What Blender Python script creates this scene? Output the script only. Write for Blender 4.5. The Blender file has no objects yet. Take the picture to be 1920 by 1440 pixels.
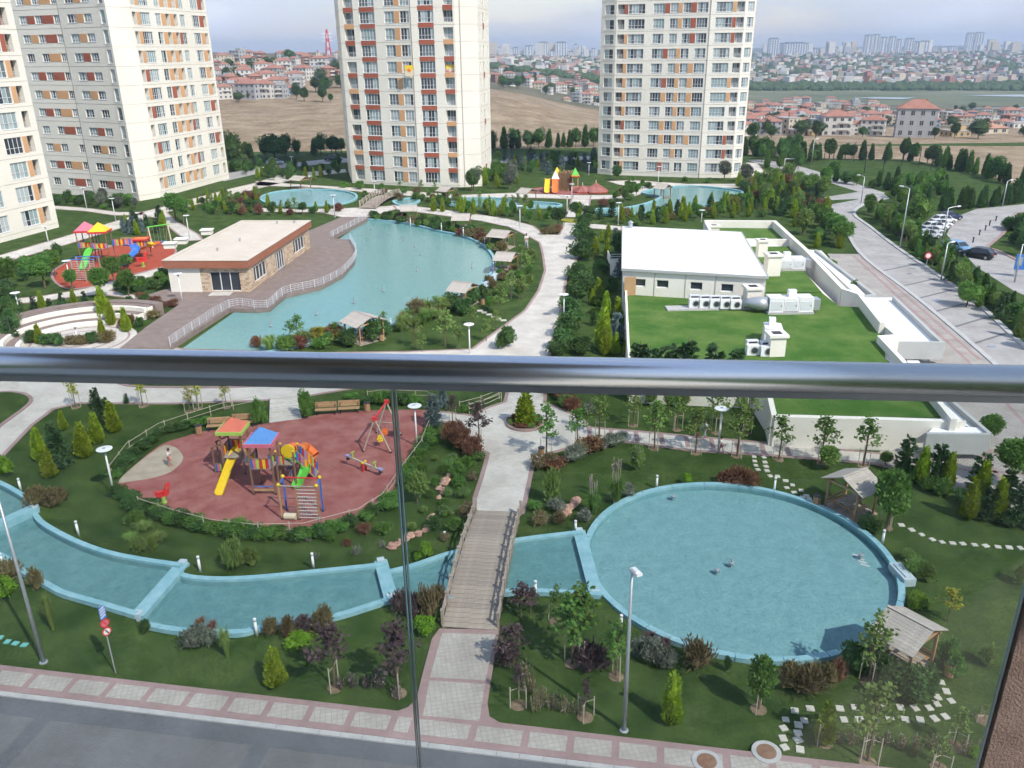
import bpy, bmesh, math, random
import numpy as np
from mathutils import Vector, Matrix
from mathutils.geometry import tessellate_polygon
random.seed(7)
sc = bpy.context.scene
COL = sc.collection
# ------------------------------------------------------------------ camera
H = 28.0                       # eye height above the garden
F = 1553.0                     # focal length in photo pixels (1920 wide)
TH = math.atan((720 - 94) / F)  # pitch down
ROLL = math.atan2(47, F / math.tan(TH))
fw = Vector((0, math.cos(TH), -math.sin(TH)))
_rt = Vector((1, 0, 0)); _dn = fw.cross(_rt)
rt = _rt * math.cos(ROLL) + _dn * math.sin(ROLL)
dn = fw.cross(rt)
cd = bpy.data.cameras.new('camera'); camo = bpy.data.objects.new('camera', cd); COL.objects.link(camo)
cd.sensor_width = 36; cd.lens = 36 * F / 1920; cd.clip_start = 0.1; cd.clip_end = 30000
camo.matrix_world = Matrix(((rt.x, -dn.x, -fw.x, 0), (rt.y, -dn.y, -fw.y, 0), (rt.z, -dn.z, -fw.z, H), (0, 0, 0, 1)))
sc.camera = camo
# ------------------------------------------------------------------ sky, sun, exposure
SUN_EL = math.radians(47); SUN_AZ = math.radians(137)   # azimuth clockwise from +Y
w = bpy.data.worlds.new('World'); sc.world = w; w.use_nodes = True
wn = w.node_tree.nodes; wl = w.node_tree.links; wn.clear()
sky = wn.new('ShaderNodeTexSky'); sky.sky_type = 'NISHITA'; sky.sun_disc = False
sky.sun_elevation = SUN_EL; sky.sun_rotation = SUN_AZ; sky.air_density = 1.6; sky.dust_density = 0.6; sky.altitude = 100
tc = wn.new('ShaderNodeTexCoord'); mp = wn.new('ShaderNodeMapping'); mp.inputs['Scale'].default_value = (1.6, 1.6, 7.0)
nz = wn.new('ShaderNodeTexNoise'); nz.inputs['Scale'].default_value = 1.7; nz.inputs['Detail'].default_value = 7; nz.inputs['Roughness'].default_value = 0.55
cr = wn.new('ShaderNodeValToRGB'); cr.color_ramp.elements[0].position = 0.40; cr.color_ramp.elements[1].position = 0.68
cr.color_ramp.elements[0].color = (0.62, 0.62, 0.62, 1); cr.color_ramp.elements[1].color = (0.98, 0.98, 0.98, 1)
mx = wn.new('ShaderNodeMixRGB'); mx.inputs['Color2'].default_value = (5.0, 5.8, 7.6, 1)
bg = wn.new('ShaderNodeBackground'); bg.inputs['Strength'].default_value = 0.15
wo = wn.new('ShaderNodeOutputWorld')
wl.new(tc.outputs['Generated'], mp.inputs['Vector']); wl.new(mp.outputs['Vector'], nz.inputs['Vector'])
wl.new(nz.outputs['Fac'], cr.inputs['Fac']); wl.new(cr.outputs['Color'], mx.inputs['Fac'])
cw = wn.new('ShaderNodeValToRGB'); cw.color_ramp.elements[0].position = 0.50; cw.color_ramp.elements[1].position = 0.72
cw.color_ramp.elements[0].color = (1.75, 2.3, 3.6, 1); cw.color_ramp.elements[1].color = (3.7, 3.95, 4.6, 1)
wl.new(nz.outputs['Fac'], cw.inputs['Fac']); wl.new(cw.outputs['Color'], mx.inputs['Color2'])
wl.new(sky.outputs['Color'], mx.inputs['Color1']); wl.new(mx.outputs['Color'], bg.inputs['Color']); wl.new(bg.outputs['Background'], wo.inputs['Surface'])
sd = bpy.data.lights.new('sun', 'SUN'); sd.energy = 3.1; sd.angle = math.radians(0.9); sd.color = (1, 0.945, 0.86)
so = bpy.data.objects.new('sun', sd); COL.objects.link(so)
S = Vector((math.sin(SUN_AZ) * math.cos(SUN_EL), math.cos(SUN_AZ) * math.cos(SUN_EL), math.sin(SUN_EL)))
so.rotation_euler = (-S).to_track_quat('-Z', 'Y').to_euler()
sc.view_settings.view_transform = 'Standard'; sc.view_settings.look = 'None'
sc.view_settings.exposure = 0.65; sc.view_settings.gamma = 1; sc.view_settings.use_curve_mapping = False
sc.render.engine = 'CYCLES'
cy = sc.cycles; cy.max_bounces = 4; cy.diffuse_bounces = 2; cy.use_adaptive_sampling = True; cy.adaptive_threshold = 0.035; cy.adaptive_min_samples = 12; cy.light_sampling_threshold = 0.03; cy.glossy_bounces = 2; cy.transmission_bounces = 4
cy.transparent_max_bounces = 10; cy.volume_bounces = 0; cy.use_denoising = True; cy.caustics_reflective = False; cy.caustics_refractive = False
# ------------------------------------------------------------------ photo pixel -> point of the place
def W(px, py, z=0.0):
    d = fw * F + rt * (px - 960) + dn * (py - 720)
    t = (z - H) / d.z
    return Vector((d.x * t, d.y * t, z))
def WL(pts, z=0.0): return [W(a, b, z) for a, b in pts]
def ray_at(px, py, Y):
    d = fw * F + rt * (px - 960) + dn * (py - 720)
    t = Y / d.y
    return Vector((d.x * t, Y, H + d.z * t))
def hgt(pos, py):
    """height above pos of what shows at photo row py straight over pos"""
    lo, hi = pos.z - 5, min(200.0, H + pos.y * 0.8)
    for _ in range(40):
        m = (lo + hi) / 2
        v = Vector((pos.x, pos.y, m - H)); y = 720 + F * v.dot(dn) / v.dot(fw)
        if y > py: lo = m
        else: hi = m
    return m - pos.z
def PX(p):
    v = Vector(p) - Vector((0, 0, H)); d = v.dot(fw)
    return 960 + F * v.dot(rt) / d, 720 + F * v.dot(dn) / d
# ------------------------------------------------------------------ objects
def tag(o, label=None, cat=None, group=None, kind=None):
    if label: o['label'] = label
    if cat: o['category'] = cat
    if group: o['group'] = group
    if kind: o['kind'] = kind
    return o
def empty(name, loc=(0, 0, 0), rz=0.0, label=None, cat=None, group=None):
    o = bpy.data.objects.new(name, None); COL.objects.link(o); o.location = loc; o.rotation_euler = (0, 0, rz)
    o.empty_display_size = 0.2
    return tag(o, label, cat, group)
def link(name, me, parent=None, loc=None, rz=None):
    o = bpy.data.objects.new(name, me); COL.objects.link(o); o.parent = parent
    if loc is not None: o.location = loc
    if rz is not None: o.rotation_euler = (0, 0, rz)
    return o
KIDS = {}
def copy_tree(o, parent=None):
    c = o.copy(); COL.objects.link(c); c.parent = parent
    for ch in [x for x in o.children]: copy_tree(ch, c)
    return c
class MB:
    def __init__(s): s.v = []; s.f = []; s.m = []
    def add(s, vs, fs, m=0):
        b = len(s.v); s.v += [tuple(x) for x in vs]
        for q in fs: s.f.append(tuple(b + i for i in q)); s.m.append(m)
        return s
    def box(s, c, d, rz=0, m=0, rx=0, ry=0):
        hx, hy, hz = d[0] / 2, d[1] / 2, d[2] / 2
        M = Matrix.Rotation(rz, 3, 'Z') @ Matrix.Rotation(ry, 3, 'Y') @ Matrix.Rotation(rx, 3, 'X')
        C = Vector(c)
        vs = [C + M @ Vector((x, y, z)) for z in (-hz, hz) for x, y in ((-hx, -hy), (hx, -hy), (hx, hy), (-hx, hy))]
        return s.add(vs, [(3, 2, 1, 0), (4, 5, 6, 7), (0, 1, 5, 4), (1, 2, 6, 5), (2, 3, 7, 6), (3, 0, 4, 7)], m)
    def bar(s, a, b, w, h, m=0):
        a, b = Vector(a), Vector(b); d = b - a
        z = Vector((0, 0, 1)); x = d.cross(z)
        if x.length < 1e-6: x = Vector((1, 0, 0))
        x.normalize(); y = x.cross(d).normalized()
        vs = [p + x * (w / 2 * i) + y * (h / 2 * j) for p in (a, b) for i, j in ((-1, -1), (1, -1), (1, 1), (-1, 1))]
        return s.add(vs, [(3, 2, 1, 0), (4, 5, 6, 7), (0, 1, 5, 4), (1, 2, 6, 5), (2, 3, 7, 6), (3, 0, 4, 7)], m)
    def tube(s, pts, r, n=8, m=0, cap=True):
        pts = [Vector(p) for p in pts]; k = len(pts); rs = r if isinstance(r, (list, tuple)) else [r] * k
        vs = []; fs = []; px = None
        for i, p in enumerate(pts):
            d = (pts[min(i + 1, k - 1)] - pts[max(i - 1, 0)]).normalized()
            x = d.cross(Vector((0, 0, 1))) if px is None else px - d * px.dot(d)
            if x.length < 1e-4: x = Vector((1, 0, 0)) - d * d.x
            x.normalize(); px = x; y = d.cross(x)
            for j in range(n):
                t = 2 * math.pi * j / n
                vs.append(p + (x * math.cos(t) + y * math.sin(t)) * rs[i])
        for i in range(k - 1):
            for j in range(n):
                fs.append((i * n + j, i * n + (j + 1) % n, (i + 1) * n + (j + 1) % n, (i + 1) * n + j))
        if cap: fs.append(tuple(range(n - 1, -1, -1))); fs.append(tuple((k - 1) * n + j for j in range(n)))
        return s.add(vs, fs, m)
    def lathe(s, prof, c=(0, 0, 0), n=16, m=0):
        vs = [(c[0] + r * math.cos(2 * math.pi * j / n), c[1] + r * math.sin(2 * math.pi * j / n), c[2] + z) for r, z in prof for j in range(n)]
        fs = [(i * n + j, i * n + (j + 1) % n, (i + 1) * n + (j + 1) % n, (i + 1) * n + j) for i in range(len(prof) - 1) for j in range(n)]
        fs += [tuple(range(n - 1, -1, -1)), tuple((len(prof) - 1) * n + j for j in range(n))]
        return s.add(vs, fs, m)
    def poly(s, pts, m=0):
        pts = [Vector(p) for p in pts]
        tr = tessellate_polygon([[Vector((p.x, p.y, 0)) for p in pts]])
        fs = []
        for t in tr:
            a, b, c = (pts[i] for i in t)
            fs.append(tuple(t) if (b - a).cross(c - a).z > 0 else tuple(reversed(t)))
        return s.add(pts, fs, m)
    def prism(s, pts, z0, z1, m=0, mt=None):
        pts = [Vector(p) for p in pts]; n = len(pts)
        area = sum(pts[i].x * pts[(i + 1) % n].y - pts[(i + 1) % n].x * pts[i].y for i in range(n))
        if area < 0: pts = pts[::-1]
        lo = [Vector((p.x, p.y, z0)) for p in pts]; hi = [Vector((p.x, p.y, z1)) for p in pts]
        s.add(lo + hi, [(i, (i + 1) % n, n + (i + 1) % n, n + i) for i in range(n)], m)
        return s.poly(hi, m if mt is None else mt)
    def wall(s, pts, wd, z0, z1, m=0, closed=False, side=0):
        """a strip of box section along a polyline; z0/z1 numbers or functions of the point"""
        P = [Vector((p[0], p[1], 0)) for p in pts]; n = len(P); vs = []; fs = []
        for i in range(n):
            a = P[i - 1] if (i > 0 or closed) else P[i]; b = P[(i + 1) % n] if (i < n - 1 or closed) else P[i]
            d1 = (P[i] - a); d2 = (b - P[i])
            d = (d1.normalized() if d1.length > 0 else Vector()) + (d2.normalized() if d2.length > 0 else Vector())
            if d.length < 1e-6: d = d1
            d.normalize(); nn = Vector((-d.y, d.x, 0))
            e = d1.normalized() if d1.length > 0 else d
            c = max(0.5, abs(d.dot(e)))
            l = nn * (wd * (0.5 + side / 2) / c); r = nn * (wd * (0.5 - side / 2) / c)
            za = z0(P[i]) if callable(z0) else z0; zb = z1(P[i]) if callable(z1) else z1
            for q, z in ((P[i] - r, za), (P[i] + l, za), (P[i] + l, zb), (P[i] - r, zb)): vs.append((q.x, q.y, z))
        k = n if closed else n - 1
        for i in range(k):
            j = (i + 1) % n
            fs += [(i * 4 + 3, j * 4 + 3, j * 4 + 2, i * 4 + 2), (i * 4 + 1, i * 4 + 2, j * 4 + 2, j * 4 + 1), (i * 4, j * 4, j * 4 + 3, i * 4 + 3)]
        if not closed: fs += [(0, 3, 2, 1), ((n - 1) * 4, (n - 1) * 4 + 1, (n - 1) * 4 + 2, (n - 1) * 4 + 3)]
        return s.add(vs, fs, m)
    def mesh(s, name, mats, smooth=False):
        me = bpy.data.meshes.new(name); me.from_pydata(s.v, [], s.f)
        for q in (mats if isinstance(mats, (list, tuple)) else [mats]): me.materials.append(q)
        if any(s.m): me.polygons.foreach_set('material_index', s.m)
        if smooth: me.polygons.foreach_set('use_smooth', [True] * len(s.f))
        me.update(); return me
    def build(s, name, mats, parent=None, loc=None, rz=None, smooth=False):
        return link(name, s.mesh(name, mats, smooth), parent, loc, rz)
def smooth_line(pts, n=6, closed=False):
    """Catmull-Rom through points"""
    P = [Vector((p[0], p[1], p[2] if len(p) > 2 else 0)) for p in pts]; k = len(P); out = []
    for i in range(k if closed else k - 1):
        a = P[(i - 1) % k] if closed or i > 0 else P[i]; b = P[i]; c = P[(i + 1) % k]; d = P[(i + 2) % k] if closed or i < k - 2 else c
        for j in range(n):
            t = j / n
            out.append(0.5 * ((2 * b) + (c - a) * t + (2 * a - 5 * b + 4 * c - d) * t * t + (3 * b - a - 3 * c + d) * t ** 3))
    if not closed: out.append(P[-1])
    return out
ORD = ['first', 'second', 'third', 'fourth', 'fifth', 'sixth', 'seventh', 'eighth', 'ninth', 'tenth', 'eleventh', 'twelfth', 'thirteenth', 'fourteenth', 'fifteenth', 'sixteenth']
# ------------------------------------------------------------------ materials
M = {}
def mat(name, col, rough=0.8, col2=None, scale=3.0, bump=0.0, bscale=None, metal=0.0, spec=0.3, detail=5, rnd=0.0, coords='Object', ramp=(0.35, 0.68), trans=0.0, fine=0.0, fs=9.0):
    m = bpy.data.materials.new(name); m.use_nodes = True; nt = m.node_tree; n = nt.nodes; l = nt.links
    b = n['Principled BSDF']; b.inputs['Roughness'].default_value = rough; b.inputs['Metallic'].default_value = metal
    b.inputs['Specular IOR Level'].default_value = spec
    b.inputs['Base Color'].default_value = (*col, 1)
    src = None; t = None
    if col2 or bump:
        t = n.new('ShaderNodeTexCoord')
        if coords == 'World':
            g = n.new('ShaderNodeNewGeometry'); vec = g.outputs['Position']
        else: vec = t.outputs[coords]
    if col2:
        z = n.new('ShaderNodeTexNoise'); z.inputs['Scale'].default_value = scale; z.inputs['Detail'].default_value = detail; z.inputs['Roughness'].default_value = 0.6
        l.new(vec, z.inputs['Vector'])
        r = n.new('ShaderNodeValToRGB'); r.color_ramp.elements[0].position = ramp[0]; r.color_ramp.elements[1].position = ramp[1]
        r.color_ramp.elements[0].color = (*col, 1); r.color_ramp.elements[1].color = (*col2, 1)
        l.new(z.outputs['Fac'], r.inputs['Fac']); src = r.outputs['Color']
    if fine and src:
        z3 = n.new('ShaderNodeTexNoise'); z3.inputs['Scale'].default_value = fs; z3.inputs['Detail'].default_value = 6; z3.inputs['Roughness'].default_value = 0.75; l.new(vec, z3.inputs['Vector'])
        r3 = n.new('ShaderNodeMapRange'); r3.inputs['From Min'].default_value = 0.3; r3.inputs['From Max'].default_value = 0.7; r3.inputs['To Min'].default_value = 1 - fine; r3.inputs['To Max'].default_value = 1 + fine; l.new(z3.outputs['Fac'], r3.inputs['Value'])
        vm = n.new('ShaderNodeVectorMath'); vm.operation = 'SCALE'; l.new(src, vm.inputs[0]); l.new(r3.outputs['Result'], vm.inputs['Scale']); src = vm.outputs['Vector']
    if rnd:
        oi = n.new('ShaderNodeObjectInfo'); hs = n.new('ShaderNodeHueSaturation')
        a = n.new('ShaderNodeMapRange'); a.inputs['To Min'].default_value = 1 - rnd; a.inputs['To Max'].default_value = 1 + rnd
        l.new(oi.outputs['Random'], a.inputs['Value']); l.new(a.outputs['Result'], hs.inputs['Value'])
        h2 = n.new('ShaderNodeMapRange'); h2.inputs['To Min'].default_value = 0.5 - rnd * 0.06; h2.inputs['To Max'].default_value = 0.5 + rnd * 0.06
        l.new(oi.outputs['Random'], h2.inputs['Value']); l.new(h2.outputs['Result'], hs.inputs['Hue'])
        if src: l.new(src, hs.inputs['Color'])
        else: hs.inputs['Color'].default_value = (*col, 1)
        src = hs.outputs['Color']
    if src: l.new(src, b.inputs['Base Color'])
    if bump:
        z2 = n.new('ShaderNodeTexNoise'); z2.inputs['Scale'].default_value = bscale or scale * 4; z2.inputs['Detail'].default_value = 4
        l.new(vec, z2.inputs['Vector']); bp = n.new('ShaderNodeBump'); bp.inputs['Strength'].default_value = min(1, bump); bp.inputs['Distance'].default_value = 0.05
        l.new(z2.outputs['Fac'], bp.inputs['Height']); l.new(bp.outputs['Normal'], b.inputs['Normal'])
    if trans:
        tb = n.new('ShaderNodeBsdfTranslucent'); ms = n.new('ShaderNodeMixShader'); ms.inputs['Fac'].default_value = trans
        if src: l.new(src, tb.inputs['Color'])
        else: tb.inputs['Color'].default_value = (*col, 1)
        l.new(b.outputs[0], ms.inputs[1]); l.new(tb.outputs[0], ms.inputs[2]); l.new(ms.outputs[0], n['Material Output'].inputs['Surface'])
    M[name] = m; return m
def paver(name, col, col2, mortar, bw=0.2, bh=0.2, scale=1.0, mw=0.012, rz=0.0, off=0.5, rough=0.85, stain=None):
    """small paving blocks, laid out in the ground's own metres"""
    m = bpy.data.materials.new(name); m.use_nodes = True; nt = m.node_tree; n = nt.nodes; l = nt.links; b = n['Principled BSDF']
    b.inputs['Roughness'].default_value = rough; b.inputs['Specular IOR Level'].default_value = 0.25
    g = n.new('ShaderNodeNewGeometry'); mp = n.new('ShaderNodeMapping'); mp.inputs['Rotation'].default_value = (0, 0, rz)
    l.new(g.outputs['Position'], mp.inputs['Vector'])
    k = n.new('ShaderNodeTexBrick'); k.inputs['Scale'].default_value = scale; k.inputs['Brick Width'].default_value = bw; k.inputs['Row Height'].default_value = bh
    k.inputs['Mortar Size'].default_value = mw; k.offset = off; k.inputs['Color1'].default_value = (*col, 1); k.inputs['Color2'].default_value = (*col2, 1); k.inputs['Mortar'].default_value = (*mortar, 1)
    k.inputs['Mortar Smooth'].default_value = 0.2
    l.new(mp.outputs['Vector'], k.inputs['Vector'])
    z = n.new('ShaderNodeTexNoise'); z.inputs['Scale'].default_value = 0.35; z.inputs['Detail'].default_value = 8; z.inputs['Roughness'].default_value = 0.65
    l.new(g.outputs['Position'], z.inputs['Vector'])
    r = n.new('ShaderNodeValToRGB'); r.color_ramp.elements[0].position = 0.3; r.color_ramp.elements[1].position = 0.7
    st = stain or (0.72, 0.70, 0.68)
    r.color_ramp.elements[0].color = (*st, 1); r.color_ramp.elements[1].color = (1.05, 1.05, 1.05, 1)
    l.new(z.outputs['Fac'], r.inputs['Fac'])
    mu = n.new('ShaderNodeMixRGB'); mu.blend_type = 'MULTIPLY'; mu.inputs['Fac'].default_value = 1
    l.new(k.outputs['Color'], mu.inputs['Color1']); l.new(r.outputs['Color'], mu.inputs['Color2']); l.new(mu.outputs['Color'], b.inputs['Base Color'])
    bp = n.new('ShaderNodeBump'); bp.inputs['Strength'].default_value = 0.4; bp.inputs['Distance'].default_value = 0.01; bp.invert = True
    l.new(k.outputs['Fac'], bp.inputs['Height']); l.new(bp.outputs['Normal'], b.inputs['Normal'])
    M[name] = m; return m
def water(name, col, col2):
    # painted pool floor with small mosaic variation
    return mat(name, col, 0.7, col2, 1.3, 0.2, 12, spec=0.2, coords='World', detail=9, ramp=(0.35, 0.65), fine=0.2, fs=5.0)
def water_surface(name, tint, wave, ws):
    m = bpy.data.materials.new(name); m.use_nodes = True; n = m.node_tree.nodes; l = m.node_tree.links; n.clear()
    g = n.new('ShaderNodeNewGeometry'); z = n.new('ShaderNodeTexNoise'); z.inputs['Scale'].default_value = ws; z.inputs['Detail'].default_value = 6; z.inputs['Roughness'].default_value = 0.6
    l.new(g.outputs['Position'], z.inputs['Vector']); bp = n.new('ShaderNodeBump'); bp.inputs['Strength'].default_value = wave; bp.inputs['Distance'].default_value = 0.1; l.new(z.outputs['Fac'], bp.inputs['Height'])
    t = n.new('ShaderNodeBsdfTransparent'); t.inputs['Color'].default_value = (*tint, 1); gl = n.new('ShaderNodeBsdfGlossy'); gl.inputs['Roughness'].default_value = 0.05
    f = n.new('ShaderNodeFresnel'); f.inputs['IOR'].default_value = 1.33; ms = n.new('ShaderNodeMixShader'); o = n.new('ShaderNodeOutputMaterial')
    l.new(bp.outputs['Normal'], gl.inputs['Normal']); l.new(bp.outputs['Normal'], f.inputs['Normal']); l.new(f.outputs[0], ms.inputs['Fac']); l.new(t.outputs[0], ms.inputs[1]); l.new(gl.outputs[0], ms.inputs[2]); l.new(ms.outputs[0], o.inputs['Surface'])
    M[name] = m
water_surface('clear_water', (0.90, 0.96, 0.97), 0.35, 2.2); water_surface('lake_surface', (0.90, 0.96, 0.96), 0.5, 1.2)
# ground
mat('lawn', (0.030, 0.062, 0.014), 0.95, (0.075, 0.115, 0.032), 0.45, 0.8, 30, coords='World', spec=0.1, detail=10, fine=0.42, fs=5.0)
mat('turf', (0.050, 0.130, 0.022), 0.95, (0.125, 0.195, 0.048), 0.35, 0.6, 40, coords='World', spec=0.1, detail=10, fine=0.22, fs=4.0)
mat('field', (0.20, 0.145, 0.09), 0.95, (0.36, 0.28, 0.19), 0.09, 0.9, 0.8, coords='World', spec=0.1, detail=12, fine=0.35, fs=0.5)
mat('scrub', (0.085, 0.09, 0.055), 0.95, (0.20, 0.175, 0.12), 0.015, 0.5, 0.2, coords='World', spec=0.1, detail=12)
mat('marsh', (0.10, 0.125, 0.07), 0.95, (0.19, 0.19, 0.12), 0.012, 0.2, 0.2, coords='World', spec=0.1, detail=10)
mat('soil', (0.16, 0.115, 0.075), 0.95, (0.28, 0.21, 0.14), 2.0, 0.8, 12, coords='World', spec=0.1)
mat('sand', (0.36, 0.30, 0.22), 0.95, (0.46, 0.40, 0.31), 1.2, 0.4, 20, coords='World', spec=0.1)
mat('rubber', (0.27, 0.085, 0.075), 0.92, (0.37, 0.165, 0.145), 0.7, 0.35, 60, coords='World', spec=0.15, detail=9, fine=0.15, fs=5.0)
mat('rubber2', (0.33, 0.06, 0.035), 0.92, (0.40, 0.10, 0.06), 0.9, 0.3, 60, coords='World', spec=0.15)
paver('path', (0.66, 0.63, 0.57), (0.60, 0.57, 0.515), (0.48, 0.455, 0.41), 0.4, 0.2, 1.0, 0.012, 0.15)
paver('path_pink', (0.40, 0.275, 0.26), (0.355, 0.24, 0.23), (0.37, 0.30, 0.29), 0.2, 0.1, 1.0, 0.01, 0.15)
paver('walk', (0.50, 0.47, 0.42), (0.45, 0.42, 0.375), (0.33, 0.31, 0.28), 0.25, 0.25, 1.0, 0.012, -0.18, 0.0)
paver('plaza', (0.47, 0.44, 0.40), (0.41, 0.385, 0.35), (0.30, 0.28, 0.26), 0.3, 0.3, 1.0, 0.03, 0.5)
paver('road', (0.215, 0.215, 0.215), (0.188, 0.19, 0.192), (0.145, 0.147, 0.15), 0.2, 0.1, 1.0, 0.01, -0.18)
paver('road_dark', (0.165, 0.172, 0.188), (0.14, 0.148, 0.162), (0.16, 0.16, 0.165), 0.2, 0.1, 1.0, 0.01, 0.4)
paver('road_pale', (0.44, 0.43, 0.415), (0.40, 0.39, 0.375), (0.33, 0.32, 0.31), 0.2, 0.1, 1.0, 0.01, 0.7)
mat('kerb', (0.40, 0.40, 0.39), 0.85, (0.50, 0.49, 0.47), 1.5, 0.2, 30, coords='World')
water('pool_water', (0.235, 0.435, 0.46), (0.285, 0.50, 0.52))
water('stream_water', (0.14, 0.305, 0.32), (0.195, 0.38, 0.39))
water('lake_water', (0.23, 0.44, 0.44), (0.285, 0.50, 0.49))
mat('far_water', (0.30, 0.33, 0.36), 0.2, (0.36, 0.39, 0.42), 0.1, coords='World', spec=0.5)
mat('pool_rim', (0.20, 0.40, 0.45), 0.7, (0.30, 0.50, 0.55), 1.4, 0.3, 8, coords='World')
mat('pool_wall', (0.38, 0.48, 0.52), 0.8, (0.50, 0.58, 0.60), 1.4, 0.3, 8, coords='World')
mat('deck', (0.20, 0.155, 0.135), 0.85, (0.26, 0.205, 0.18), 1.2, 0.2, 10, coords='World')
# buildings
mat('cream', (0.77, 0.725, 0.63), 0.9, (0.82, 0.775, 0.685), 0.12, 0.15, 6, coords='World', spec=0.15)
M['cream_grey'] = M['cream']
mat('white_wall', (0.76, 0.72, 0.63), 0.9, (0.81, 0.78, 0.70), 0.3, 0.15, 10, coords='World', spec=0.15)
mat('parapet_grey', (0.40, 0.415, 0.40), 0.85, (0.46, 0.475, 0.46), 0.4, 0.1, 10, coords='World')
mat('membrane', (0.84, 0.84, 0.83), 0.7, (0.88, 0.88, 0.87), 0.3, 0.1, 6, coords='World')
mat('joint', (0.40, 0.36, 0.32), 0.9)
mat('terracotta', (0.34, 0.095, 0.055), 0.85, (0.38, 0.12, 0.075), 0.6)
mat('orange', (0.60, 0.33, 0.16), 0.85, (0.64, 0.37, 0.20), 0.6)
mat('fascia', (0.30, 0.115, 0.065), 0.8, (0.34, 0.14, 0.085), 0.6)
mat('clubroof', (0.56, 0.49, 0.40), 0.9, (0.63, 0.56, 0.47), 0.4, 0.1, 8, coords='World')
mat('frame_white', (0.72, 0.72, 0.72), 0.5, spec=0.4)
def glass_mat(name, col, rough=0.08):
    return mat(name, col, rough, spec=0.6)
glass_mat('pane_dark', (0.035, 0.045, 0.055)); glass_mat('pane_mid', (0.13, 0.16, 0.17)); glass_mat('pane_curtain', (0.42, 0.47, 0.47), 0.2); glass_mat('pane_teal', (0.28, 0.37, 0.37), 0.15)
mat('recess', (0.16, 0.13, 0.10), 0.9)
# metals, wood, paint
mat('steel', (0.62, 0.65, 0.70), 0.27, metal=1.0)
mat('galv', (0.44, 0.46, 0.48), 0.45, (0.52, 0.54, 0.56), 6, metal=0.6)
mat('alu_white', (0.62, 0.64, 0.66), 0.45, spec=0.5)
mat('lamp_white', (0.78, 0.78, 0.78), 0.35, spec=0.5)
mat('dark_metal', (0.04, 0.04, 0.045), 0.5)
mat('wood', (0.36, 0.215, 0.11), 0.7, (0.46, 0.29, 0.16), 5, 0.3, 20, rnd=0.12)
mat('wood_grey', (0.30, 0.25, 0.205), 0.85, (0.40, 0.34, 0.285), 3, 0.4, 15, rnd=0.10)
mat('roof_board', (0.40, 0.355, 0.305), 0.85, (0.50, 0.45, 0.395), 3, 0.3, 12, rnd=0.07)
mat('post_brown', (0.20, 0.11, 0.07), 0.8, (0.28, 0.17, 0.11), 4)
for nm, c in dict(p_yellow=(0.72, 0.50, 0.02), p_green=(0.10, 0.46, 0.05), p_blue=(0.04, 0.15, 0.48), p_red=(0.55, 0.03, 0.03), p_orange=(0.72, 0.16, 0.03), p_pink=(0.62, 0.16, 0.22), p_lime=(0.36, 0.55, 0.10), p_cream=(0.60, 0.52, 0.38), p_roof_red=(0.62, 0.16, 0.10), p_roof_blue=(0.10, 0.26, 0.58), p_black=(0.03, 0.03, 0.035), p_lilac=(0.30, 0.28, 0.45)).items():
    mat(nm, c, 0.45, tuple(min(1, x * 1.15 + 0.01) for x in c), 2.5, spec=0.4)
mat('rope', (0.55, 0.53, 0.50), 0.9)
# vegetation (rnd: each plant a little different)
for nm, a, b in [('leaf_thuja', (0.23, 0.335, 0.025), (0.42, 0.52, 0.06)), ('leaf_spruce', (0.051, 0.109, 0.043), (0.116, 0.203, 0.080)), ('leaf_blue', (0.132, 0.193, 0.187), (0.231, 0.297, 0.292)),
                 ('leaf_green', (0.091, 0.196, 0.039), (0.196, 0.336, 0.077)), ('leaf_dark', (0.054, 0.123, 0.036), (0.128, 0.225, 0.068)), ('leaf_light', (0.161, 0.253, 0.063), (0.287, 0.391, 0.115)),
                 ('leaf_red', (0.192, 0.090, 0.060), (0.324, 0.168, 0.102)), ('leaf_purple', (0.10, 0.068, 0.07), (0.19, 0.135, 0.135)), ('leaf_grey', (0.154, 0.182, 0.132), (0.297, 0.319, 0.253)), ('leaf_brown', (0.175, 0.144, 0.062), (0.312, 0.256, 0.131)),
                 ('leaf_lime', (0.160, 0.310, 0.022), (0.270, 0.460, 0.050)), ('leaf_yellow', (0.330, 0.330, 0.045), (0.460, 0.440, 0.090)), ('leaf_far', (0.068, 0.115, 0.043), (0.128, 0.189, 0.074))]:
    mat(nm, a, 0.75, b, 1.7, rnd=0.22, spec=0.2, trans=0.38)
mat('bark', (0.12, 0.085, 0.055), 0.9, (0.20, 0.15, 0.10), 6)
mat('stake', (0.42, 0.36, 0.28), 0.9, (0.52, 0.46, 0.37), 4)
mat('flower_red', (0.35, 0.02, 0.04), 0.7); mat('flower_pale', (0.50, 0.45, 0.42), 0.8)
mat('plume', (0.42, 0.36, 0.28), 0.9)
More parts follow.
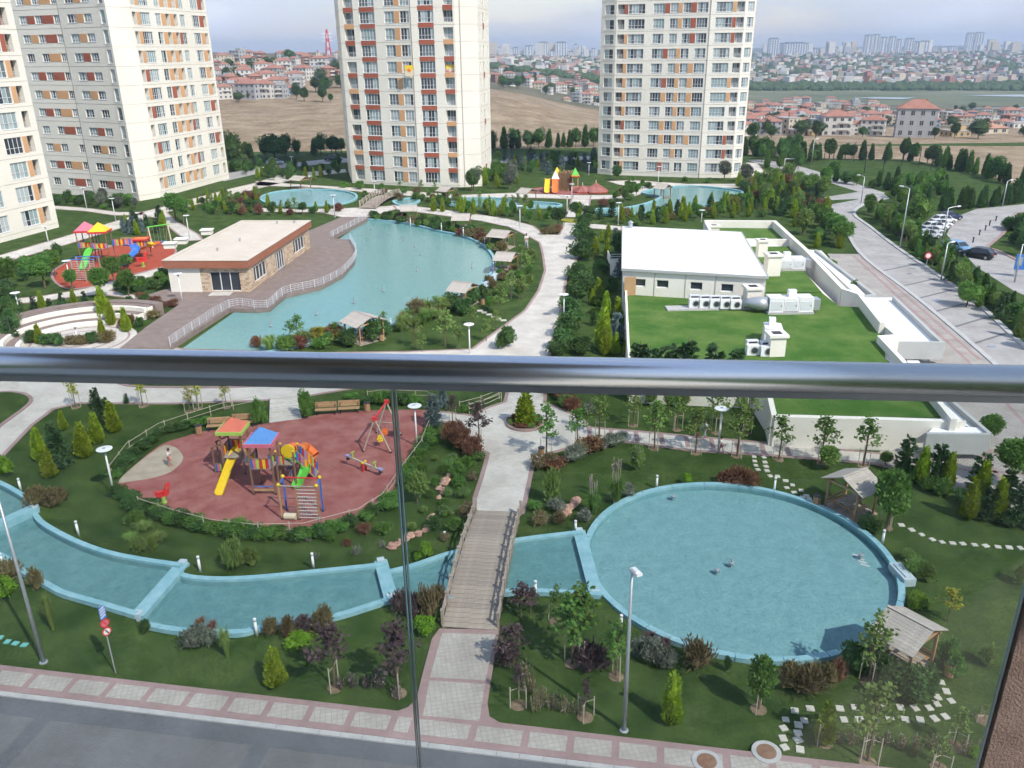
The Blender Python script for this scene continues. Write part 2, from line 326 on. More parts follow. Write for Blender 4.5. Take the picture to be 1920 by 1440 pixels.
# ------------------------------------------------------------------ terrain, lawns, water, paving
def struct(o, label=None): return tag(o, label, kind='structure')
LV = [1.25, 0.80, 0.50, 0.28, 0.10]          # water levels of the stepped stream, left to right, and the round pool
BAS = [
 [(-200, 850), (-60, 882), (0, 905), (37, 925), (62, 943), (0, 975), (-110, 1030), (-260, 960)],
 [(58, 953), (66, 968), (82, 982), (137, 1012), (200, 1035), (275, 1050), (338, 1060), (258, 1150), (185, 1130), (119, 1111), (88, 1095), (42, 1070), (0, 1040), (-75, 1015), (-75, 1003)],
 [(334, 1066), (350, 1080), (412, 1085), (480, 1082), (585, 1072), (699, 1060), (716, 1056), (734, 1120), (638, 1152), (593, 1159), (533, 1167), (480, 1178), (443, 1185), (356, 1183), (288, 1173), (262, 1164), (254, 1154)],
 [(728, 1072), (775, 1060), (855, 1034), (970, 1012), (1086, 998), (1122, 1113), (1060, 1110), (976, 1107), (900, 1113), (830, 1120), (740, 1124)]]
BW = [WL(b, LV[i] + 0.12) for i, b in enumerate(BAS)]
PC = Vector((13.12, 41.3, 0)); PR = 8.85
BW.append([PC + Vector((PR * math.cos(t), PR * math.sin(t), 0)) for t in [2 * math.pi * k / 64 for k in range(64)]])
PLAY = smooth_line(WL([(222, 906), (245, 880), (300, 836), (345, 820), (390, 808), (450, 800), (515, 793), (560, 785), (640, 773), (760, 769), (803, 772), (800, 792), (775, 850), (735, 920), (700, 950), (650, 975), (600, 987), (540, 993), (480, 990), (420, 981), (340, 961), (290, 946), (245, 935), (226, 920)]), 3, True)
BRIDGE_PATH = WL([(824, 1181), (936, 1183), (979, 960), (890, 962)])
def np_dist(P, poly):
    """signed-ish distance of points P (n,2) to polygon: negative inside"""
    A = np.array([[p[0], p[1]] for p in poly]); B = np.roll(A, -1, 0); d = np.full(len(P), 1e9); ins = np.zeros(len(P), bool)
    for a, b in zip(A, B):
        ab = b - a; t = np.clip(((P - a) @ ab) / max(1e-9, ab @ ab), 0, 1); q = a + t[:, None] * ab
        d = np.minimum(d, np.hypot(*(P - q).T))
        c = ((a[1] > P[:, 1]) != (b[1] > P[:, 1]))
        with np.errstate(divide='ignore', invalid='ignore'): xs = (b[0] - a[0]) * (P[:, 1] - a[1]) / (b[1] - a[1]) + a[0]
        ins ^= c & (P[:, 0] < xs)
    return np.where(ins, -d, d)
def berm(P, dig=True):
    P = np.atleast_2d(np.array(P, float)); z = np.zeros(len(P)); inside = np.full(len(P), 1e9)
    for i, b in enumerate(BW):
        d = np_dist(P, b); inside = np.minimum(inside, d)
        if i < 4: z = np.maximum(z, max(0, LV[i] - 0.10) * (1 - np.clip((d - 0.3) / 3.2, 0, 1)) ** 2 * (1 + 0.0 * d))
    dp = np_dist(P, PLAY); z *= np.clip((dp - 0.2) / 1.5, 0, 1)
    z *= np.clip((P[:, 1] - 27.5) / 5, 0, 1)
    if dig: z = np.where(inside < 0.0, -0.7, z)
    return z
_bx = np.arange(-60, 40.01, 0.5); _by = np.arange(20, 75.01, 0.5); _BX, _BY = np.meshgrid(_bx, _by); _BZ = berm(np.c_[_BX.ravel(), _BY.ravel()], False).reshape(_BX.shape)
def gz(x, y):
    if not (-59.9 < x < 39.9 and 20.1 < y < 74.9): return 0.0
    i = (x + 60) / 0.5; j = (y - 20) / 0.5; a, b = int(i), int(j); u, v = i - a, j - b
    return float(_BZ[b, a] * (1 - u) * (1 - v) + _BZ[b, a + 1] * u * (1 - v) + _BZ[b + 1, a] * (1 - u) * v + _BZ[b + 1, a + 1] * u * v)
def G(px, py):
    z = 0.0
    for _ in range(4):
        p = W(px, py, z); z = gz(p.x, p.y)
    return Vector((p.x, p.y, z))
# --- the ground: lawn sheet of the garden with gentle banks by the stream, open country beyond
cs = 0.2; x0, x1, y0, y1 = -58, 32, 22, 72
nx = int((x1 - x0) / cs); ny = int((y1 - y0) / cs)
gx = np.linspace(x0, x1, nx + 1); gy = np.linspace(y0, y1, ny + 1)
XX, YY = np.meshgrid(gx, gy); ZZ = berm(np.c_[XX.ravel(), YY.ravel()])
mb = MB(); mb.v = list(zip(XX.ravel().tolist(), YY.ravel().tolist(), ZZ.tolist()))
mb.f = [(j * (nx + 1) + i, j * (nx + 1) + i + 1, (j + 1) * (nx + 1) + i + 1, (j + 1) * (nx + 1) + i) for j in range(ny) for i in range(nx)]; mb.m = [0] * len(mb.f)
for a, b, c, d in ((-420, -90, x0, 262), (x1, -90, 420, 262), (x0, -90, x1, y0), (x0, y1, x1, 262)):
    mb.add([(a, b, 0), (c, b, 0), (c, d, 0), (a, d, 0)], [(0, 1, 2, 3)])
struct(mb.build('lawn', M['lawn'], smooth=True), 'green lawn of the garden with low banks along the stream')
TC = [-1600, -300, 0, 430, 640, 780, 930, 1130, 1290, 1420, 1700, 1920, 2300, 3600]
TY = [262, 300, 350, 420, 500, 620, 760, 900, 1050, 1300, 1800, 2600, 3700, 5000]
LH = [274, 254, 228, 200, 170, 128, 101, 99, 100, 100, 100, 101, 101, 100]
TR = {-1600: LH, -300: LH, 0: LH, 430: LH, 640: [274, 254, 228, 200, 171, 131, 105, 104, 105, 106, 107, 106, 104, 98], 780: [274, 255, 226, 192, 176, 156, 140, 130, 124, 118, 114, 109, 105, 97],
 930: [275, 255, 222, 176, 172, 163, 150, 140, 130, 121, 114, 108, 104, 95], 1130: [275, 262, 245, 228, 222, 205, 187, 170, 156, 140, 122, 111, 105, 93], 1290: [274, 262, 250, 238, 226, 209, 196, 182, 170, 146, 124, 108, 103, 91],
 1420: [273, 260, 250, 240, 228, 212, 199, 184, 171, 150, 124, 106, 102, 90], 1700: [271, 258, 249, 240, 228, 212, 199, 184, 171, 148, 122, 103, 100, 87], 1920: [270, 258, 249, 240, 228, 213, 200, 184, 171, 146, 120, 101, 97, 84], 2300: [266, 256, 248, 238, 226, 211, 197, 180, 168, 144, 118, 98, 93, 80], 3600: [250, 241, 233, 223, 211, 195, 181, 165, 152, 127, 100, 83, 78, 66]}
def terr_row(px, Y):
    px = min(max(px, TC[0]), TC[-1]); i = max(k for k in range(len(TC) - 1) if TC[k] <= px); t = (px - TC[i]) / (TC[i + 1] - TC[i])
    f = lambda c: np.interp(math.log(Y), [math.log(q) for q in TY], TR[c])
    return f(TC[i]) * (1 - t) + f(TC[i + 1]) * t
def terrain(px, Y):
    p = ray_at(px, terr_row(px, Y), Y)
    if Y <= 262.5: p.z = 0
    p.z = max(-27, min(42, p.z))
    return p
tcol = list(range(-1600, 3601, 60)); trow = [262 * (5000 / 262) ** (k / 70) for k in range(71)]; trow[0] = 262
mb = MB(); rr = random.Random(3)
for Y in trow:
    for px in tcol:
        p = terrain(px, Y)
        if Y > 263: p.z += (rr.random() - 0.5) * min(1.0, (Y - 262) / 100) * (0.3 if 740 < Y < 1080 else 0.6 if Y < 1000 else 3)
        mb.v.append(tuple(p))
nc = len(tcol); TERV = list(mb.v)
for j in range(len(trow) - 1):
    for i in range(nc - 1):
        Y = trow[j]; px = tcol[i]
        m = 0 if Y < 430 or (Y < 560 and px < 1140) else (2 if 770 < Y < 1070 and px > 1080 else 1)
        mb.f.append((j * nc + i, j * nc + i + 1, (j + 1) * nc + i + 1, (j + 1) * nc + i)); mb.m.append(m)
struct(mb.build('terrain', [M['field'], M['scrub'], M['marsh']], smooth=True), 'dry hillside and valley beyond the garden')
for pts in ([(1770, 205), (1850, 203), (1960, 202), (2300, 202), (2300, 207), (1960, 209), (1820, 209)], [(1800, 180), (1900, 178), (2300, 177), (2300, 181), (1900, 182)], [(1600, 185), (1640, 183), (1720, 184), (1690, 187)]):
    ps = []
    for a, b in pts:
        Y = min((abs(terr_row(a, y) - b), y) for y in [700 + 5 * k for k in range(90)])[1]
        q = terrain(a, Y); q.z += 0.5; ps.append(q)
    struct(MB().poly(ps).build('lagoon', M['far_water']), 'pale strip of water in the marshy valley')
def basin(pts, z, dz, fm, e, ws='clear_water'):
    MB().poly([Vector((p.x, p.y, z - dz)) for p in pts]).build('floor', M[fm], e); MB().poly([Vector((p.x, p.y, z)) for p in pts]).build('water', M[ws], e)
# --- stream basins and round pool
SW = ['uppermost basin at the left edge', 'second basin above the left weir', 'long third basin', 'short basin under the wooden bridge', 'round pool']
def pts_at(b, i, z): return [Vector((p.x, p.y, z)) for p in b]
def rimline(px, lv, n=4): return smooth_line(WL(px, lv + 0.12), n)
st = empty('stream', (0, 0, 0)); struct(st, 'stepped blue stream curving past the red playground under the bridge')
for i in range(4):
    basin(BW[i], LV[i], 0.3, 'stream_water', st)
NR = [[(-200, 850), (-60, 882), (0, 905), (37, 925), (62, 943)], [(64, 962), (82, 982), (137, 1012), (200, 1035), (275, 1050), (340, 1059)], [(338, 1076), (360, 1082), (412, 1085), (480, 1082), (585, 1072), (699, 1060), (722, 1055)], [(728, 1072), (775, 1060), (855, 1034), (970, 1012), (1092, 997)]]
SR = [None, [(-75, 1020), (0, 1040), (42, 1070), (88, 1095), (119, 1111), (185, 1130), (256, 1151)], [(268, 1166), (288, 1173), (356, 1183), (443, 1185), (480, 1178), (533, 1167), (593, 1159), (638, 1152), (736, 1121)], [(740, 1124), (830, 1120), (900, 1113), (976, 1107), (1060, 1110), (1126, 1114)]]
for i in range(4):
    for R in (NR[i], SR[i]):
        if R: MB().wall(rimline(R, LV[i]), 0.34, -0.6, LV[i] + 0.16).build('rim', M['pool_rim'], st, smooth=False)
WE = [((64, 950), (-75, 1012), 0), ((342, 1056), (258, 1152), 1), ((714, 1052), (733, 1121), 2), ((1086, 996), (1118, 1114), 3)]
for a, b, i in WE:
    A, B = W(*a, LV[i]), W(*b, LV[i]); d = (B - A).normalized()
    MB().wall([A - d * 0.1, B + d * 0.1], 0.75, -0.5, LV[i] + 0.015).build('weir', M['pool_rim'], st)
    # end blocks of the weir
    for q in (A, B): MB().box((q.x, q.y, LV[i] / 2 - 0.1), (0.42, 0.42, LV[i] + 0.5), math.atan2(d.y, d.x)).build('weir_post', M['pool_wall'], st)
pool = empty('round_pool', PC); struct(pool, 'round shallow turquoise pool at the lower right')
circ = lambda r, n=72: [Vector((r * math.cos(2 * math.pi * k / n), r * math.sin(2 * math.pi * k / n), 0)) for k in range(n)]
basin(circ(PR), LV[4], 0.3, 'pool_water', pool)
for k in range(24):
    a0, a1 = 2 * math.pi * k / 24, 2 * math.pi * (k + 1) / 24 - 0.004
    arc = [Vector((PR * math.cos(a0 + (a1 - a0) * j / 3), PR * math.sin(a0 + (a1 - a0) * j / 3), 0)) for j in range(4)]
    MB().wall(arc, 0.36, -0.6, 0.27).build('rim_segment', M['pool_rim'], pool)
q = W(1688, 1075, 0.3) - PC
MB().box((q.x + 0.1, q.y, 0.22), (0.7, 1.7, 0.5), 0.1, 0).box((q.x + 0.1, q.y, 0.50), (0.36, 1.3, 0.06), 0.1, 0).build('overflow_box', M['pool_wall'], pool)
for a, b in ((1372, 1055), (1615, 1040), (1262, 930), (1345, 1068)):
    q = W(a, b, LV[4] + 0.02) - PC; q.z = LV[4]
    MB().lathe([(0.16, -0.1), (0.16, 0.05), (0.06, 0.07), (0.05, 0.30 if a == 1372 else 0.09)], q, 10).build('fountain_nozzle', M['galv'], pool)
mbq = MB()
for k in range(4):
    q = W(1608 + k * 5, 1034 + k * 6, LV[4]) - PC; mbq.box((q.x, q.y, LV[4] - 0.285), (0.5, 0.16, 0.02), -0.6)
mbq.build('floor_grate', M['lamp_white'], pool)
# --- paths (pale block paving with pink edging)
PATHN = 0
def path(px, label, z=0.035, mt='path', edge=True, sm=None, name='path', closed_edge=True, ew=0.32):
    pts = WL(px); pts = smooth_line(pts, sm, True) if sm else pts
    o = MB().prism(pts, -0.05, z).build(name, M[mt]); struct(o, label)
    if edge: MB().wall(pts, ew, 0, z + 0.006, closed=True).build('edging', M['path_pink'], o)
    return o
path([(-250, 760), (-120, 700), (0, 640), (110, 650), (240, 640), (345, 655), (600, 662), (760, 660), (885, 655), (940, 615), (985, 582), (1010, 545), (1022, 508), (1018, 478), (1012, 455), (985, 440), (955, 426), (900, 414), (800, 400), (745, 393), (735, 385), (760, 385), (860, 397), (950, 410), (1000, 424), (1020, 440), (1048, 441), (1056, 425), (1060, 410), (1068, 385), (1075, 366), (1108, 366), (1104, 390), (1098, 405), (1110, 420), (1165, 425), (1165, 432), (1105, 428), (1090, 432), (1080, 470), (1082, 485), (1062, 520), (1055, 560), (1048, 600), (1032, 650), (1026, 700), (1023, 732), (1021, 756), (1066, 773), (1094, 788), (1106, 803), (1105, 823), (1086, 835), (1022, 853), (1001, 861), (985, 937), (979, 962), (890, 964), (890, 935), (900, 905), (910, 872), (915, 850), (893, 840), (880, 822), (870, 806), (865, 794), (817, 790), (800, 780), (803, 771), (862, 776), (885, 780), (915, 765), (947, 754), (953, 728), (960, 700), (860, 692), (760, 706), (695, 723), (580, 742), (560, 745), (480, 752), (320, 757), (240, 757), (150, 756), (100, 767), (60, 797), (0, 860), (-80, 960), (-250, 1050)], 'winding pale paved path from the far gardens to the bridge', z=0.04)
path([(218, 716), (232, 711), (300, 708), (460, 712), (530, 720), (440, 727), (300, 727), (240, 724)], 'lawn island in the pale promenade', 0.10, 'lawn', True, 3, 'lawn_island')
path([(-60, 745), (0, 736), (40, 738), (58, 748), (50, 763), (0, 800), (-60, 850)], 'lawn tip with dark shrubs at the left edge of the promenade', 0.10, 'lawn', True, 3, 'lawn_island')
path([(1104, 802), (1190, 809), (1330, 822), (1435, 831), (1650, 851), (1920, 905), (1920, 945), (1640, 870), (1580, 865), (1440, 854), (1295, 845), (1172, 829), (1107, 821)], 'pale footpath with pink bands below the green roof building', z=0.045)
p_f = [W(1150 + 47 * k, 0, 0) for k in range(0)]
for k in range(8):
    a = W(1145 + 47 * k, 806 + 4.2 * k); b = W(1148 + 47.5 * k, 826 + 4.4 * k)
    struct(MB().wall([a, b], 0.35, 0.0, 0.055).build('paving_band', M['path_pink']), 'pink paving band across the footpath')
isl = [W(985, 795) + Vector((1.45 * math.cos(t), 1.45 * math.sin(t), 0)) for t in [2 * math.pi * k / 28 for k in range(28)]]
o = struct(MB().prism(isl, 0, 0.16).build('planting_circle', M['soil']), 'round planted island in the small plaza before the bridge'); MB().wall(isl, 0.3, 0, 0.2, closed=True).build('edging', M['path_pink'], o)
isl = [W(1078, 414) + Vector((2.6 * math.cos(t), 2.2 * math.sin(t), 0)) for t in [2 * math.pi * k / 24 for k in range(24)]]
struct(MB().prism(isl, 0, 0.25).build('planting_circle', M['leaf_yellow']), 'round bed of yellow flowers at the far path fork')
# upper paths
path([(-150, 540), (0, 479), (100, 450), (231, 411), (265, 398), (295, 391), (350, 376), (440, 352), (480, 343), (520, 330), (585, 322), (650, 317), (650, 323), (600, 329), (560, 335), (520, 345), (470, 357), (360, 386), (312, 398), (330, 415), (372, 440), (380, 450), (350, 452), (325, 432), (300, 412), (280, 406), (235, 425), (120, 460), (0, 494), (-150, 560)], 'pale path sweeping past the left tower to the middle tower')
path([(100, 386), (160, 390), (222, 398), (270, 398), (268, 403), (215, 404), (160, 396), (100, 392)], 'narrow path before the left tower')
path([(20, 561), (75, 556), (137, 546), (180, 537), (230, 522), (280, 508), (310, 500), (312, 508), (275, 522), (225, 538), (205, 545), (240, 552), (275, 556), (282, 565), (235, 558), (190, 552), (140, 556), (75, 566), (22, 570)], 'pale path round the left playground')
path([(480, 340), (560, 346), (660, 352), (760, 358), (860, 366), (960, 362), (1070, 366), (1160, 366), (1200, 353), (1160, 346), (1140, 340), (1185, 338), (1290, 345), (1390, 345), (1420, 338), (1400, 318), (1400, 305), (1420, 306), (1435, 325), (1440, 342), (1400, 352), (1300, 352), (1215, 348), (1215, 358), (1180, 372), (1100, 374), (960, 370), (860, 374), (720, 364), (600, 352), (480, 348)], 'pale path along the feet of the far towers')
path([(480, 390), (560, 393), (640, 391), (700, 388), (740, 386), (742, 392), (690, 408), (640, 407), (600, 398), (480, 397)], 'pale forecourt between the far round pool and the lake')
path([(1420, 306), (1400, 300), (1440, 300), (1500, 312), (1560, 330), (1660, 362), (1630, 372), (1560, 375), (1545, 370), (1610, 360), (1540, 338), (1470, 320)], 'far service road bending behind the right tower', mt='road_pale', edge=False, name='road')
path([(400, 330), (520, 308), (600, 300), (660, 296), (660, 304), (600, 308), (530, 315), (420, 340)], 'far access road left of the middle tower', mt='road_pale', edge=False, name='road')
path([(905, 300), (1000, 296), (1125, 292), (1125, 299), (1000, 304), (905, 308)], 'far access road between the towers', mt='road_pale', edge=False, name='road')
# right-hand road, forecourt of the podium, parking
path([(1550, 385), (1600, 376), (1655, 362), (1668, 372), (1622, 383), (1604, 394), (1604, 405), (1630, 425), (1685, 467), (1815, 556), (1920, 650), (2100, 800), (2250, 940), (2100, 960), (1960, 775), (1852, 672), (1715, 556), (1612, 475), (1575, 410)], 'wide grey paved road running up the right side', 0.03, 'road_pale', False, name='road')
path([(1529, 476), (1614, 477), (1715, 558), (1852, 675), (1990, 810), (2120, 1020), (1990, 1060), (1920, 985), (1800, 925), (1680, 880), (1640, 868), (1650, 860), (1640, 700), (1600, 600), (1560, 520)], 'pale paved forecourt with pink lines beside the podium', 0.05, 'plaza', False, name='pavement')
for a, b in (((1600, 480), (1812, 675)), ((1812, 675), (1990, 870)), ((1612, 480), (1837, 675)), ((1770, 757), (1920, 960)), ((1800, 845), (1920, 855)), ((1790, 880), (1920, 890)), ((1700, 843), (1920, 846))):
    struct(MB().wall([W(*a), W(*b)], 0.32, 0.0, 0.058).build('paving_band', M['path_pink']), 'pink line in the forecourt paving')
for k in range(13):
    t = k / 13.0
    a = W(1600 + 212 * t ** 0.8, 480 + 195 * t ** 0.8); b = W(1613 + 224 * t ** 0.8, 481 + 194 * t ** 0.8)
    struct(MB().wall([a, b], 0.3, 0.0, 0.056).build('paving_band', M['path_pink']), 'pink cross band in the road side pavement')
kr = smooth_line(WL([(1622, 383), (1604, 394), (1604, 406), (1630, 425), (1685, 467), (1815, 556), (1920, 650), (2100, 800)]), 5)
struct(MB().wall(kr, 0.55, 0, 0.16).build('kerb', M['kerb']), 'pale kerb on the far side of the right-hand road')
kr = smooth_line(WL([(1545, 386), (1575, 410), (1612, 475), (1715, 556), (1852, 672), (1960, 775)]), 5)
struct(MB().wall(kr, 0.5, 0, 0.14).build('kerb', M['kerb']), 'pale kerb on the building side of the right-hand road')
for t in (0.15, 0.3, 0.42, 0.55, 0.7, 0.86):
    a = W(1685 + 235 * t, 467 + 183 * t, 0.036); b = W(1622 + 228 * t, 478 + 196 * t, 0.036)
    struct(MB().wall([a, b], 0.35, 0, 0.036).build('paving_band', M['road']), 'dark band across the grey road')
for q in ((1755, 564), (1860, 650), (1743, 671)):
    struct(MB().lathe([(0.42, 0), (0.42, 0.062), (0.35, 0.064)], W(*q), 14).build('manhole_cover', M['galv']), 'round manhole cover in the right-hand road')
path([(1775, 440), (1790, 408), (1830, 392), (1920, 383), (2100, 372), (2200, 500), (2100, 600), (1985, 580), (1900, 545), (1830, 500)], 'grey car park behind the hedge at the right', 0.03, 'road_pale', False, name='road')
path([(1905, 400), (1960, 395), (2000, 520), (1930, 500), (1870, 470), (1850, 465), (1880, 440)], 'grass island in the car park', 0.12, 'lawn', True, None, 'lawn_island', ew=0.5)
path([(1395, 289), (1520, 297), (1700, 299), (1762, 309), (1842, 327), (1930, 353), (2300, 420), (2300, 275), (1395, 273)], 'dry brown field beyond the hedge at the right', 0.02, 'field', False, None, 'field')
path([(1530, 318), (1600, 322), (1690, 330), (1720, 318), (1640, 306), (1545, 300)], 'green sports pitch inside the tall fence', 0.02, 'lawn', False, name='sports_pitch')
path([(1778, 325), (1900, 350), (1960, 372), (1960, 388), (1850, 385), (1760, 372), (1700, 350)], 'lawn behind the car park hedge', 0.02, 'lawn', False, None, 'lawn_patch')
# --- near pavement, kerb and road at the foot of the picture
ua, ub = W(-90, 1239), W(1664, 1442); ud = (ub - ua).normalized(); un = Vector((ud.y, -ud.x, 0))   # un points towards the camera
la = W(237, 1326); wdt = (la - ua).dot(un)
P0 = ua - ud * 30; P1 = ub + ud * 30
def sw(s, t, z=0): q = ua + ud * s + un * t; q.z = z; return q
LEN = (ub - ua).length
base = struct(MB().prism([sw(-30, 0), sw(LEN + 30, 0), sw(LEN + 30, wdt), sw(-30, wdt)], -0.05, 0.10).build('pavement', M['path_pink']), 'pavement of pale panels in pink frames along the near road')
tops = [-62, 8, 76, 150, 219, 293, 367, 441, 514, 590, 666, 744, 783, 892, 989, 1072, 1155, 1238, 1360, 1445, 1527, 1610, 1690]
def s_of(px):
    lo, hi = -10, LEN + 10
    for _ in range(40):
        m = (lo + hi) / 2
        if PX(sw(m, 0.1))[0] < px: lo = m
        else: hi = m
    return m
ss = [s_of(t) for t in tops]; fr = 0.16
for a, b in zip(ss, ss[1:]):
    MB().prism([sw(a + fr, 0.34), sw(b - fr, 0.34), sw(b - fr, wdt - 0.36), sw(a + fr, wdt - 0.36)], 0.05, 0.112).build('paving_panel', M['walk'], base)
kn = int((LEN + 40) / 1.0)
for k in range(kn):
    if -4 < k - 20 < LEN + 2:
        s0 = -20 + k * 1.0; MB().wall([sw(s0, wdt + 0.14), sw(s0 + 0.985, wdt + 0.14)], 0.26, -0.1, 0.085 + 0.006 * random.random()).build('kerb_stone', M['kerb'], base)
bp = [(824, 1181), (936, 1183), (926, 1242), (914, 1321), (918, 1346), (945, 1362), (740, 1338), (766, 1328), (781, 1313), (791, 1271), (810, 1200)]
bpo = path(bp, 'pale paved approach from the pavement to the wooden bridge', 0.09, 'path_pink', False, name='path')
for q in ([(829, 1187), (929, 1190), (910, 1276), (806, 1270)], [(805, 1276), (909, 1283), (900, 1345), (898, 1352), (793, 1342)]):
    MB().prism(WL(q, 0.09), 0.05, 0.104).build('paving_panel', M['walk'], bpo)
road = struct(MB().prism([sw(-80, wdt + 0.2), sw(LEN + 80, wdt + 0.2), sw(LEN + 80, wdt + 16), sw(-80, wdt + 16)], -0.05, 0.012).build('road', M['road']), 'grey block paved road at the foot of the picture')
MB().prism([sw(-80, wdt + 0.28), sw(LEN + 80, wdt + 0.28), sw(LEN + 80, wdt + 1.25), sw(-80, wdt + 1.25)], 0, 0.017).build('paving_band', M['road_dark'], road)
for s0 in [s_of(152) + (s_of(538) - s_of(152)) * k for k in range(-2, 5)]:
    MB().prism([sw(s0 - 0.4, wdt + 1.2), sw(s0 + 0.4, wdt + 1.2), sw(s0 + 0.4, wdt + 16), sw(s0 - 0.4, wdt + 16)], 0, 0.0165).build('paving_band', M['road_dark'], road)
for (px, py), lb in (((1437, 1410), 'white ringed round brown manhole on the edge of the pavement'), ((1325, 1428), 'white ringed round brown manhole nearer the road')):
    q = W(px, py, 0.11); e = empty('manhole', q, 0, lb, 'manhole')
    MB().lathe([(0.62, -0.1), (0.62, 0.03), (0.43, 0.032)], (0, 0, 0), 24).build('ring', M['kerb'], e)
    MB().lathe([(0.42, -0.1), (0.42, 0.042), (0.1, 0.045)], (0, 0, 0), 20).build('cover', M['post_brown'], e)
# --- main playground surface
pg = struct(MB().prism(PLAY, -0.05, 0.05).build('playground_surface', M['rubber']), 'red rubber surface of the main playground')
snd = smooth_line(WL([(223, 905), (240, 885), (297, 841), (322, 837), (340, 850), (342, 865), (322, 885), (287, 897), (245, 904)]), 3, True)
struct(MB().prism(snd, 0, 0.058).build('sand_pit', M['sand']), 'pale sandy patch at the left of the main playground')
path([(97, 516), (112, 500), (150, 482), (200, 465), (250, 457), (310, 453), (330, 470), (318, 490), (307, 500), (250, 515), (195, 532), (140, 542), (112, 536)], 'red rubber surface of the left playground', 0.055, 'rubber2', True, 3, 'playground_surface')
path([(985, 360), (1000, 353), (1060, 349), (1120, 350), (1138, 356), (1120, 363), (1050, 365)], 'red surface of the far playground', 0.05, 'rubber', False, 3, 'playground_surface')
# garden steps down to the playground
sg = tag(empty('garden_steps', W(535, 770), 0), 'broad pale steps leading down to the red playground', 'steps')
A0, A1, B0, B1 = W(505, 793), W(566, 786), W(507, 748), W(556, 743)
for k in range(6):
    t0, t1 = k / 6, (k + 0.97) / 6
    q = [A0.lerp(B0, t0), A1.lerp(B1, t0), A1.lerp(B1, t1), A0.lerp(B0, t1)]; q = [v - sg.location for v in q]
    MB().prism(q, 0, 0.06 + 0.06 * k).build('step', M['path'], sg)
# --- upper lake with deck
LKN = [(687, 411), (745, 416), (787, 424), (827, 434), (867, 442), (902, 457), (921, 475), (927, 492), (921, 512), (900, 535)]
LKS = [(850, 560), (812, 577), (780, 590), (735, 606), (680, 622), (605, 639), (560, 648), (480, 660), (330, 660)]
DKE = [(320, 650), (331, 641), (430, 578), (480, 579), (505, 577), (535, 552), (600, 537), (642, 515), (664, 490), (668, 470), (656, 449), (625, 447), (620, 446), (687, 411)]
lake = empty('lake'); struct(lake, 'large turquoise ornamental lake in front of the deck')
basin(WL(LKN + LKS, 0.12), 0.12, 0.09, 'lake_water', lake, 'lake_surface')
MB().wall(smooth_line(WL(LKN, 0.2), 5), 0.4, -0.3, 0.32).build('rim', M['pool_rim'], lake)
MB().wall(smooth_line(WL(LKS, 0.2), 4), 0.3, -0.3, 0.22).build('rim', M['pool_rim'], lake)
MB().wall(smooth_line(WL([(925, 505), (932, 515), (905, 542)], 0.2), 4), 0.9, -0.3, 0.5).build('overflow_box', M['pool_wall'], lake)
for a, b in ((697, 430), (729, 439), (757, 450), (778, 463), (789, 478), (782, 508), (719, 546), (664, 568), (594, 590), (508, 612), (885, 502), (765, 572)):
    q = W(a, b, 0.12); MB().lathe([(0.18, 0), (0.18, 0.12), (0.07, 0.14), (0.05, 0.7)], q, 8).build('fountain_nozzle', M['galv'], lake)
DK = [(225, 652), (275, 612), (337, 570), (282, 560), (276, 553), (300, 545), (317, 541), (450, 535), (560, 450), (580, 432), (640, 407), (690, 406)] + DKE[::-1]
dko = struct(MB().prism(WL(DK, 0.55), -0.3, 0.55).build('deck', M['deck']), 'brown promenade deck around the club house beside the lake')
def rail_run(pl, z, nm, label, parent=None, h=1.0, step=1.6, rails=(0.25, 0.5, 0.75, 1.0), r=0.018, pick=0.2, mt='alu_white', pn='post'):
    pl = [Vector((p.x, p.y, z)) for p in pl]; e = empty(nm, pl[0], 0, label, 'railing')
    L = [0]
    for a, b in zip(pl, pl[1:]): L.append(L[-1] + (b - a).length)
    def at(s):
        for i in range(len(pl) - 1):
            if s <= L[i + 1] or i == len(pl) - 2: return pl[i].lerp(pl[i + 1], (s - L[i]) / max(1e-6, L[i + 1] - L[i])) - pl[0]
    n = max(1, int(L[-1] / step))
    for k in range(n + 1):
        q = at(L[-1] * k / n); MB().tube([q, q + Vector((0, 0, h + 0.04))], r * 1.5, 6).build(pn, M[mt], e)
    for zz in rails: MB().tube([p - pl[0] + Vector((0, 0, h * zz)) for p in pl], r, 5).build('rail', M[mt], e)
    if pick:
        m = int(L[-1] / pick); pk = MB().tube([(0, 0, h * 0.1), (0, 0, h * 0.98)], r * 0.6, 4).mesh('picket', M[mt])
        for k in range(m): link('picket', pk, e, at(L[-1] * (k + 0.5) / m))
    return e
off = WL(DKE, 0.55)
rail_run(smooth_line(off[0:8], 3), 0.55, 'deck_railing', 'white railing along the lake edge of the deck before the club house', step=1.7, pick=0.55)
rail_run(smooth_line(off[7:11], 3), 0.55, 'deck_railing', 'white railing round the bulge of the deck at the club house corner', step=1.7, pick=0.55)
rail_run(off[11:14], 0.55, 'deck_railing', 'white railing at the far end of the deck', step=1.7, pick=0.55)
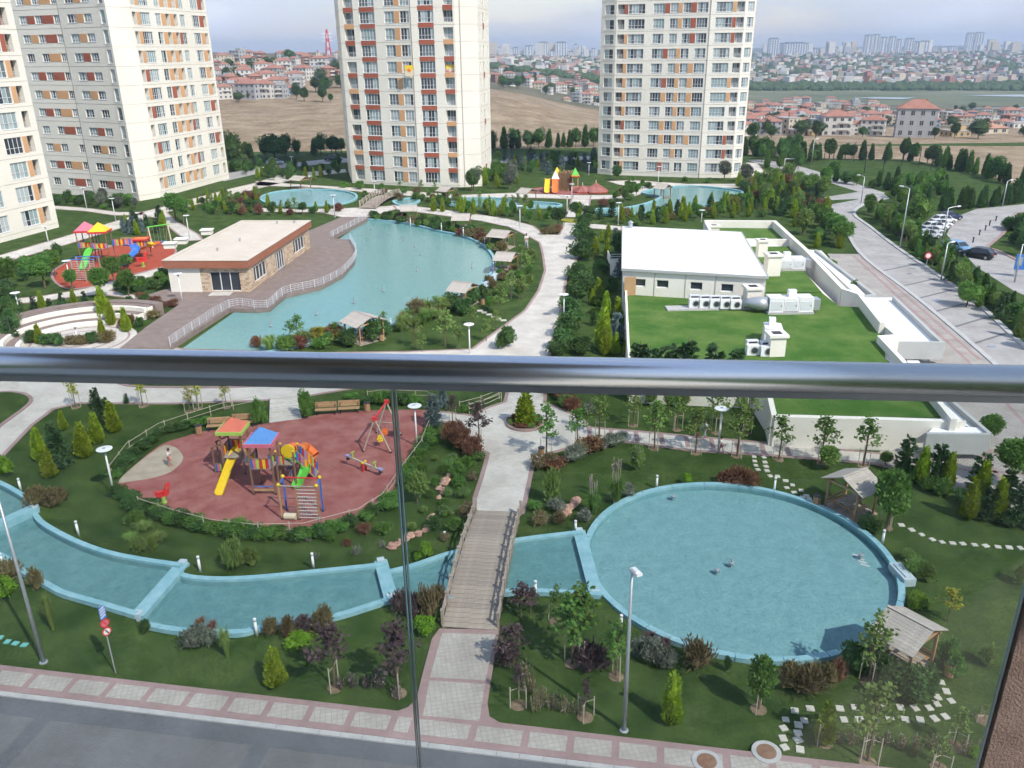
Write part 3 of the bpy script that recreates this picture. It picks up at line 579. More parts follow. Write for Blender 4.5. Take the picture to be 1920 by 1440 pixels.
# --- amphitheatre
am = tag(empty('amphitheatre', W(150, 640)), 'small open-air theatre with curved white tiers at the left', 'amphitheatre')
ac = Vector((0, 0, 0))
def arcpts(r, a0, a1, n=20): return [Vector((r * math.cos(math.radians(a0 + (a1 - a0) * k / n)), r * math.sin(math.radians(a0 + (a1 - a0) * k / n)), 0)) for k in range(n + 1)]
for k, (r, z) in enumerate(((6.2, 0.45), (7.6, 0.9), (9.0, 1.35))):
    MB().wall(arcpts(r, 62, 215), 1.35, 0, z).build('tier', M['white_wall'], am)
    MB().wall(arcpts(r + 0.2, 62, 215), 0.9, z - 0.01, z + 0.03).build('tier_seat', M['deck'], am)
MB().wall(arcpts(10.2, 60, 218), 1.1, 0, 1.5).build('rim_wall', M['deck'], am)
MB().poly([Vector((5.6 * math.cos(t), 5.6 * math.sin(t), 0.06)) for t in [2 * math.pi * k / 32 for k in range(32)]]).build('stage', M['path'], am)
for r in (2.0, 3.4, 4.8): MB().wall(circ(r, 32), 0.25, 0, 0.068, closed=True).build('ring', M['path_pink'], am)
# --- far pools
def far_pool(px, label, sm=4):
    e = struct(empty('pond'), label); pl = smooth_line(WL(px, 0.15), sm, True)
    basin(pl, 0.12, 0.09, 'lake_water', e, 'lake_surface'); MB().wall(pl, 0.5, -0.2, 0.35, closed=True).build('rim', M['pool_rim'], e)
far_pool([(490, 370), (520, 360), (575, 356), (630, 357), (664, 364), (666, 374), (640, 382), (580, 386), (520, 385), (495, 379)], 'far round turquoise pool left of the middle tower')
far_pool([(738, 378), (760, 373), (786, 372), (780, 381), (750, 385)], 'small far pool beside the far footbridge')
far_pool([(815, 376), (860, 372), (930, 372), (985, 378), (1040, 382), (1048, 387), (985, 390), (920, 386), (840, 384)], 'far turquoise stream behind the row of thujas')
far_pool([(1118, 393), (1165, 391), (1205, 384), (1235, 373), (1235, 368), (1205, 362), (1232, 354), (1290, 349), (1350, 353), (1392, 360), (1375, 367), (1345, 378), (1300, 390), (1230, 396), (1180, 402), (1130, 402)], 'far winding turquoise pond before the right tower')
# ------------------------------------------------------------------ apartment towers
WCACHE = {}
PANES = ['pane_dark', 'pane_mid', 'pane_curtain', 'pane_teal']
def window_meshes(wd, ht, n, var, transom=0.36):
    k = (round(wd, 2), round(ht, 2), n, var)
    if k in WCACHE: return WCACHE[k]
    r = random.Random(hash((round(wd * 100), round(ht * 100), n, var)) & 0xffff)
    mood = r.choice([(6, 3, 1, 1), (1, 2, 5, 4), (1, 2, 6, 2), (2, 4, 2, 3), (1, 1, 3, 6)])
    g = MB(); f = MB(); t = 0.07
    for i in range(n):
        a = -wd / 2 + wd * i / n; b = a + wd / n
        m = r.choices(range(4), mood)[0]
        g.add([(a, 0.05, 0), (b, 0.05, 0), (b, 0.05, ht), (a, 0.05, ht)], [(0, 1, 2, 3)], m)
        f.box((a if i else a + t / 2, 0.0, ht / 2), (t, 0.08, ht))
    f.box((wd / 2 - t / 2, 0, ht / 2), (t, 0.08, ht))
    for z in (t / 2, ht * transom, ht - t / 2): f.box((0, -0.01, z), (wd, 0.07, t * (0.8 if z == ht * transom else 1)))
    f.box((0, -0.12, -0.03), (wd + 0.1, 0.2, 0.05))
    WCACHE[k] = (g.mesh('pane', [M[p] for p in PANES]), f.mesh('frame', M['frame_white'])); return WCACHE[k]
PCACHE = {}
def panel_mesh(wd, ht, mt):
    k = (round(wd, 2), round(ht, 2), mt)
    if k not in PCACHE: PCACHE[k] = MB().box((0, 0, ht / 2), (wd, 0.08, ht)).mesh('panel', M[mt])
    return PCACHE[k]
def facade(e, wall, joints, A, B, cols, sill, wh, storey, nrow, ztop, m=0, panels=(), rev=0.22, rng=None, spandrel=(), vjoint=()):
    """cols: (f0, f1, panes, deep); panels: (f0, f1, chooser(row)); spandrel: (f0, f1, chooser(row)) between floors"""
    A = Vector((A[0], A[1], 0)); B = Vector((B[0], B[1], 0)); L = (B - A).length; d = (B - A) / L; n = Vector((d.y, -d.x, 0)); rz = math.atan2(d.y, d.x)
    P = lambda u, z, o=0.0: tuple(A + d * u + n * o + Vector((0, 0, z)))
    cols = sorted([(c[0] * L, c[1] * L, c[2], c[3] if len(c) > 3 else 0) for c in cols])
    q = lambda u0, u1, z0, z1: wall.add([P(u0, z0), P(u1, z0), P(u1, z1), P(u0, z1)], [(0, 1, 2, 3)], m) if u1 - u0 > 1e-4 and z1 - z0 > 1e-4 else None
    zp = 0
    for k in range(nrow):
        zs = sill + k * storey; zt = zs + wh
        q(0, L, zp, zs); u = 0
        for c0, c1, np_, deep in cols:
            q(u, c0, zs, zt); u = c1; dp = 1.0 if deep else rev
            wall.add([P(c0, zs), P(c0, zt), P(c0, zt, -dp), P(c0, zs, -dp)], [(0, 1, 2, 3)], m)
            wall.add([P(c1, zs), P(c1, zt), P(c1, zt, -dp), P(c1, zs, -dp)], [(3, 2, 1, 0)], m)
            wall.add([P(c0, zs), P(c1, zs), P(c1, zs, -dp), P(c0, zs, -dp)], [(3, 2, 1, 0)], m)
            wall.add([P(c0, zt), P(c1, zt), P(c1, zt, -dp), P(c0, zt, -dp)], [(0, 1, 2, 3)], m)
            pm, fm = window_meshes(c1 - c0, wh, np_, rng.randrange(7))
            w0 = A + d * ((c0 + c1) / 2) - n * (dp - 0.06) + Vector((0, 0, zs)) - e.location
            o = link('window', pm, e, w0, rz); link('frame', fm, o)
            if deep:
                bm = MB()
                for zz in (0.12, 0.38, 0.64, 0.9): bm.box((0, 0, zz), (c1 - c0, 0.04, 0.04))
                bm.box((-(c1 - c0) / 4, 0, 0.5), (0.04, 0.04, 0.95)).box(((c1 - c0) / 4, 0, 0.5), (0.04, 0.04, 0.95))
                bm.build('balcony_rail', M['frame_white'], e, A + d * ((c0 + c1) / 2) - n * 0.08 + Vector((0, 0, zs)) - e.location, rz)
        q(u, L, zs, zt)
        for p0, p1, ch in panels:
            mt = ch(k)
            if mt: link('panel', panel_mesh((p1 - p0) * L - 0.04, wh, mt), e, A + d * ((p0 + p1) / 2 * L) + n * 0.0 + Vector((0, 0, zs)) - e.location, rz)
        for p0, p1, ch in spandrel:
            mt = ch(k)
            if mt and k < nrow - 1: link('panel', panel_mesh((p1 - p0) * L, storey - wh - 0.06, mt), e, A + d * ((p0 + p1) / 2 * L) + n * 0.0 + Vector((0, 0, zt + 0.03)) - e.location, rz)
        zp = zt
        zj = zs - (storey - wh) * 0.45
        joints.box(A + d * (L / 2) + n * 0.012 + Vector((0, 0, zj)), (L, 0.03, 0.05), rz)
    q(0, L, zp, ztop)
    for f in vjoint: joints.box(A + d * (f * L) + n * 0.03 + Vector((0, 0, ztop / 2)), (0.16, 0.1, ztop), rz)
def tower(name, label, pxs, depth, ztop, mats, back=None):
    P = [W(*p) for p in pxs]; e = empty(name, P[len(P) // 2], 0, label, 'tower')
    return P, e, MB(), MB()
def finish_tower(P, back, e, wall, joints, ztop, mats):
    Q = P + [Vector((b[0], b[1], 0)) for b in back]; n = len(Q)
    for i in range(len(P) - 1, n):
        a, b = Q[i], Q[(i + 1) % n]
        wall.add([(a.x, a.y, 0), (b.x, b.y, 0), (b.x, b.y, ztop), (a.x, a.y, ztop)], [(0, 1, 2, 3)], 0)
    wall.poly([Vector((p.x, p.y, ztop)) for p in Q])
    o = wall.build('wall', mats, e); o.location = -e.location
    o = joints.build('wall_joints', M['joint'], e); o.location = -e.location
    inner = [p.lerp(sum(Q, Vector()) / n, 0.10) for p in Q]
    core = MB().prism(inner, 0, ztop - 0.5).build('core', M['recess'], e); core.location = -e.location
R = random.Random(11)
alt = lambda seq, r=R: (lambda k: r.choice(seq))
NRW = 16
# right tower
zt = 54.0
P, e, wl_, jn = tower('apartment_tower', 'cream tower on the right with window bands and orange panels', [(1120, 325.5), (1146, 328), (1311, 333.5), (1371, 333.5), (1389, 331.5)], 24, zt, None)
s = 28 / 242
facade(e, wl_, jn, P[0], P[1], [(0.25, 0.85, 2)], 1.27, 2.0, 3.08, NRW, zt, 1, rng=R)
f = lambda x: (x - 745) / 647
facade(e, wl_, jn, P[1], P[2], [(f(755), f(803), 2, 1), (f(830), f(945), 5), (f(1003), f(1080), 4), (f(1118), f(1172), 3), (f(1203), f(1258), 3), (f(1298), f(1372), 4)], 1.27, 2.0, 3.08, NRW, zt, 0,
       panels=[(f(804), f(829), alt(['orange', 'orange', 'terracotta', None])), (f(1081), f(1117), alt(['terracotta', 'orange', None])), (f(1173), f(1202), alt(['orange', 'orange', None])), (f(1259), f(1297), alt(['terracotta', 'orange', None]))], rng=R, vjoint=(0.995,))
f = lambda x: (x - 1400) / 240
facade(e, wl_, jn, P[2], P[3], [(f(1435), f(1550), 5), (f(1580), f(1634), 3, 1)], 1.27, 2.0, 3.08, NRW, zt, 0, panels=[(f(1552), f(1579), alt(['orange', 'terracotta', 'orange', None]))], rng=R)
facade(e, wl_, jn, P[3], P[4], [(0.2, 0.85, 3)], 1.27, 2.0, 3.08, NRW, zt, 0, rng=R)
finish_tower(P, [(P[-1].x + 1, P[-1].y + 20), (P[0].x * 1.13 + 0.6, P[0].y * 1.13)], e, wl_, jn, zt, [M['cream'], M['cream_grey']])
# middle tower
P, e, wl_, jn = tower('apartment_tower', 'cream tower in the middle with red panels stacked between its windows', [(653, 322), (661, 343), (787, 350), (863, 351), (903, 349), (922, 331)], 24, zt, None)
facade(e, wl_, jn, P[0], P[1], [], 0.85, 2.27, 3.27, NRW, zt, 1, rng=R)
f = lambda x: (x - 724) / 504
rt_ = lambda k: 'terracotta'
facade(e, wl_, jn, P[1], P[2], [(f(757), f(826), 2, 1), (f(870), f(976), 5), (f(1045), f(1110), 3), (f(1152), f(1214), 3)], 0.85, 2.27, 3.27, NRW, zt, 0, panels=[(f(1112), f(1150), lambda k: 'orange')],
       spandrel=[(f(757), f(826), lambda k: ('terracotta', 'orange', 'terracotta', None)[k % 4]), (f(870), f(976), rt_)], rng=R, vjoint=(0.995,))
f = lambda x: (x - 1228) / 304
facade(e, wl_, jn, P[2], P[3], [(f(1275), f(1385), 5), (f(1450), f(1519), 3, 1)], 0.85, 2.27, 3.27, NRW, zt, 0, spandrel=[(f(1275), f(1385), rt_), (f(1450), f(1519), lambda k: ('terracotta', 'orange', 'terracotta', 'orange', None)[k % 5])], rng=R)
facade(e, wl_, jn, P[3], P[4], [], 0.85, 2.27, 3.27, NRW, zt, 0, rng=R, vjoint=(0.22,))
facade(e, wl_, jn, P[4], P[5], [(0.12, 0.2, 1), (0.42, 0.54, 1), (0.8, 0.88, 1)], 0.85, 2.0, 3.27, NRW, zt, 0, rng=R, spandrel=[(0.42, 0.54, lambda k: 'terracotta' if k % 3 == 0 else None)])
finish_tower(P, [(P[-1].x - 2, P[-1].y + 14), (P[0].x + 2, P[0].y + 14)], e, wl_, jn, zt, [M['cream'], M['cream_grey']])
# left tower
P, e, wl_, jn = tower('apartment_tower', 'broad cream tower at the left with a shaded side and red panels', [(92, 362), (178, 368), (246, 375), (262, 377), (302, 370), (430, 335)], 24, 60.0, None)
f = lambda x: (x - 350) / 368
pr = alt(['terracotta', 'orange', 'orange', 'terracotta', None])
facade(e, wl_, jn, P[0], P[1], [(f(412), f(468), 3), (f(530), f(582), 3), (f(672), f(715), 3)], 2.0, 1.55, 3.55, 15, 60, 1, panels=[(f(470), f(528), pr), (f(584), f(670), pr)], rng=R)
f = lambda x: (x - 718) / 268
facade(e, wl_, jn, P[1], P[2], [(f(772), f(832), 3), (f(888), f(942), 3)], 2.0, 1.55, 3.55, 15, 60, 1, panels=[(f(834), f(886), alt(['terracotta', 'orange', 'orange', None]))], rng=R, vjoint=(0.0,))
facade(e, wl_, jn, P[2], P[3], [(0.28, 0.78, 1)], 1.6, 2.5, 3.55, 15, 60, 0, rng=R)
facade(e, wl_, jn, P[3], P[4], [], 1.6, 2.3, 3.55, 15, 60, 0, rng=R)
f = lambda x: (x - 1192) / 528
facade(e, wl_, jn, P[4], P[5], [(f(1203), f(1226), 1, 1), (f(1250), f(1312), 5), (f(1348), f(1382), 2), (f(1414), f(1440), 2, 1), (f(1470), f(1493), 2, 1), (f(1512), f(1546), 3), (f(1600), f(1652), 4), (f(1684), f(1706), 1, 1)], 1.6, 2.3, 3.55, 15, 60, 0,
       panels=[(f(1227), f(1249), alt(['terracotta', 'orange', 'orange', None])), (f(1383), f(1413), alt(['terracotta', 'orange', 'orange', None])), (f(1441), f(1469), lambda k: 'orange'), (f(1494), f(1511), alt(['terracotta', 'orange', None])), (f(1653), f(1683), alt(['terracotta', 'orange', 'orange', None]))], rng=R)
finish_tower(P, [(P[-1].x - 22, P[-1].y + 14), (P[0].x - 4, P[0].y + 26)], e, wl_, jn, 60, [M['cream'], M['cream_grey']])
# nearest tower at the left edge
P, e, wl_, jn = tower('apartment_tower', 'nearest cream tower cut by the left edge of the picture', [(-160, 470), (-20, 461), (111, 426)], 24, 60.0, None)
facade(e, wl_, jn, P[0], P[1], [(0.1, 0.3, 3), (0.6, 0.85, 4)], 1.4, 2.6, 3.9, 14, 60, 1, rng=R)
f = lambda x: (x + 20) / 131
facade(e, wl_, jn, P[1], P[2], [(f(-5), f(22), 4), (f(46), f(77), 4), (f(87), f(99), 1, 1)], 1.4, 2.6, 3.9, 14, 60, 0, panels=[(f(77.8), f(86.5), alt(['terracotta', 'orange', 'orange', None]))], rng=R)
finish_tower(P, [(P[-1].x - 16, P[-1].y + 10), (P[0].x - 4, P[0].y + 16)], e, wl_, jn, 60, [M['cream'], M['cream_grey']])
# banners hung from two windows of the middle tower
for (px, py), c1, c2, lb in (((767, 132), 'p_yellow', 'p_cream', 'yellow and white banner hanging from a middle tower window'), ((844, 131), 'p_yellow', 'p_red', 'yellow and red banner over a middle tower balcony')):
    Pm = W(787, 350); c = ray_at(px, py, Pm.y - 0.6); b = empty('banner', c, 0.0, lb, 'banner')
    MB().box((0, 0, 0.5), (1.7, 0.06, 1.0)).build('upper_cloth', M[c1], b); MB().box((0, 0, -0.6), (1.7, 0.06, 1.15)).build('lower_cloth', M[c2], b)
    MB().box((0, -0.045, 0.0), (0.6, 0.03, 0.7)).build('emblem', M['p_cream' if c2 == 'p_red' else 'p_orange'], b)
# ------------------------------------------------------------------ club house
cz = 4.6
c4 = WL([(309, 488), (461, 488), (579, 414), (437, 412)], cz)
c4[3] = c4[0] + (c4[2] - c4[1]) * 1.0
club = empty('club_house', Vector((c4[0].x, c4[0].y, 0)), 0, 'flat roofed club house with brown band on the deck by the lake', 'building')
def rel(p, z=None): return Vector((p.x, p.y, p.z if z is None else z)) - club.location
ins = [rel(p) for p in c4]; cen = sum(ins, Vector()) / 4
def wallface(e, A, B, z0, z1, opens, wm, th=0.25, nm='wall', fm='frame_white', panes=3, pm='pane_dark'):
    """wall quad strip with openings (f0,f1,s,t) -> wall mesh, window parts"""
    A = Vector((A[0], A[1], 0)); B = Vector((B[0], B[1], 0)); L = (B - A).length; d = (B - A) / L; n = Vector((d.y, -d.x, 0)); rz = math.atan2(d.y, d.x); m = MB()
    P = lambda u, z, o=0.0: tuple(A + d * u + n * o + Vector((0, 0, z)))
    ops = sorted([(a * L, b * L, s_, t_) for a, b, s_, t_ in opens]); u = 0
    q = lambda u0, u1, a, b: m.add([P(u0, a), P(u1, a), P(u1, b), P(u0, b)], [(0, 1, 2, 3)]) if u1 > u0 and b > a else None
    for c0, c1, s_, t_ in ops:
        q(u, c0, z0, z1); q(c0, c1, z0, s_); q(c0, c1, t_, z1); u = c1
        for x in (0, 1): m.add([P((c0, c1)[x], s_), P((c0, c1)[x], t_), P((c0, c1)[x], t_, -th), P((c0, c1)[x], s_, -th)], [(0, 1, 2, 3)])
        for x in (0, 1): m.add([P(c0, (s_, t_)[x]), P(c1, (s_, t_)[x]), P(c1, (s_, t_)[x], -th), P(c0, (s_, t_)[x], -th)], [(0, 1, 2, 3)])
        np_ = panes if c1 - c0 > 1.6 else 1
        g = MB().add([(-(c1 - c0) / 2, 0.04, 0), ((c1 - c0) / 2, 0.04, 0), ((c1 - c0) / 2, 0.04, t_ - s_), (-(c1 - c0) / 2, 0.04, t_ - s_)], [(0, 1, 2, 3)])
        fr_ = MB()
        for i in range(np_ + 1): fr_.box((-(c1 - c0) / 2 + (c1 - c0) * i / np_, 0, (t_ - s_) / 2), (0.09, 0.08, t_ - s_))
        for z in (0.04, t_ - s_ - 0.04): fr_.box((0, 0, z), (c1 - c0, 0.08, 0.09))
        o = g.build('window', M[pm], e, A + d * ((c0 + c1) / 2) - n * (th - 0.06) + Vector((0, 0, s_)), rz); fr_.build('frame', M[fm], o)
    q(u, L, z0, z1); return m.build(nm, wm, e)
_mb = paver('stone', (0.66, 0.52, 0.36), (0.36, 0.22, 0.13), (0.66, 0.58, 0.47), 0.6, 0.26, 1.0, 0.035)
# stone pattern must run on upright walls: use object-space box mapping of the wall itself
n = _mb.node_tree.nodes; l = _mb.node_tree.links
g_ = [x for x in n if x.type == 'NEW_GEOMETRY'][0]; mp_ = [x for x in n if x.type == 'MAPPING'][0]
sx_ = n.new('ShaderNodeSeparateXYZ'); cx_ = n.new('ShaderNodeCombineXYZ'); ad = n.new('ShaderNodeMath'); ad.operation = 'ADD'
l.new(g_.outputs['Position'], sx_.inputs[0]); l.new(sx_.outputs['X'], ad.inputs[0]); l.new(sx_.outputs['Y'], ad.inputs[1]); l.new(ad.outputs[0], cx_.inputs['X']); l.new(sx_.outputs['Z'], cx_.inputs['Y']); l.new(cx_.outputs[0], mp_.inputs['Vector'])
b0, b1, b2, b3 = [p.lerp(cen, 0.015) for p in ins]
wallface(club, b0, b0.lerp(b1, 0.40), 0, cz - 0.9, [], M['white_wall'])
wallface(club, b0.lerp(b1, 0.40), b1, 0, cz - 0.9, [(0.2, 0.82, 0.65, 3.1)], M['stone'], panes=3)
wallface(club, b1, b2, 0, cz - 0.9, [(0.08, 0.26, 1.2, 3.1), (0.40, 0.54, 0.6, 3.1), (0.70, 0.90, 1.2, 3.1)], M['stone'], panes=4)
wallface(club, b2, b3, 0, cz - 0.9, [], M['white_wall']); wallface(club, b3, b0, 0, cz - 0.9, [], M['white_wall'])
MB().wall([p for p in ins], 0.5, cz - 0.95, cz, closed=True, side=0).build('fascia', M['fascia'], club)
MB().poly([Vector((p.x, p.y, cz - 0.02)) for p in ins]).build('roof', M['clubroof'], club)
MB().wall([p for p in ins], 0.6, cz, cz + 0.05, closed=True).build('roof_edge', M['clubroof'], club)
MB().poly([Vector((p.x, p.y, 0.6)) for p in (b0, b1, b2, b3)]).build('floor', M['clubroof'], club)
for a, b in ((319, 458), (340, 450), (388, 433)):
    q = W(a, b, cz + 0.4); MB().box((q.x - club.location.x, q.y - club.location.y, cz + 0.25), (1.4, 1.2, 0.6), 0.1).box((q.x - club.location.x, q.y - club.location.y, cz + 0.6), (1.7, 1.5, 0.1), 0.1).build('roof_hatch', M['white_wall'], club)
for a, b in ((520, 419), (552, 418), (408, 470), (450, 452)):
    q = W(a, b, cz); MB().lathe([(0.12, 0), (0.12, 0.3), (0.2, 0.32), (0.2, 0.36)], (q.x - club.location.x, q.y - club.location.y, cz), 8).build('roof_vent', M['galv'], club)
cl = (b0.lerp(b1, 0.66) + Vector((0, -0.9, 0))); MB().box((cl.x, cl.y, 0.58), (2.6, 1.6, 0.08)).build('doorstep', M['path'], club)
# ------------------------------------------------------------------ podium with green roof and white hall
gzr = 2.2      # green roof level
pod = empty('podium', W(1300, 700), 0, 'low cream podium building with artificial green roof and pale parapets', 'building')
def relp(px, py, z): return W(px, py, z) - pod.location
def RP(pts, z): return [relp(a, b, z) for a, b in pts]
MB().poly(RP([(1176, 547), (1436, 548), (1500, 548), (1540, 548), (1573, 574), (1614, 576), (1658, 632), (1660, 672), (1790, 784), (1455, 778), (1446, 740), (1430, 690), (1182, 690)], gzr)).build('green_roof', M['turf'], pod)
MB().poly(RP([(1436, 500), (1500, 500), (1542, 549), (1436, 549)], gzr)).build('green_roof', M['turf'], pod)
MB().poly(RP([(1400, 462), (1480, 462), (1502, 500), (1436, 500)], gzr)).build('green_roof', M['turf'], pod)
MB().poly(RP([(1322, 424), (1460, 424), (1484, 449), (1340, 449)], gzr)).build('green_roof', M['turf'], pod)
def parapet(pts, nm='parapet', wd=0.45, h=0.9, mt='white_wall', zz=gzr, z0=-0.1):
    return MB().wall(RP(pts, zz + h), wd, z0, zz + h).build(nm, M[mt], pod)
parapet([(1172, 505), (1178, 640), (1182, 690)], wd=0.22, h=0.6)
parapet([(1182, 690), (1430, 700)], wd=0.4); parapet([(1440, 728), (1452, 779)], wd=0.4, h=0.35)
parapet([(1452, 779), (1640, 784), (1800, 789)], wd=0.5, h=0.3)
parapet([(1322, 413), (1452, 414), (1512, 468), (1582, 541)], wd=0.55, h=1.1)
parapet([(1582, 541), (1612, 551)], wd=0.5, h=1.1)
parapet([(1612, 551), (1655, 605)], wd=0.5, h=1.1)
parapet([(1655, 605), (1682, 628), (1650, 630), (1690, 672), (1757, 747), (1789, 786)], wd=0.4, h=0.7)
parapet([(1345, 447), (1486, 449)], wd=0.5, h=0.6); parapet([(1322, 413), (1340, 447)], wd=0.4, h=0.9)
# white lower terrace roof on the right with grey fascia
tz = 1.75
for q_ in ([(1614, 558), (1676, 558), (1762, 640), (1684, 640)], [(1700, 676), (1722, 676), (1783, 749), (1855, 812), (1800, 795), (1762, 752)]): MB().poly(RP(q_, tz)).build('terrace_roof', M['membrane'], pod)
MB().wall(RP([(1676, 556), (1765, 640)], tz + 0.5), 0.3, tz - 0.9, tz + 0.5).build('terrace_edge', M['parapet_grey'], pod)
MB().wall(RP([(1665, 640), (1772, 641)], tz + 0.5), 0.3, tz - 1.2, tz + 0.5).build('terrace_edge', M['parapet_grey'], pod)
MB().wall(RP([(1722, 680), (1783, 749), (1856, 812)], tz + 0.4), 0.3, tz - 1.0, tz + 0.4).build('terrace_edge', M['parapet_grey'], pod)
MB().wall(RP([(1737, 812), (1856, 813)], tz + 0.4), 0.3, tz - 1.2, tz + 0.4).build('canopy_edge', M['parapet_grey'], pod)
MB().poly(RP([(1740, 811), (1855, 812), (1842, 802), (1755, 797)], tz + 0.2)).build('canopy_roof', M['membrane'], pod)
MB().prism(RP([(1516, 468), (1540, 470), (1640, 570), (1614, 560)], 1.2), 0, 1.2).build('lower_terrace', M['membrane'], pod)
MB().wall(RP([(1530, 468), (1640, 552), (1598, 556)], 1.5), 0.4, 0, 1.5).build('terrace_edge', M['parapet_grey'], pod)
for a, b in ((1705, 676), (1733, 676)):
    q = relp(a, b, 0); MB().box((q.x, q.y, 0.6), (0.5, 0.5, 1.2)).build('column', M['white_wall'], pod)
# front wall of the podium
fa, fb = relp(1448, 833, 0), relp(1800, 846, 0); fa.z = fb.z = 0
wallface(pod, fa, fb, 0, gzr + 0.3, [(0.235, 0.30, 0.25, 0.75), (0.415, 0.48, 0.25, 0.75)], M['white_wall'], pm='pane_dark', panes=1)
d_ = (fb - fa).normalized()
for f0 in (0.235, 0.415):
    for k in range(7):
        c = fa.lerp(fb, f0 + 0.065 * (k + 0.5) / 7); MB().box((c.x, c.y, 0.5), (0.05, 0.05, 0.5), math.atan2(d_.y, d_.x)).build('grille_bar', M['lamp_white'], pod)
ca = relp(1440, 728, gzr + 0.35); wallface(pod, Vector((ca.x - 0.6, ca.y + 1.5, 0)), fa, 0, gzr + 0.3, [], M['white_wall'])
wl0 = relp(1170, 512, gzr); wallface(pod, relp(1182, 690, gzr), relp(1430, 700, gzr), 0, gzr, [], M['white_wall'])
MB().prism([relp(1176, 560, gzr), relp(1430, 690, gzr), relp(1460, 770, gzr), relp(1770, 778, gzr), relp(1690, 690, gzr), relp(1630, 630, gzr), relp(1520, 520, gzr), relp(1450, 450, gzr), relp(1330, 430, gzr)], 0, gzr - 0.15).build('core', M['white_wall'], pod)
# hall with white membrane roof, standing on the podium
hz = 5.2
hr = WL([(1169, 503), (1437, 518), (1388, 436), (1169, 425)], hz)
hall = empty('hall', Vector((hr[0].x, hr[0].y, gzr)), 0, 'cream hall with a blank white roof rising from the green roof', 'building')
hq = [p - hall.location for p in hr]; zr = hz - gzr
wallface(hall, hq[0], hq[1], -gzr, zr, [(0.085, 0.165, 1.0, 1.9), (0.245, 0.33, 1.0, 1.9), (0.485, 0.57, 1.0, 1.9), (0.70, 0.785, 1.0, 1.9)], M['white_wall'], panes=1, pm='pane_dark')
for a, b in ((1, 2), (2, 3), (3, 0)): wallface(hall, hq[a], hq[b], -gzr, zr, [], M['white_wall'])
hc = sum(hq, Vector()) / 4
MB().poly([Vector((p.x, p.y, zr)) + (p - hc).normalized() * 0.3 for p in hq]).build('roof', M['membrane'], hall)
MB().wall([Vector((p.x, p.y, 0)) + (p - hc).normalized() * 0.3 for p in hq], 0.12, zr - 0.22, zr + 0.06, closed=True).build('roof_trim', M['parapet_grey'], hall)
for f0 in (0.23, 0.45, 0.66):
    c = hq[0].lerp(hq[1], f0); MB().box((c.x, c.y - 0.02, zr / 2), (0.06, 0.06, zr)).build('wall_joint', M['joint'], hall)
c = hq[0].lerp(hq[1], 0.05); MB().box((c.x, c.y - 0.3, 1.05), (1.3, 0.12, 2.1), 0.05).build('board', M['wood'], hall)
q = W(1181, 426, hz) - hall.location; MB().lathe([(0.3, zr - 0.2), (0.3, zr + 0.7), (0.42, zr + 0.75), (0.1, zr + 1.0)], (q.x, q.y - 0.5, 0), 12).build('flue', M['galv'], hall)
# small white ladder platform at the hall's left
lp = empty('stair_landing', W(1156, 515), 0, 'small railed landing with stairs on the left of the white hall', 'stairs')
MB().box((0.1, 0, 1.6), (2.3, 2.6, 0.15)).build('platform', M['wood_grey'], lp); MB().box((-1.1, 0, 2.4), (0.12, 2.8, 1.1)).box((0.1, -1.35, 1.2), (2.3, 0.12, 2.4)).build('side_wall', M['white_wall'], lp)
for z in (2.5, 2.8, 3.1): MB().tube([(-1.0, -1.4, z), (1.2, -1.4, z)], 0.03, 5).build('rail', M['lamp_white'], lp)
# air conditioners in a row
ab = tag(MB().box((0, 0, 0.08), (11.2, 1.5, 0.16)).build('plinth', M['kerb'], None, W(1340, 578, gzr) + Vector((0.4, 0, 0)), 0.02), 'pale plinth under the row of air conditioners on the green roof', 'plinth')
def ac_unit(loc, rz, label, group=None):
    e = empty('air_conditioner', loc, rz, label, 'air conditioner', group)
    MB().box((0, 0, 0.5), (1.15, 0.55, 0.95)).build('casing', M['lamp_white'], e); MB().box((0.1, 0.55, 0.62), (1.05, 0.5, 1.2)).build('rear_casing', M['alu_white'], e)
    MB().box((0.1, 0.293, 0.95), (0.8, 0.03, 0.4)).build('rear_grille', M['dark_metal'], e)
    f = MB(); f.lathe([(0.36, 0), (0.36, 0.03), (0.30, 0.035)], (0, 0, 0), 16); o = f.build('fan_ring', M['galv'], e, (0.1, -0.275, 0.5)); o.rotation_euler = (math.pi / 2, 0, 0)
    f = MB().lathe([(0.27, 0), (0.27, 0.045), (0.05, 0.05)], (0, 0, 0), 14); o = f.build('fan_grille', M['dark_metal'], e, (0.1, -0.275, 0.5)); o.rotation_euler = (math.pi / 2, 0, 0)
    for sx in (-0.45, 0.45): MB().box((sx, 0, 0.02), (0.08, 0.6, 0.06)).build('foot', M['dark_metal'], e)
    return e
for k in range(5): ac_unit(W(1301 + 19.3 * k, 579 + 0.6 * k, gzr) + Vector((0, 0, 0.16)), 0.03, ORD[k] + ' from the left of five air conditioners in a row on the green roof', 'row of air conditioners')
for k, (a, b) in enumerate(((1410, 665), (1436, 667))): ac_unit(W(a, b, gzr), 0.05, ('left' if k == 0 else 'right') + ' of two air conditioners just above the handrail')
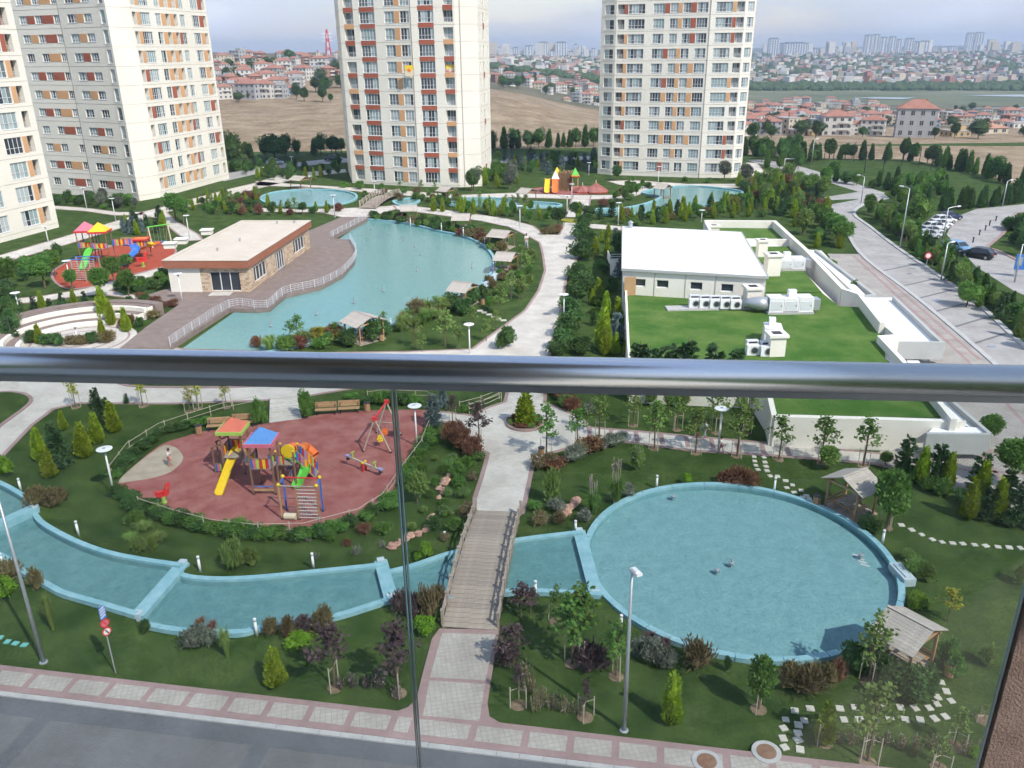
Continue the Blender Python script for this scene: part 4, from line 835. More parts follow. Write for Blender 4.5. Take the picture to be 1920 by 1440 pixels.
def ahu(px, py, ln, wd, ht, label, rz=0.0):
    e = empty('air_handler', W(px, py, gzr), rz, label, 'air handler')
    MB().box((0, 0, 0.12), (ln + 0.2, wd + 0.2, 0.24)).build('base_frame', M['kerb'], e)
    n = max(2, int(ln / 1.4)); mv = 0.0
    for k in range(n):
        x = -ln / 2 + (k + 0.5) * ln / n; MB().box((x, 0, 0.24 + ht / 2), (ln / n - 0.03, wd, ht * (1 if k % 2 == 0 else 0.9))).build('section', M['lamp_white'], e)
        MB().box((x, -wd / 2 - 0.012, 0.24 + ht * 0.45), (ln / n - 0.35, 0.03, ht * 0.6)).build('access_door', M['alu_white'], e)
        MB().box((x + ln / n * 0.3, -wd / 2 - 0.04, 0.24 + ht * 0.45), (0.06, 0.05, 0.14)).build('handle', M['dark_metal'], e)
    MB().box((ln / 2 + 0.4, 0, 0.24 + ht * 0.45), (0.7, wd * 0.75, ht * 0.75)).build('intake_hood', M['galv'], e)
    MB().box((ln / 2 + 0.756, 0, 0.24 + ht * 0.45), (0.02, wd * 0.6, ht * 0.6)).build('intake_grille', M['dark_metal'], e)
    MB().box((0.2, 0.1, 0.24 + ht + 0.3), (0.8, 0.6, 0.7)).build('vent_stack', M['lamp_white'], e)
    return e
e = ahu(1478, 585, 4.6, 1.6, 1.5, 'white air handling unit with dark intake in the middle of the green roof', 0.0)
MB().tube([(-2.3, 0, 0.95), (-3.1, 0, 0.95), (-3.9, 0.5, 0.9), (-4.4, 0.9, 0.7)], [0.7, 0.75, 0.55, 0.5], 10).build('duct', M['galv'], e, smooth=True)
ahu(1470, 505, 4.6, 1.6, 1.3, 'white air handling unit beside the hall, farther back on the green roof', 0.0)
ahu(1446, 643, 2.2, 1.6, 1.5, 'white air handling unit close above the handrail', 1.35)
def chimney(px, py, s, h, label):
    e = empty('ventilation_shaft', W(px, py, gzr), 0.03, label, 'ventilation shaft')
    MB().box((0, 0, h / 2), (s, s, h)).build('shaft', M['white_wall'], e); MB().box((0, 0, h + 0.12), (s + 0.35, s + 0.35, 0.24)).build('cap', M['white_wall'], e); MB().box((0, 0, h + 0.245), (s * 0.6, s * 0.6, 0.02)).build('grille', M['dark_metal'], e)
chimney(1408, 576, 1.5, 2.1, 'square cream ventilation shaft right of the row of air conditioners'); chimney(1416, 540, 1.6, 1.6, 'cream ventilation shaft against the hall wall'); chimney(1452, 664, 1.4, 1.8, 'cream ventilation shaft with grey top nearest the handrail')
chimney(1446, 515, 1.6, 2.4, 'cream ventilation shaft at the hall corner'); chimney(1427, 480, 1.2, 2.0, 'cream ventilation shaft behind the hall corner'); chimney(1338, 432, 1.4, 0.6, 'low cream shaft behind the white roof')
for k, (a, b, d3) in enumerate(((1246, 541, (1.5, 0.9, 0.8)), (1268, 543, (2.2, 1.1, 0.9)), (1305, 545, (1.5, 1.0, 1.0)))):
    e = empty('duct_crate', W(a, b, gzr), 0.05 * k, ORD[k] + ' from the left of three grey metal boxes under the hall windows', 'box')
    MB().box((0, 0, d3[2] / 2), d3).build('box', M['galv'], e); MB().box((0, 0, d3[2] + 0.03), (d3[0] * 1.04, d3[1] * 1.04, 0.06)).build('lid', M['galv'], e)
# ------------------------------------------------------------------ town on the hills, far skyline
def T(px, py):
    """point of the open terrain that shows at this photo pixel"""
    lo, hi = math.log(263), math.log(8900)
    for _ in range(40):
        m = (lo + hi) / 2
        if terr_row(px, math.exp(m)) > py: lo = m
        else: hi = m
    return terrain(px, math.exp(m))
for nm, c in dict(h_white=(0.66, 0.63, 0.58), h_cream=(0.60, 0.52, 0.40), h_pink=(0.52, 0.37, 0.32), h_grey=(0.42, 0.42, 0.42), h_blue=(0.36, 0.44, 0.52), h_brick=(0.36, 0.20, 0.14), h_ochre=(0.52, 0.38, 0.20)).items(): mat(nm, c, 0.9, tuple(x * 0.85 for x in c), 0.25, coords='Object')
mat('tile_red', (0.30, 0.135, 0.10), 0.9, (0.38, 0.20, 0.15), 0.6); mat('roof_grey', (0.33, 0.32, 0.31), 0.9, (0.42, 0.41, 0.39), 0.5); mat('tile_orange', (0.40, 0.21, 0.14), 0.9, (0.46, 0.27, 0.19), 0.6)
def house_proto(w_, d_, st_, wm, roof, r):
    h_ = st_ * 3.0; e = empty('house', (0, 0, 0))
    wl = MB().box((0, 0, h_ / 2 - 2), (w_, d_, h_ + 4))
    if roof == 'flat' and r.random() < 0.5: wl.box((w_ * 0.15, 0.5, h_ + 1.2), (w_ * 0.5, d_ * 0.5, 2.4))
    wl.build('wall', M[wm], e)
    if roof == 'flat': rf = MB().box((0, 0, h_ + 0.15), (w_ + 0.5, d_ + 0.5, 0.3)).build('roof', M['roof_grey'], e)
    else:
        o = 0.5; a, b = w_ / 2 + o, d_ / 2 + o; rh = min(w_, d_) * 0.24; k = max(0, a - b)
        rf = MB().add([(-a, -b, h_), (a, -b, h_), (a, b, h_), (-a, b, h_), (-k, 0, h_ + rh), (k, 0, h_ + rh)], [(0, 1, 5, 4), (1, 2, 5), (2, 3, 4, 5), (3, 0, 4), (3, 2, 1, 0)]).build('roof', M[roof], e)
    MB().box((w_ * 0.2, d_ * 0.1, h_ + 1.4), (0.8, 0.8, 2.2)).build('chimney', M['h_brick'], rf)
    n = max(2, int(w_ / 3)); m = max(2, int(d_ / 3.5))
    gl = MB(); fr_ = MB()
    for k in range(st_):
        for i in range(n):
            x = -w_ / 2 + w_ * (i + 0.5) / n
            gl.box((x, -d_ / 2 - 0.01, k * 3 + 1.6), (1.3, 0.1, 1.4)); fr_.box((x, -d_ / 2 - 0.02, k * 3 + 0.85), (1.6, 0.16, 0.12)).box((x, -d_ / 2 - 0.05, k * 3 + 1.6), (0.1, 0.08, 1.4))
        for i in range(m):
            y = -d_ / 2 + d_ * (i + 0.5) / m
            for sx in (-1, 1): gl.box((sx * (w_ / 2 + 0.01), y, k * 3 + 1.6), (0.1, 1.2, 1.4))
        if k and r.random() < 0.6: fr_.box((w_ * 0.2, -d_ / 2 - 0.6, k * 3), (w_ * 0.4, 1.2, 0.16)).box((w_ * 0.2, -d_ / 2 - 1.15, k * 3 + 0.5), (w_ * 0.4, 0.08, 0.9))
    tag(gl.build('windows', M['pane_dark'], e), kind='stuff'); tag(fr_.build('window_trim', M['h_white'], e), kind='stuff')
    return e
def remove_tree(o):
    for c in list(o.children): remove_tree(c)
    bpy.data.objects.remove(o, do_unlink=True)
r = random.Random(21)
protos = []
for wm in ('h_white', 'h_cream', 'h_white', 'h_grey', 'h_blue', 'h_ochre', 'h_brick', 'h_white', 'h_cream', 'h_white', 'h_grey', 'h_pink', 'h_white', 'h_cream'):
    roof = r.choice(['tile_red', 'tile_red', 'flat', 'flat', 'tile_orange']); st_ = r.choice([1, 2, 2, 3, 3])
    e = house_proto(r.uniform(9, 15), r.uniform(8, 12), st_, wm, roof, r); cn = dict(h_white='white', h_cream='cream', h_pink='pinkish', h_grey='grey', h_blue='bluish', h_ochre='ochre', h_brick='brick')[wm]
    protos.append((e, '%s %s storey house with %s roof' % (cn, ['one', 'two', 'three', 'four'][st_ - 1], 'flat grey' if roof == 'flat' else 'red tiled' if roof == 'tile_red' else 'orange tiled')))
taken = []
def put_house(px, py, k, where, grp, sc_=1.0, rz=None, label=None):
    p = T(px, py); e = copy_tree(protos[k][0]); e.location = p; e.rotation_euler = (0, 0, r.uniform(-0.6, 0.6) if rz is None else rz); e.scale = (sc_, sc_, sc_)
    tag(e, label or (protos[k][1] + ' ' + where), 'house', grp); return e
def scatter(n, xr, yr, where, grp, mind, dens=None, smin=0.6, smax=0.95):
    c = 0; tries = 0
    while c < n and tries < n * 40:
        tries += 1; px = r.uniform(*xr); py = r.uniform(*yr)
        if dens and not dens(px, py): continue
        if any(abs(px - a) < mind[0] and abs(py - b) < mind[1] for a, b in taken): continue
        taken.append((px, py)); put_house(px, py, r.randrange(len(protos)), where, grp, r.uniform(smin, smax)); c += 1
lv = lambda px, py: py < 186 and not (px > 560 and py > 150)
for px, py, k in ((1712, 256, 3), (1752, 256, 9), (1790, 252, 5), (1850, 246, 8), (1895, 238, 2), (1800, 258, 3), (1870, 256, 11), (1565, 252, 2), (1640, 246, 0)): taken.append((px, py))
put_house(1712, 257, 3, '', 'houses in the valley', 1.3, -0.35, 'large grey four storey house standing alone at the field edge').scale = (0.85, 0.8, 1.1)
put_house(1790, 256, 5, '', 'houses in the valley', 0.7, 0.1, 'house with brown roof right of the large grey house')
put_house(1850, 250, 8, '', 'houses in the valley', 1.5, 0.2, 'broad pale house at the right edge of the valley town').scale = (1.2, 0.9, 0.8)
put_house(1900, 240, 2, '', 'houses in the valley', 0.9, 0.2, 'house cut by the right edge of the picture')
put_house(1565, 254, 0, '', 'houses in the valley', 0.8, -0.2, 'low red roofed house nearest the sports pitch')
scatter(85, (400, 645), (110, 188), 'on the hill behind the left tower', 'houses on the left hill', (12, 5), lv, 0.5, 0.85)
scatter(55, (915, 1125), (124, 205), 'on the slope between the two towers', 'houses between the towers', (11, 5), lambda px, py: py < 150 + (px - 915) * 0.27, 0.5, 0.8)
scatter(160, (1395, 1925), (194, 256), 'in the valley town at the right', 'houses in the valley', (14, 4.2), lambda px, py: not (1640 < px and py < 215) and py < 240 + (px < 1650) * 14, 0.45, 0.7)
for e, _ in protos: remove_tree(e)
# far town and woods on the opposite hills: too small to count
mb = MB(); mt_ = [M[k] for k in ('h_white', 'h_cream', 'h_pink', 'h_grey', 'tile_red', 'h_white')]
for _ in range(2600):
    px = r.uniform(880, 2050); Y = math.exp(r.uniform(math.log(1150), math.log(3400)))
    if px < 1130 and Y < 700: continue
    p = terrain(px, Y); s_ = r.uniform(5, 14); h_ = r.uniform(4, 12)
    mb.box((p.x, p.y, p.z + h_ / 2 - 1), (s_, s_ * r.uniform(0.6, 1.2), h_ + 2), r.uniform(-0.6, 0.6), r.randrange(6))
for _ in range(90):
    px = r.choice([r.uniform(1400, 1960), r.uniform(1400, 1960), r.uniform(925, 1120)]); Y = r.uniform(2500, 3400); p = terrain(px, Y); h_ = r.uniform(18, 42); s_ = r.uniform(12, 26)
    mb.box((p.x, p.y, p.z + h_ / 2 - 1), (s_, 14, h_ + 2), r.uniform(-0.2, 0.2), r.choice((0, 0, 1, 3)))
tag(mb.build('far_town', mt_), 'pale scatter of small buildings over the far hills', 'town', kind='stuff')
mb = MB()
for _ in range(7000):
    px = r.uniform(860, 2050); Y = math.exp(r.uniform(math.log(1060), math.log(3000))) if r.random() < 0.75 else r.uniform(1060, 1180)
    p = terrain(px, Y); s_ = r.uniform(3, 8) * (0.8 if Y < 1300 else 1.2); a = r.random() * 6
    R2 = [(math.cos(a + k * 1.047) * s_ * r.uniform(0.7, 1.2), math.sin(a + k * 1.047) * s_ * r.uniform(0.7, 1.2)) for k in range(6)]; t = s_ * r.uniform(0.7, 1.1)
    vs = [p + Vector((x, y, -1)) for x, y in R2] + [p + Vector((x * 1.05, y * 1.05, t * 0.55)) for x, y in R2] + [p + Vector((x * 0.5, y * 0.5, t * r.uniform(0.9, 1.1))) for x, y in R2]
    mb.add(vs, [(q * 6 + k, q * 6 + (k + 1) % 6, q * 6 + 6 + (k + 1) % 6, q * 6 + 6 + k) for q in (0, 1) for k in range(6)] + [(12, 13, 14, 15, 16, 17)])
tag(mb.build('far_woods', M['leaf_far']), 'dark scattered woods on the far hillsides', 'woods', kind='stuff')
# skyline towers
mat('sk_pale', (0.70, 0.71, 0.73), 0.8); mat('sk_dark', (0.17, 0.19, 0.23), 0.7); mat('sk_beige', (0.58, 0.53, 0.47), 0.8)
def sky_tower(x0, x1, top, Y, label, wm='sk_pale', grp=None, dark=True, bot=None):
    a = ray_at(x0, 110, Y); b = ray_at(x1, 110, Y); c = (a + b) / 2; wd = b.x - a.x; tp = ray_at((x0 + x1) / 2, top, Y).z; bz = terrain((x0 + x1) / 2, Y).z - 3
    e = empty('skyline_tower', (c.x, Y, bz), 0, label, 'tower', grp); h_ = tp - bz; dp = max(14, wd * 0.6)
    MB().box((0, 0, h_ / 2), (wd, dp, h_)).build('wall', M[wm], e)
    MB().box((0, 0, h_ + 1.5), (wd * 0.7, dp * 0.7, 3)).box((0, 0, h_ + 0.3), (wd * 1.05, dp * 1.05, 1.2)).build('roof_cap', M['sk_dark'], e)
    g = MB(); n = max(2, int(wd / 7))
    for i in range(n): g.box((-wd / 2 + wd * (i + 0.5) / n, -dp / 2 - 0.1, h_ / 2), (wd / n * (0.5 if dark else 0.3), 0.6, h_ * 0.96))
    g.build('window_strips', M['sk_dark' if dark else 'pane_mid'], e)
    f_ = MB()
    for k in range(int(h_ / 6)): f_.box((0, -dp / 2 - 0.3, 6 * k + 3), (wd * 0.98, 0.6, 0.9))
    f_.build('floor_bands', M[wm], e)
SK = [(1438, 1456, 73, 0), (1465, 1508, 81, 0), (1617, 1630, 67, 1), (1631, 1643, 66, 1), (1645, 1658, 71, 1), (1663, 1674, 70, 1), (1676, 1685, 75, 1), (1693, 1708, 73, 1), (1710, 1718, 79, 1), (1721, 1737, 78, 1), (1805, 1817, 63, 2), (1821, 1836, 62, 2)]
lb = ['tall pale tower at the left end of the right skyline', 'broad slab tower with dark roof in the right skyline'] + ['%s from the left of eight pale towers grouped on the right skyline' % ORD[k] for k in range(8)] + ['left of the twin tallest towers at the right of the skyline', 'right of the twin tallest towers at the right of the skyline']
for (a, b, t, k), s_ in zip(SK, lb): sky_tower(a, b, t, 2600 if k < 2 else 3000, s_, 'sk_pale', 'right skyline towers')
for k, (a, b, t) in enumerate(((1510, 1518, 96), (1522, 1530, 92), (1537, 1548, 92), (1556, 1569, 89), (1576, 1590, 91), (1594, 1605, 89), (1610, 1616, 95), (1745, 1752, 97), (1776, 1790, 88), (1795, 1803, 92), (1838, 1846, 90), (1866, 1874, 86), (1886, 1893, 84), (1905, 1913, 85), (1855, 1862, 93), (1760, 1768, 92))):
    sky_tower(a, b, t, 3200, 'lesser pale block in the row of the right skyline', 'sk_beige' if k % 3 == 0 else 'sk_pale', 'lesser skyline blocks')
for k, (a, b, t) in enumerate(((1541, 1566, 105), (1573, 1606, 108))): sky_tower(a, b, t, 2300, ('left' if k == 0 else 'right') + ' of two pale ribbed slabs low in the right skyline', 'sk_pale', None)
for k, (a, b, t) in enumerate(((921, 930, 90), (934, 947, 89), (960, 973, 90), (983, 1000, 87), (1009, 1027, 80), (1042, 1062, 80), (1029, 1040, 96), (1066, 1074, 97), (1076, 1081, 84), (1088, 1096, 100), (1108, 1116, 92))):
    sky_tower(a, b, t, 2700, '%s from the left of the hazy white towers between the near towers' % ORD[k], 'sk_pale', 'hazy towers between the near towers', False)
# lattice mast on the left hill
p = T(617, 112); e = empty('power_pylon', p, 0.3, 'red and white lattice power pylon on the left hill', 'pylon'); h_ = hgt(p, 55)
for sx in (-1, 1):
    for sy in (-1, 1): MB().bar((sx * h_ * 0.1, sy * h_ * 0.1, 0), (sx * 0.3, sy * 0.3, h_), 0.5, 0.5).build('leg', M['p_red'], e)
for k in range(7):
    t = k / 7; s0 = h_ * 0.1 * (1 - t) + 0.3 * t; t2 = (k + 1) / 7; s1 = h_ * 0.1 * (1 - t2) + 0.3 * t2
    MB().bar((-s0, -s0, h_ * t), (s1, -s1, h_ * t2), 0.35, 0.35).bar((s0, -s0, h_ * t), (-s1, -s1, h_ * t2), 0.35, 0.35).bar((-s0, s0, h_ * t), (-s1, -s1, h_ * t2), 0.35, 0.35).build('brace', M['lamp_white' if k % 2 else 'p_red'], e)
for z in (0.62, 0.74, 0.86): MB().bar((-h_ * 0.17, 0, h_ * z), (h_ * 0.17, 0, h_ * z), 0.5, 0.5).build('cross_arm', M['lamp_white'], e)
# ------------------------------------------------------------------ plants
def leaf(mb, p, d, sz, r, asp=0.5, m=0):
    d = d.normalized(); s = d.cross(Vector((r.uniform(-1, 1), r.uniform(-1, 1), r.uniform(-1, 1))))
    if s.length < 1e-3: s = Vector((1, 0, 0))
    s.normalize(); a = p; b = p + d * sz * 0.5 + s * sz * asp * 0.5; c = p + d * sz; e = p + d * sz * 0.5 - s * sz * asp * 0.5
    mb.add([a, b, c, e], [(0, 1, 2, 3)], m)
def sph(r):
    while True:
        v = Vector((r.uniform(-1, 1), r.uniform(-1, 1), r.uniform(-1, 1)))
        if 0.05 < v.length < 1: return v
def blob(mb, c, rad, r, n=7, k=4, jit=0.22):
    """lumpy low core inside a crown"""
    vs = []; fs = []
    for i in range(k + 1):
        t = math.pi * i / k
        for j in range(n):
            q = 1 + r.uniform(-jit, jit); a = 2 * math.pi * (j + 0.5 * (i % 2)) / n
            vs.append(Vector(c) + Vector((rad[0] * math.sin(t) * math.cos(a) * q, rad[1] * math.sin(t) * math.sin(a) * q, -rad[2] * math.cos(t) * q)))
    for i in range(k):
        for j in range(n): fs.append((i * n + j, i * n + (j + 1) % n, (i + 1) * n + (j + 1) % n, (i + 1) * n + j))
    mb.add(vs, fs)
def g_thuja(r, R=0.155, n=1300, ls=0.075):
    mb = MB(); t = MB().tube([(0, 0, -0.02), (0, 0, 0.2)], [0.03, 0.025], 6)
    prof = lambda z: R * (min(1, (z + 0.03) / 0.16) ** 0.5) * (1 - z) ** 0.62 * 1.12
    lob = [r.uniform(0, 6.28) for _ in range(3)]
    rad = lambda z, a: prof(z) * (1 + 0.10 * math.sin(3 * a + lob[0] + 7 * z) + 0.07 * math.sin(7 * a + lob[1] + 13 * z))
    N, K = 9, 9; vs = []
    for i in range(K + 1):
        z = 0.03 + 0.93 * i / K
        for j in range(N): a = 2 * math.pi * j / N; q = rad(z, a) * 0.78; vs.append((q * math.cos(a), q * math.sin(a), z))
    mb.add(vs, [(i * N + j, i * N + (j + 1) % N, (i + 1) * N + (j + 1) % N, (i + 1) * N + j) for i in range(K) for j in range(N)])
    for _ in range(n):
        z = 1 - math.sqrt(r.random()); z = 0.02 + z * 0.96; a = r.uniform(0, 6.283); q = rad(z, a) * r.uniform(0.72, 1.04)
        o = Vector((math.cos(a), math.sin(a), 0)); leaf(mb, Vector((q * o.x, q * o.y, z)), o * 0.55 + Vector((0, 0, r.uniform(0.5, 1.3))) + sph(r) * 0.35, ls * r.uniform(0.6, 1.3), r, 0.55)
    return t, mb
def g_spruce(r, R=0.27, n=1500):
    mb = MB(); t = MB().tube([(0, 0, -0.02), (0, 0, 0.98)], [0.03, 0.004], 6)
    tiers = 13
    mb.add([(0.5 * R * (1 - i / 8) * math.cos(j * 0.785), 0.5 * R * (1 - i / 8) * math.sin(j * 0.785), 0.08 + 0.8 * i / 8) for i in range(8) for j in range(8)], [(i * 8 + j, i * 8 + (j + 1) % 8, (i + 1) * 8 + (j + 1) % 8, (i + 1) * 8 + j) for i in range(7) for j in range(8)])
    for i in range(tiers):
        z = 0.06 + 0.88 * i / tiers; L = R * (1 - z) ** 0.85 + 0.02; nb = max(5, int(11 * (1 - z)) + 3)
        for k in range(nb):
            a = r.uniform(0, 6.283); o = Vector((math.cos(a), math.sin(a), r.uniform(-0.05, 0.35))); ln = L * r.uniform(0.75, 1.15)
            for q in range(max(3, int(n / tiers / nb))):
                f = r.uniform(0.15, 1); leaf(mb, Vector((0, 0, z)) + o * ln * f, o + sph(r) * 0.7 + Vector((0, 0, 0.15)), 0.085 * r.uniform(0.6, 1.2), r, 0.5)
    return t, mb
def g_round(r, n=1500, ch=0.30, tz=0.42, ls=0.07, sq=1.0, lump=0.16):
    mb = MB(); c = Vector((0, 0, 1 - ch)); t = MB().tube([(0, 0, -0.02), (0.01, 0, tz), (0, 0.01, 1 - ch)], [0.028, 0.022, 0.012], 6)
    for k in range(5):
        a = k * 1.257 + r.random(); t.tube([(0, 0, tz), (0.17 * math.cos(a), 0.17 * math.sin(a), 1 - ch + r.uniform(-0.06, 0.12))], [0.012, 0.004], 4)
    blob(mb, c, (ch * sq * 0.72, ch * sq * 0.72, ch * 0.72), r, 9, 6)
    lobes = [(sph(r).normalized(), r.uniform(0.6, 1.0)) for _ in range(9)]
    for _ in range(n):
        d = sph(r).normalized(); b = max(max(0, d.dot(l)) ** 6 * q for l, q in lobes)
        rad = ch * (1 - lump + lump * 2 * b) * r.uniform(0.70, 1.03)
        p = c + Vector((d.x * rad * sq, d.y * rad * sq, d.z * rad)); leaf(mb, p, d * 0.5 + sph(r) + Vector((0, 0, 0.25)), ls * r.uniform(0.6, 1.25), r, 0.6)
    return t, mb
def g_sapling(r, n=360, ls=0.056, tz=0.42, wd=0.17):
    mb = MB(); t = MB().tube([(0, 0, -0.02), (0.01, 0, tz), (0.0, 0.015, 0.75), (0, 0, 0.95)], [0.014, 0.011, 0.007, 0.003], 5); cl = []
    for k in range(11):
        a = k * 2.4 + r.uniform(-0.5, 0.5); z0 = tz + (0.9 - tz) * (k / 11); ln = wd * r.uniform(0.6, 1.15) * (1.15 - k / 14)
        e_ = Vector((math.cos(a) * ln, math.sin(a) * ln, z0 + r.uniform(0.05, 0.16))); t.tube([(0, 0, z0), e_], [0.006, 0.002], 4); cl += [(e_, 0.07), (Vector((0, 0, z0)).lerp(e_, 0.6), 0.06)]
    cl.append((Vector((0, 0, 0.95)), 0.06))
    for _ in range(n):
        c, s = r.choice(cl); leaf(mb, c + sph(r) * s, sph(r) + Vector((0, 0, -0.2)), ls * r.uniform(0.6, 1.3), r, 0.65)
    return t, mb
def g_bush(r, n=1100, ls=0.13, flat=0.5, lumps=7, fl=0, wild=0.0):
    """dome of radius .5, height 1 (scaled by use)"""
    mb = MB(); cs_ = [(Vector((r.uniform(-0.25, 0.25), r.uniform(-0.25, 0.25), r.uniform(0.3, 0.6))), r.uniform(0.22, 0.36)) for _ in range(lumps)]
    for c, q in cs_: blob(mb, c, (q * 0.72, q * 0.72, q * 0.85), r, 6, 4)
    for i in range(n):
        c, q = r.choice(cs_); d = sph(r).normalized()
        if d.z < -0.5: d.z = -d.z
        p = c + Vector((d.x * q, d.y * q, d.z * q * 1.15)) * r.uniform(0.7, 1.05 + wild * r.random()); p.z = max(0.01, p.z)
        leaf(mb, p, d * 0.6 + sph(r) + Vector((0, 0, 0.3 + wild)), ls * r.uniform(0.5, 1.25) * (1 + wild), r, 0.55 if not wild else 0.3, 1 if r.random() < fl else 0)
    return None, mb
def g_grass(r, n=260, plume=0):
    mb = MB()
    for _ in range(n):
        a = r.uniform(0, 6.283); ln = r.uniform(0.25, 0.55); h_ = r.uniform(0.55, 1.0); o = Vector((math.cos(a), math.sin(a), 0)); s = Vector((-o.y, o.x, 0)) * 0.014; b = o * r.uniform(0, 0.12)
        m1 = b + o * ln * 0.35 + Vector((0, 0, h_ * 0.7)); e_ = b + o * ln + Vector((0, 0, h_ * r.uniform(0.55, 0.9)))
        mb.add([b - s, b + s, m1 + s, m1 - s, e_], [(0, 1, 2, 3), (3, 2, 4)])
    for k in range(plume):
        b = Vector((r.uniform(-0.15, 0.15), r.uniform(-0.15, 0.15), 0)); e_ = b + Vector((r.uniform(-0.2, 0.2), r.uniform(-0.2, 0.2), r.uniform(1.0, 1.2)))
        mb.tube([b, e_], 0.008, 3, 1)
        for _ in range(26): leaf(mb, b.lerp(e_, r.uniform(0.8, 1.0)), Vector((0, 0, 1)) + sph(r) * 0.5, 0.12, r, 0.3, 1)
    return None, mb
def g_spiky(r, n=700):
    mb = MB(); cl = [(r.uniform(-0.4, 0.4), r.uniform(-0.4, 0.4)) for _ in range(26)]
    for x, y in cl:
        h_ = r.uniform(0.6, 1.0) * (1 - 0.5 * math.hypot(x, y)); mb.tube([(x * 0.6, y * 0.6, 0), (x, y, h_)], [0.008, 0.004], 3)
        for _ in range(n // 26): f = r.uniform(0.15, 1.02); leaf(mb, Vector((x * (0.6 + 0.4 * f), y * (0.6 + 0.4 * f), h_ * f)), sph(r) + Vector((0, 0, 0.2)), 0.085 * r.uniform(0.5, 1.2), r, 0.5, 1 if r.random() < 0.22 else 0)
    return None, mb
GEN = dict(thuja=(g_thuja, 3), spruce=(g_spruce, 3), round=(g_round, 3), sapling=(g_sapling, 4), bush=(g_bush, 3), grass=(g_grass, 2), spiky=(g_spiky, 3),
           pampas=(lambda r: g_grass(r, 300, 9), 1), wild=(lambda r: g_bush(r, 900, 0.15, wild=0.5), 3), rose=(lambda r: g_bush(r, 900, 0.11, fl=0.10, wild=0.15), 3),
           oval=(lambda r: g_round(r, 1400, 0.38, 0.25, 0.075, 0.72, 0.22), 3), broad=(lambda r: g_round(r, 2000, 0.42, 0.2, 0.06, 1.05, 0.3), 3), slim=(lambda r: g_thuja(r, 0.12, 800, 0.08), 2), weep=(lambda r: g_round(r, 1100, 0.33, 0.5, 0.09, 1.1, 0.3), 1))
PCH = {}; NPL = 0
pr_ = random.Random(5)
def pmesh(kind, lm, var, m2='flower_pale'):
    k = (kind, lm, var, m2)
    if k not in PCH:
        t, c = GEN[kind][0](random.Random(kind + str(var))); PCH[k] = (t.mesh('trunk', M['bark']) if t else None, c.mesh('crown', [M[lm], M[m2]]))
    return PCH[k]
WDT = dict(bush=1, wild=1, rose=1, grass=1, spiky=1, pampas=1)
def plant(kind, lm, pos, h, wd=1.0, label=None, cat='tree', group=None, name=None, stakes=0, m2='flower_pale'):
    """wd: width factor for trees; full width in metres for shrubs and grasses"""
    var = pr_.randrange(GEN[kind][1]); t, c = pmesh(kind, lm, var, m2); h = h * pr_.uniform(0.93, 1.07)
    sx = wd if kind in WDT else h * wd; rz = pr_.uniform(0, 6.28)
    if t is None:
        o = link(name or 'shrub', c, None, pos, rz); o.scale = (sx * pr_.uniform(0.9, 1.1), sx, h); tag(o, label, cat, group); return o
    e = empty(name or 'tree', pos, rz, label, cat, group)
    o = link('trunk', t, e); o.scale = (sx, sx, h); o = link('crown', c, e); o.scale = (sx, sx, h)
    for k in range(stakes):
        a = k * 6.283 / stakes + 0.5; MB_STAKE(e, a, min(1.5, h * 0.5))
    if stakes: link('soil_ring', SOILR, e)
    return e
SOILR = MB().lathe([(0.40, -0.02), (0.36, 0.025), (0.2, 0.05)], (0, 0, 0), 11).mesh('soil_ring', M['soil'])
STK = {}
def MB_STAKE(e, a, h):
    hk = round(h, 1)
    if hk not in STK: STK[hk] = (MB().tube([(0, 0, -0.1), (0, 0, hk)], 0.028, 5).mesh('stake', M['stake']), MB().tube([(0, 0, 0), (-0.38, 0, -0.04)], 0.015, 4).mesh('tie', M['stake']))
    o = link('stake', STK[hk][0], e, (0.42 * math.cos(a), 0.42 * math.sin(a), 0), a); link('tie', STK[hk][1], o, (0, 0, hk * 0.85))
DF = dict(thuja=0.42, spruce=0.55, round=0.62, oval=0.57, broad=0.9, weep=0.75, slim=0.27, sapling=0.45)
def wfac(pos, px_w): return px_w * ((pos - Vector((0, 0, H))).dot(fw)) / F
def group_of(kind, lm, items, phrase, cat='tree', name=None, group=None, stakes=0, ordinal=True, ground=None, m2='flower_pale', wd=1.0):
    """items: (px, base row, top row[, width px]); labels count from the left"""
    items = sorted(items); n = len(items)
    for k, it in enumerate(items):
        pos = (ground or G)(it[0], it[1]); h = max(0.25, hgt(pos, it[2]))
        w_ = wfac(pos, it[3]) * (0.88 if kind in WDT else 1) if len(it) > 3 else (wd if kind not in WDT else h * 1.1)
        if kind not in WDT and len(it) > 3: w_ = w_ / h / DF[kind]
        if n == 1: lb = phrase
        elif ordinal and n <= 16: lb = '%s from left of the %s' % (ORD[k], phrase)
        else: lb = phrase
        plant(kind, lm, pos, h, w_, lb, cat, group or (phrase if n > 1 else None), name or NAMES[kind], stakes, m2)
NOUN = dict(thuja='thuja', spruce='spruce', round='ball headed tree', oval='young tree', broad='spreading tree', slim='slim conifer', weep='weeping tree', sapling='slender sapling', bush='bush', wild='loose shrub', rose='flowering shrub', grass='grass clump', spiky='rose shrub', pampas='pampas grass')
NAMES = dict(thuja='thuja_tree', spruce='spruce_tree', round='ball_tree', oval='young_tree', broad='broad_tree', slim='conifer', weep='weeping_tree', sapling='sapling', bush='bush', wild='shrub', rose='flowering_shrub', grass='grass_clump', spiky='rose_shrub', pampas='pampas_grass')
